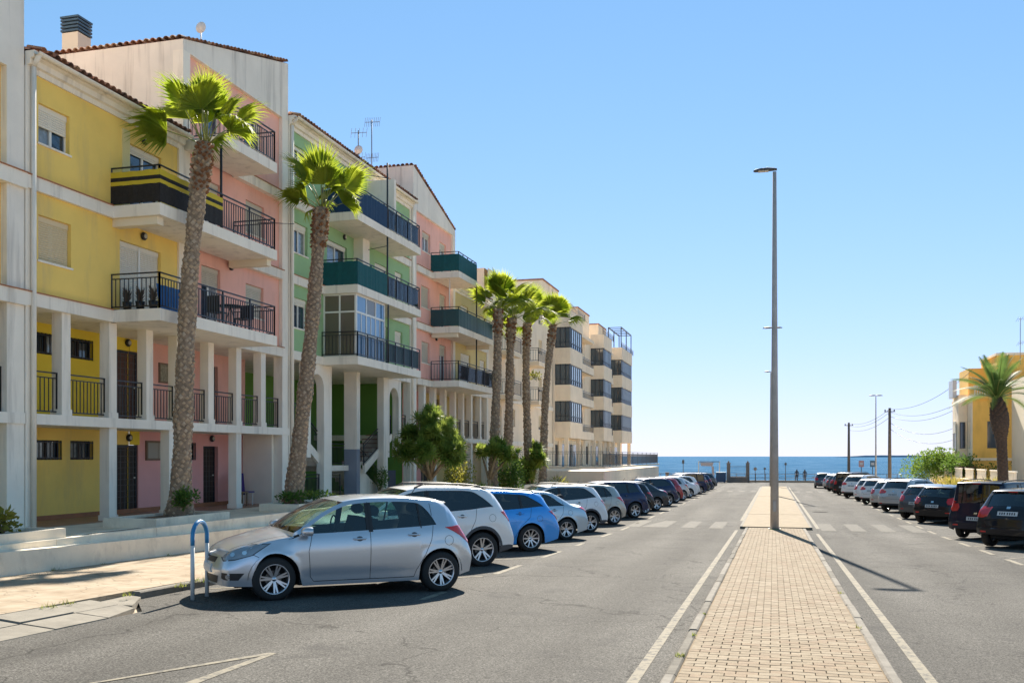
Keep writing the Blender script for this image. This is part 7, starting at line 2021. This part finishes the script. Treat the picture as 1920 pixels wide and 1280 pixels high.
# utility poles and wires
WOODP = mat('pole_grey_wood', (.16, .13, .11), .9, noise=(6, .25))
def upole(label, x, y, h):
    z = road(min(y, 130)); t = thing('utility_pole', label, 'utility pole', (x, y, z), 0, 'utility poles by the beach'); f = MB(); f.tube([(x, y, z), (x, y, z + h)], [.19, .13], 10); f.build('pole', WOODP, t)
    f = MB(); f.bar((x - .5, y, z + h - .35), (x + .5, y, z + h - .35), .08)
    for dx in (-.42, 0, .42): f.lathe([(0, 0), (.05, 0), (.07, .08), (.03, .16), (0, .17)], 'Z', (x + dx, y, z + h - .3), 6)
    f.build('crossarm', LAMPH, t); return Vector((x, y, z + h))
A1 = upole('nearer utility pole right of the slim lamp, above the hedge', 11.0, 100.5, 7.9); A2 = upole('farther utility pole left of the slim lamp, against the sea', 8.9, 124.0, 7.5)
def wire(label, p, q, sag):
    f = MB(); p = Vector(p); q = Vector(q); pts = [p.lerp(q, i / 16) - Vector((0, 0, sag * 4 * (i / 16) * (1 - i / 16))) for i in range(17)]; f.tube(pts, .018, 4, 0); f.build('overhead_wire', IRON, label=label, cat='wire', group='overhead wires near the beach')
for i, dz in enumerate((-.1, -.4, -.9)):
    wire(('upper', 'middle', 'lower')[i] + ' sagging wire between the two utility poles', A2 + Vector((0, 0, dz)), A1 + Vector((0, 0, dz)), .6)
for i, (dz, e) in enumerate(((-.1, (15, 82, 8.6)), (-.4, (15, 82, 6.7)), (-.8, (15, 84, 6.2)), (-1.4, (15, 88, 4.4)), (-2.0, (15, 88, 3.4)))):
    wire(('highest', 'second highest', 'third highest', 'second lowest', 'lowest')[i] + ' wire running from the nearer pole to the ochre house', A1 + Vector((0, 0, dz)), e, .9)

# ------------------------------------------------------------------ sea front
ZB = road(128)
STONE = mat('dark_stone', (.22, .18, .15), .9, noise=(5, .2), bump=(20, .4))
b = thing('gate', 'iron gate section between two stone pillars at the end of the road', 'gate', (-6, 126, ZB))
def gpx(px, Y): X = (px - 960) / 1800 * Y; return (X * math.cos(TH) - Y * math.sin(TH), X * math.sin(TH) + Y * math.cos(TH))
(xa, ya), (xb, yb) = gpx(1366, 126), gpx(1402, 126)
for x, y in ((xa, ya), (xb, yb)):
    f = MB(); f.box(x - .22, x + .22, y - .22, y + .22, ZB - .1, ZB + 2.45); f.box(x - .28, x + .28, y - .28, y + .28, ZB + 2.45, ZB + 2.55); f.lathe([(.0, .3), (.14, .14), (.08, 0)], 'Z', (x, y, ZB + 2.55), 8); f.build('pillar', STONE, b)
f = MB(); f.box(xa, xb, min(ya, yb) - .1, max(ya, yb) + .1, ZB - .1, ZB + .75); f.build('low_wall', STONE, b)
railing(b, (xa, ya, ZB + .75), (xb, yb, ZB + .75), 1.4, .14, True)
f = MB(); f.box(-70, 60, 131.0, 131.3, ZB - .4, ZB + .25); f.build('seafront_wall', SANDY, label='low pale wall along the whole sea front at the road end', cat='wall')
t = thing('seafront_railing', 'thin railing with many slim posts along the sea front wall', 'railing', (0, 131, ZB))
f = MB()
for k in range(100): x = -66 + k * 1.25; f.bar((x, 131.1, ZB + .25), (x, 131.1, ZB + 1.15), .07)
for z in (.6, 1.1): f.bar((-66, 131.1, ZB + z), (58, 131.1, ZB + z), .05)
f.build('posts_and_rails', mat('weathered_rail', (.30, .26, .22), .7), t)
t = thing('pergola', 'thin white square frame with pinkish banner standing before the sea', 'pergola', (-9, 129.5, ZB))
(x0_, y0_), (x1_, y1_) = gpx(1310, 128), gpx(1349, 128)
for x, y in ((x0_, y0_), (x1_, y1_)):
    f = MB(); f.bar((x, y, ZB - .1), (x, y, ZB + 2.75), .12); f.build('post', WHITE, t)
f = MB(); f.bar((x0_, y0_, ZB + 2.7), (x1_, y1_, ZB + 2.7), .1); f.build('beam', LAMPH, t)
f = MB(); f.quad((x0_ + .2, y0_, ZB + 2.6), (x1_ - .7, y0_, ZB + 2.6), (x1_ - .9, y0_, ZB + 2.1), (x0_ + .3, y0_, ZB + 2.15)); f.quad((x1_ - 1.0, y0_, ZB + 2.1), (x1_ - .7, y0_, ZB + 2.1), (x1_ - .6, y0_, ZB + .6), (x1_ - .9, y0_, ZB + .6)); f.build('banner', mat('pink_banner', (.55, .45, .42), .8), t)
(x0_, y0_), (x1_, y1_) = gpx(1343, 124), gpx(1361, 124)
t = thing('container', 'dark blue waste container at the far end of the left car row', 'container', ((x0_ + x1_) / 2, y0_, ZB)); f = MB(); f.box(x0_, x1_, y0_ - .6, y0_ + .5, ZB + .1, ZB + 1.25); f.build('body', mat('container_blue', (.02, .06, .13), .6), t)
f = MB(); f.box(x0_ - .04, x1_ + .04, y0_ - .64, y0_ + .54, ZB + 1.25, ZB + 1.38); f.build('lid', mat('container_lid', (.03, .12, .22), .5), t)
for x in (x0_ + .15, x1_ - .15):
    f = MB(); f.lathe([(0, -.04), (.08, -.04), (.08, .04), (0, .04)], 'Y', (x, y0_ - .5, ZB + .08), 10); f.build('wheel', RUBBER, t)
def person(label, px, Y, h, shirt, legs, skin=(.35, .2, .14)):
    x, y = gpx(px, Y); t = thing('person', label, 'person', (x, y, ZB)); bm = bmesh.new()
    pts = {'pel': (0, 0, .53), 'ch': (0, 0, .74), 'nk': (0, 0, .84), 'hd': (0, -.01, .92), 'tp': (0, 0, .985), 'lh': (.055, 0, .50), 'lk': (.06, -.02, .28), 'la': (.065, .01, .03), 'lf': (.07, -.07, .015), 'rh': (-.055, 0, .50), 'rk': (-.06, .02, .28), 'ra': (-.065, .05, .03), 'rf': (-.07, -.03, .015), 'ls': (.11, 0, .81), 'le': (.14, .02, .63), 'lw': (.14, -.04, .48), 'lha': (.14, -.06, .43), 'rs': (-.11, 0, .81), 're': (-.14, .02, .63), 'rw': (-.14, -.04, .48), 'rha': (-.14, -.06, .43)}
    rad = {'pel': .07, 'ch': .085, 'nk': .035, 'hd': .055, 'tp': .04, 'lh': .055, 'lk': .038, 'la': .024, 'lf': .022, 'rh': .055, 'rk': .038, 'ra': .024, 'rf': .022, 'ls': .035, 'le': .025, 'lw': .018, 'lha': .02, 'rs': .035, 're': .025, 'rw': .018, 'rha': .02}
    names = list(pts); vv = {n_: bm.verts.new([c_ * h for c_ in pts[n_]]) for n_ in names}
    for a_, c_ in (('pel', 'ch'), ('ch', 'nk'), ('nk', 'hd'), ('hd', 'tp'), ('pel', 'lh'), ('lh', 'lk'), ('lk', 'la'), ('la', 'lf'), ('pel', 'rh'), ('rh', 'rk'), ('rk', 'ra'), ('ra', 'rf'), ('nk', 'ls'), ('ls', 'le'), ('le', 'lw'), ('lw', 'lha'), ('nk', 'rs'), ('rs', 're'), ('re', 'rw'), ('rw', 'rha')): bm.edges.new((vv[a_], vv[c_]))
    me = bpy.data.meshes.new('body'); bm.to_mesh(me); bm.free(); o = bpy.data.objects.new('body', me); COL.objects.link(o); o.parent = t
    me.materials.append(mat('shirt_' + label[:6], shirt, .8)); 
    md = o.modifiers.new('skin', 'SKIN'); sd = me.skin_vertices[0].data
    for i, n_ in enumerate(names): sd[i].radius = (rad[n_] * h, rad[n_] * h); sd[i].use_root = (n_ == 'pel')
    o.modifiers.new('smooth', 'SUBSURF').levels = 1
    o.modifiers['smooth'].render_levels = 2
    g = MB(); g.lathe([(0, .02), (.062, .0), (.066, -.04), (.05, -.08)], 'Z', (x, y + .01, ZB + h * .99), 10); g.build('hair', DARK, t)
    return t
t = thing('road_sign', 'small pole sign standing in the middle of the road end by the sea wall', 'sign', (*gpx(1416, 124), ZB)); x, y = gpx(1416, 124); f = MB(); f.bar((x, y, ZB - .1), (x, y, ZB + 2.0), .07); f.build('post', LAMPH, t)
f = MB(); f.lathe([(0, -.02), (.22, -.02), (.22, .02), (0, .02)], 'Y', (x, y - .06, ZB + 1.8), 16); f.build('sign_plate', mat('sign_back', (.35, .28, .24), .6), t)
for px, cl, lab in ((1598, (.55, .3, .3), 'red and white square sign beside the farther utility pole'), (1636, (.10, .2, .28), 'blue-grey square sign beside the slim lamp')):
    x, y = gpx(px + 17 if px < 1600 else px, 118); t = thing('road_sign', lab, 'sign', (x, y, ZB)); f = MB(); f.bar((x, y, ZB - .1), (x, y, ZB + 2.9), .08); f.build('post', LAMPH, t); f = MB(); f.box(x - .3, x + .3, y - .07, y - .045, ZB + 2.1, ZB + 2.9); pl_ = f.build('sign_plate', mat('sign_%d' % px, cl, .5), t)
    f = MB(); f.box(x - .18, x + .18, y - .08, y - .071, ZB + 2.35, ZB + 2.65); f.build('sign_symbol', mat('sign_white', (.6, .6, .6), .5), pl_)
person('person in dark clothes standing at the sea railing left of the utility pole', 1494, 127, 1.7, (.03, .03, .04), None)
person('person in pale top standing by the sea railing near the crossing end', 1509, 127, 1.68, (.35, .3, .28), None)
b = thing('bollard_pillar', 'short stone pillar between terrace and first palms of the sea front', 'pillar', (*gpx(1251, 122), ZB)); x, y = gpx(1251, 122); f = MB(); f.box(x - .2, x + .2, y - .2, y + .2, ZB - .1, ZB + 1.3); f.build('shaft', STONE, b); f = MB(); f.box(x - .25, x + .25, y - .25, y + .25, ZB + 1.3, ZB + 1.4); f.build('cap', STONE, b)
for i, px in enumerate((1281, 1434, 1473)):
    x, y = gpx(px, 132); t = thing('beach_post', ('leftmost', 'middle', 'rightmost')[i] + ' of three thin posts standing against the sea', 'post', (x, y, ZB), 0, 'thin posts at the beach'); f = MB(); f.bar((x, y, ZB - .5), (x, y, ZB + (3.0, 1.9, 2.6)[i]), .08); f.build('pole', LAMPH, t)
    f = MB(); f.box(x - .15, x + .15, y - .05, y, ZB + (2.4, 1.6, 2.2)[i], ZB + (2.9, 1.85, 2.5)[i]); f.build('plate', LAMPH, t)
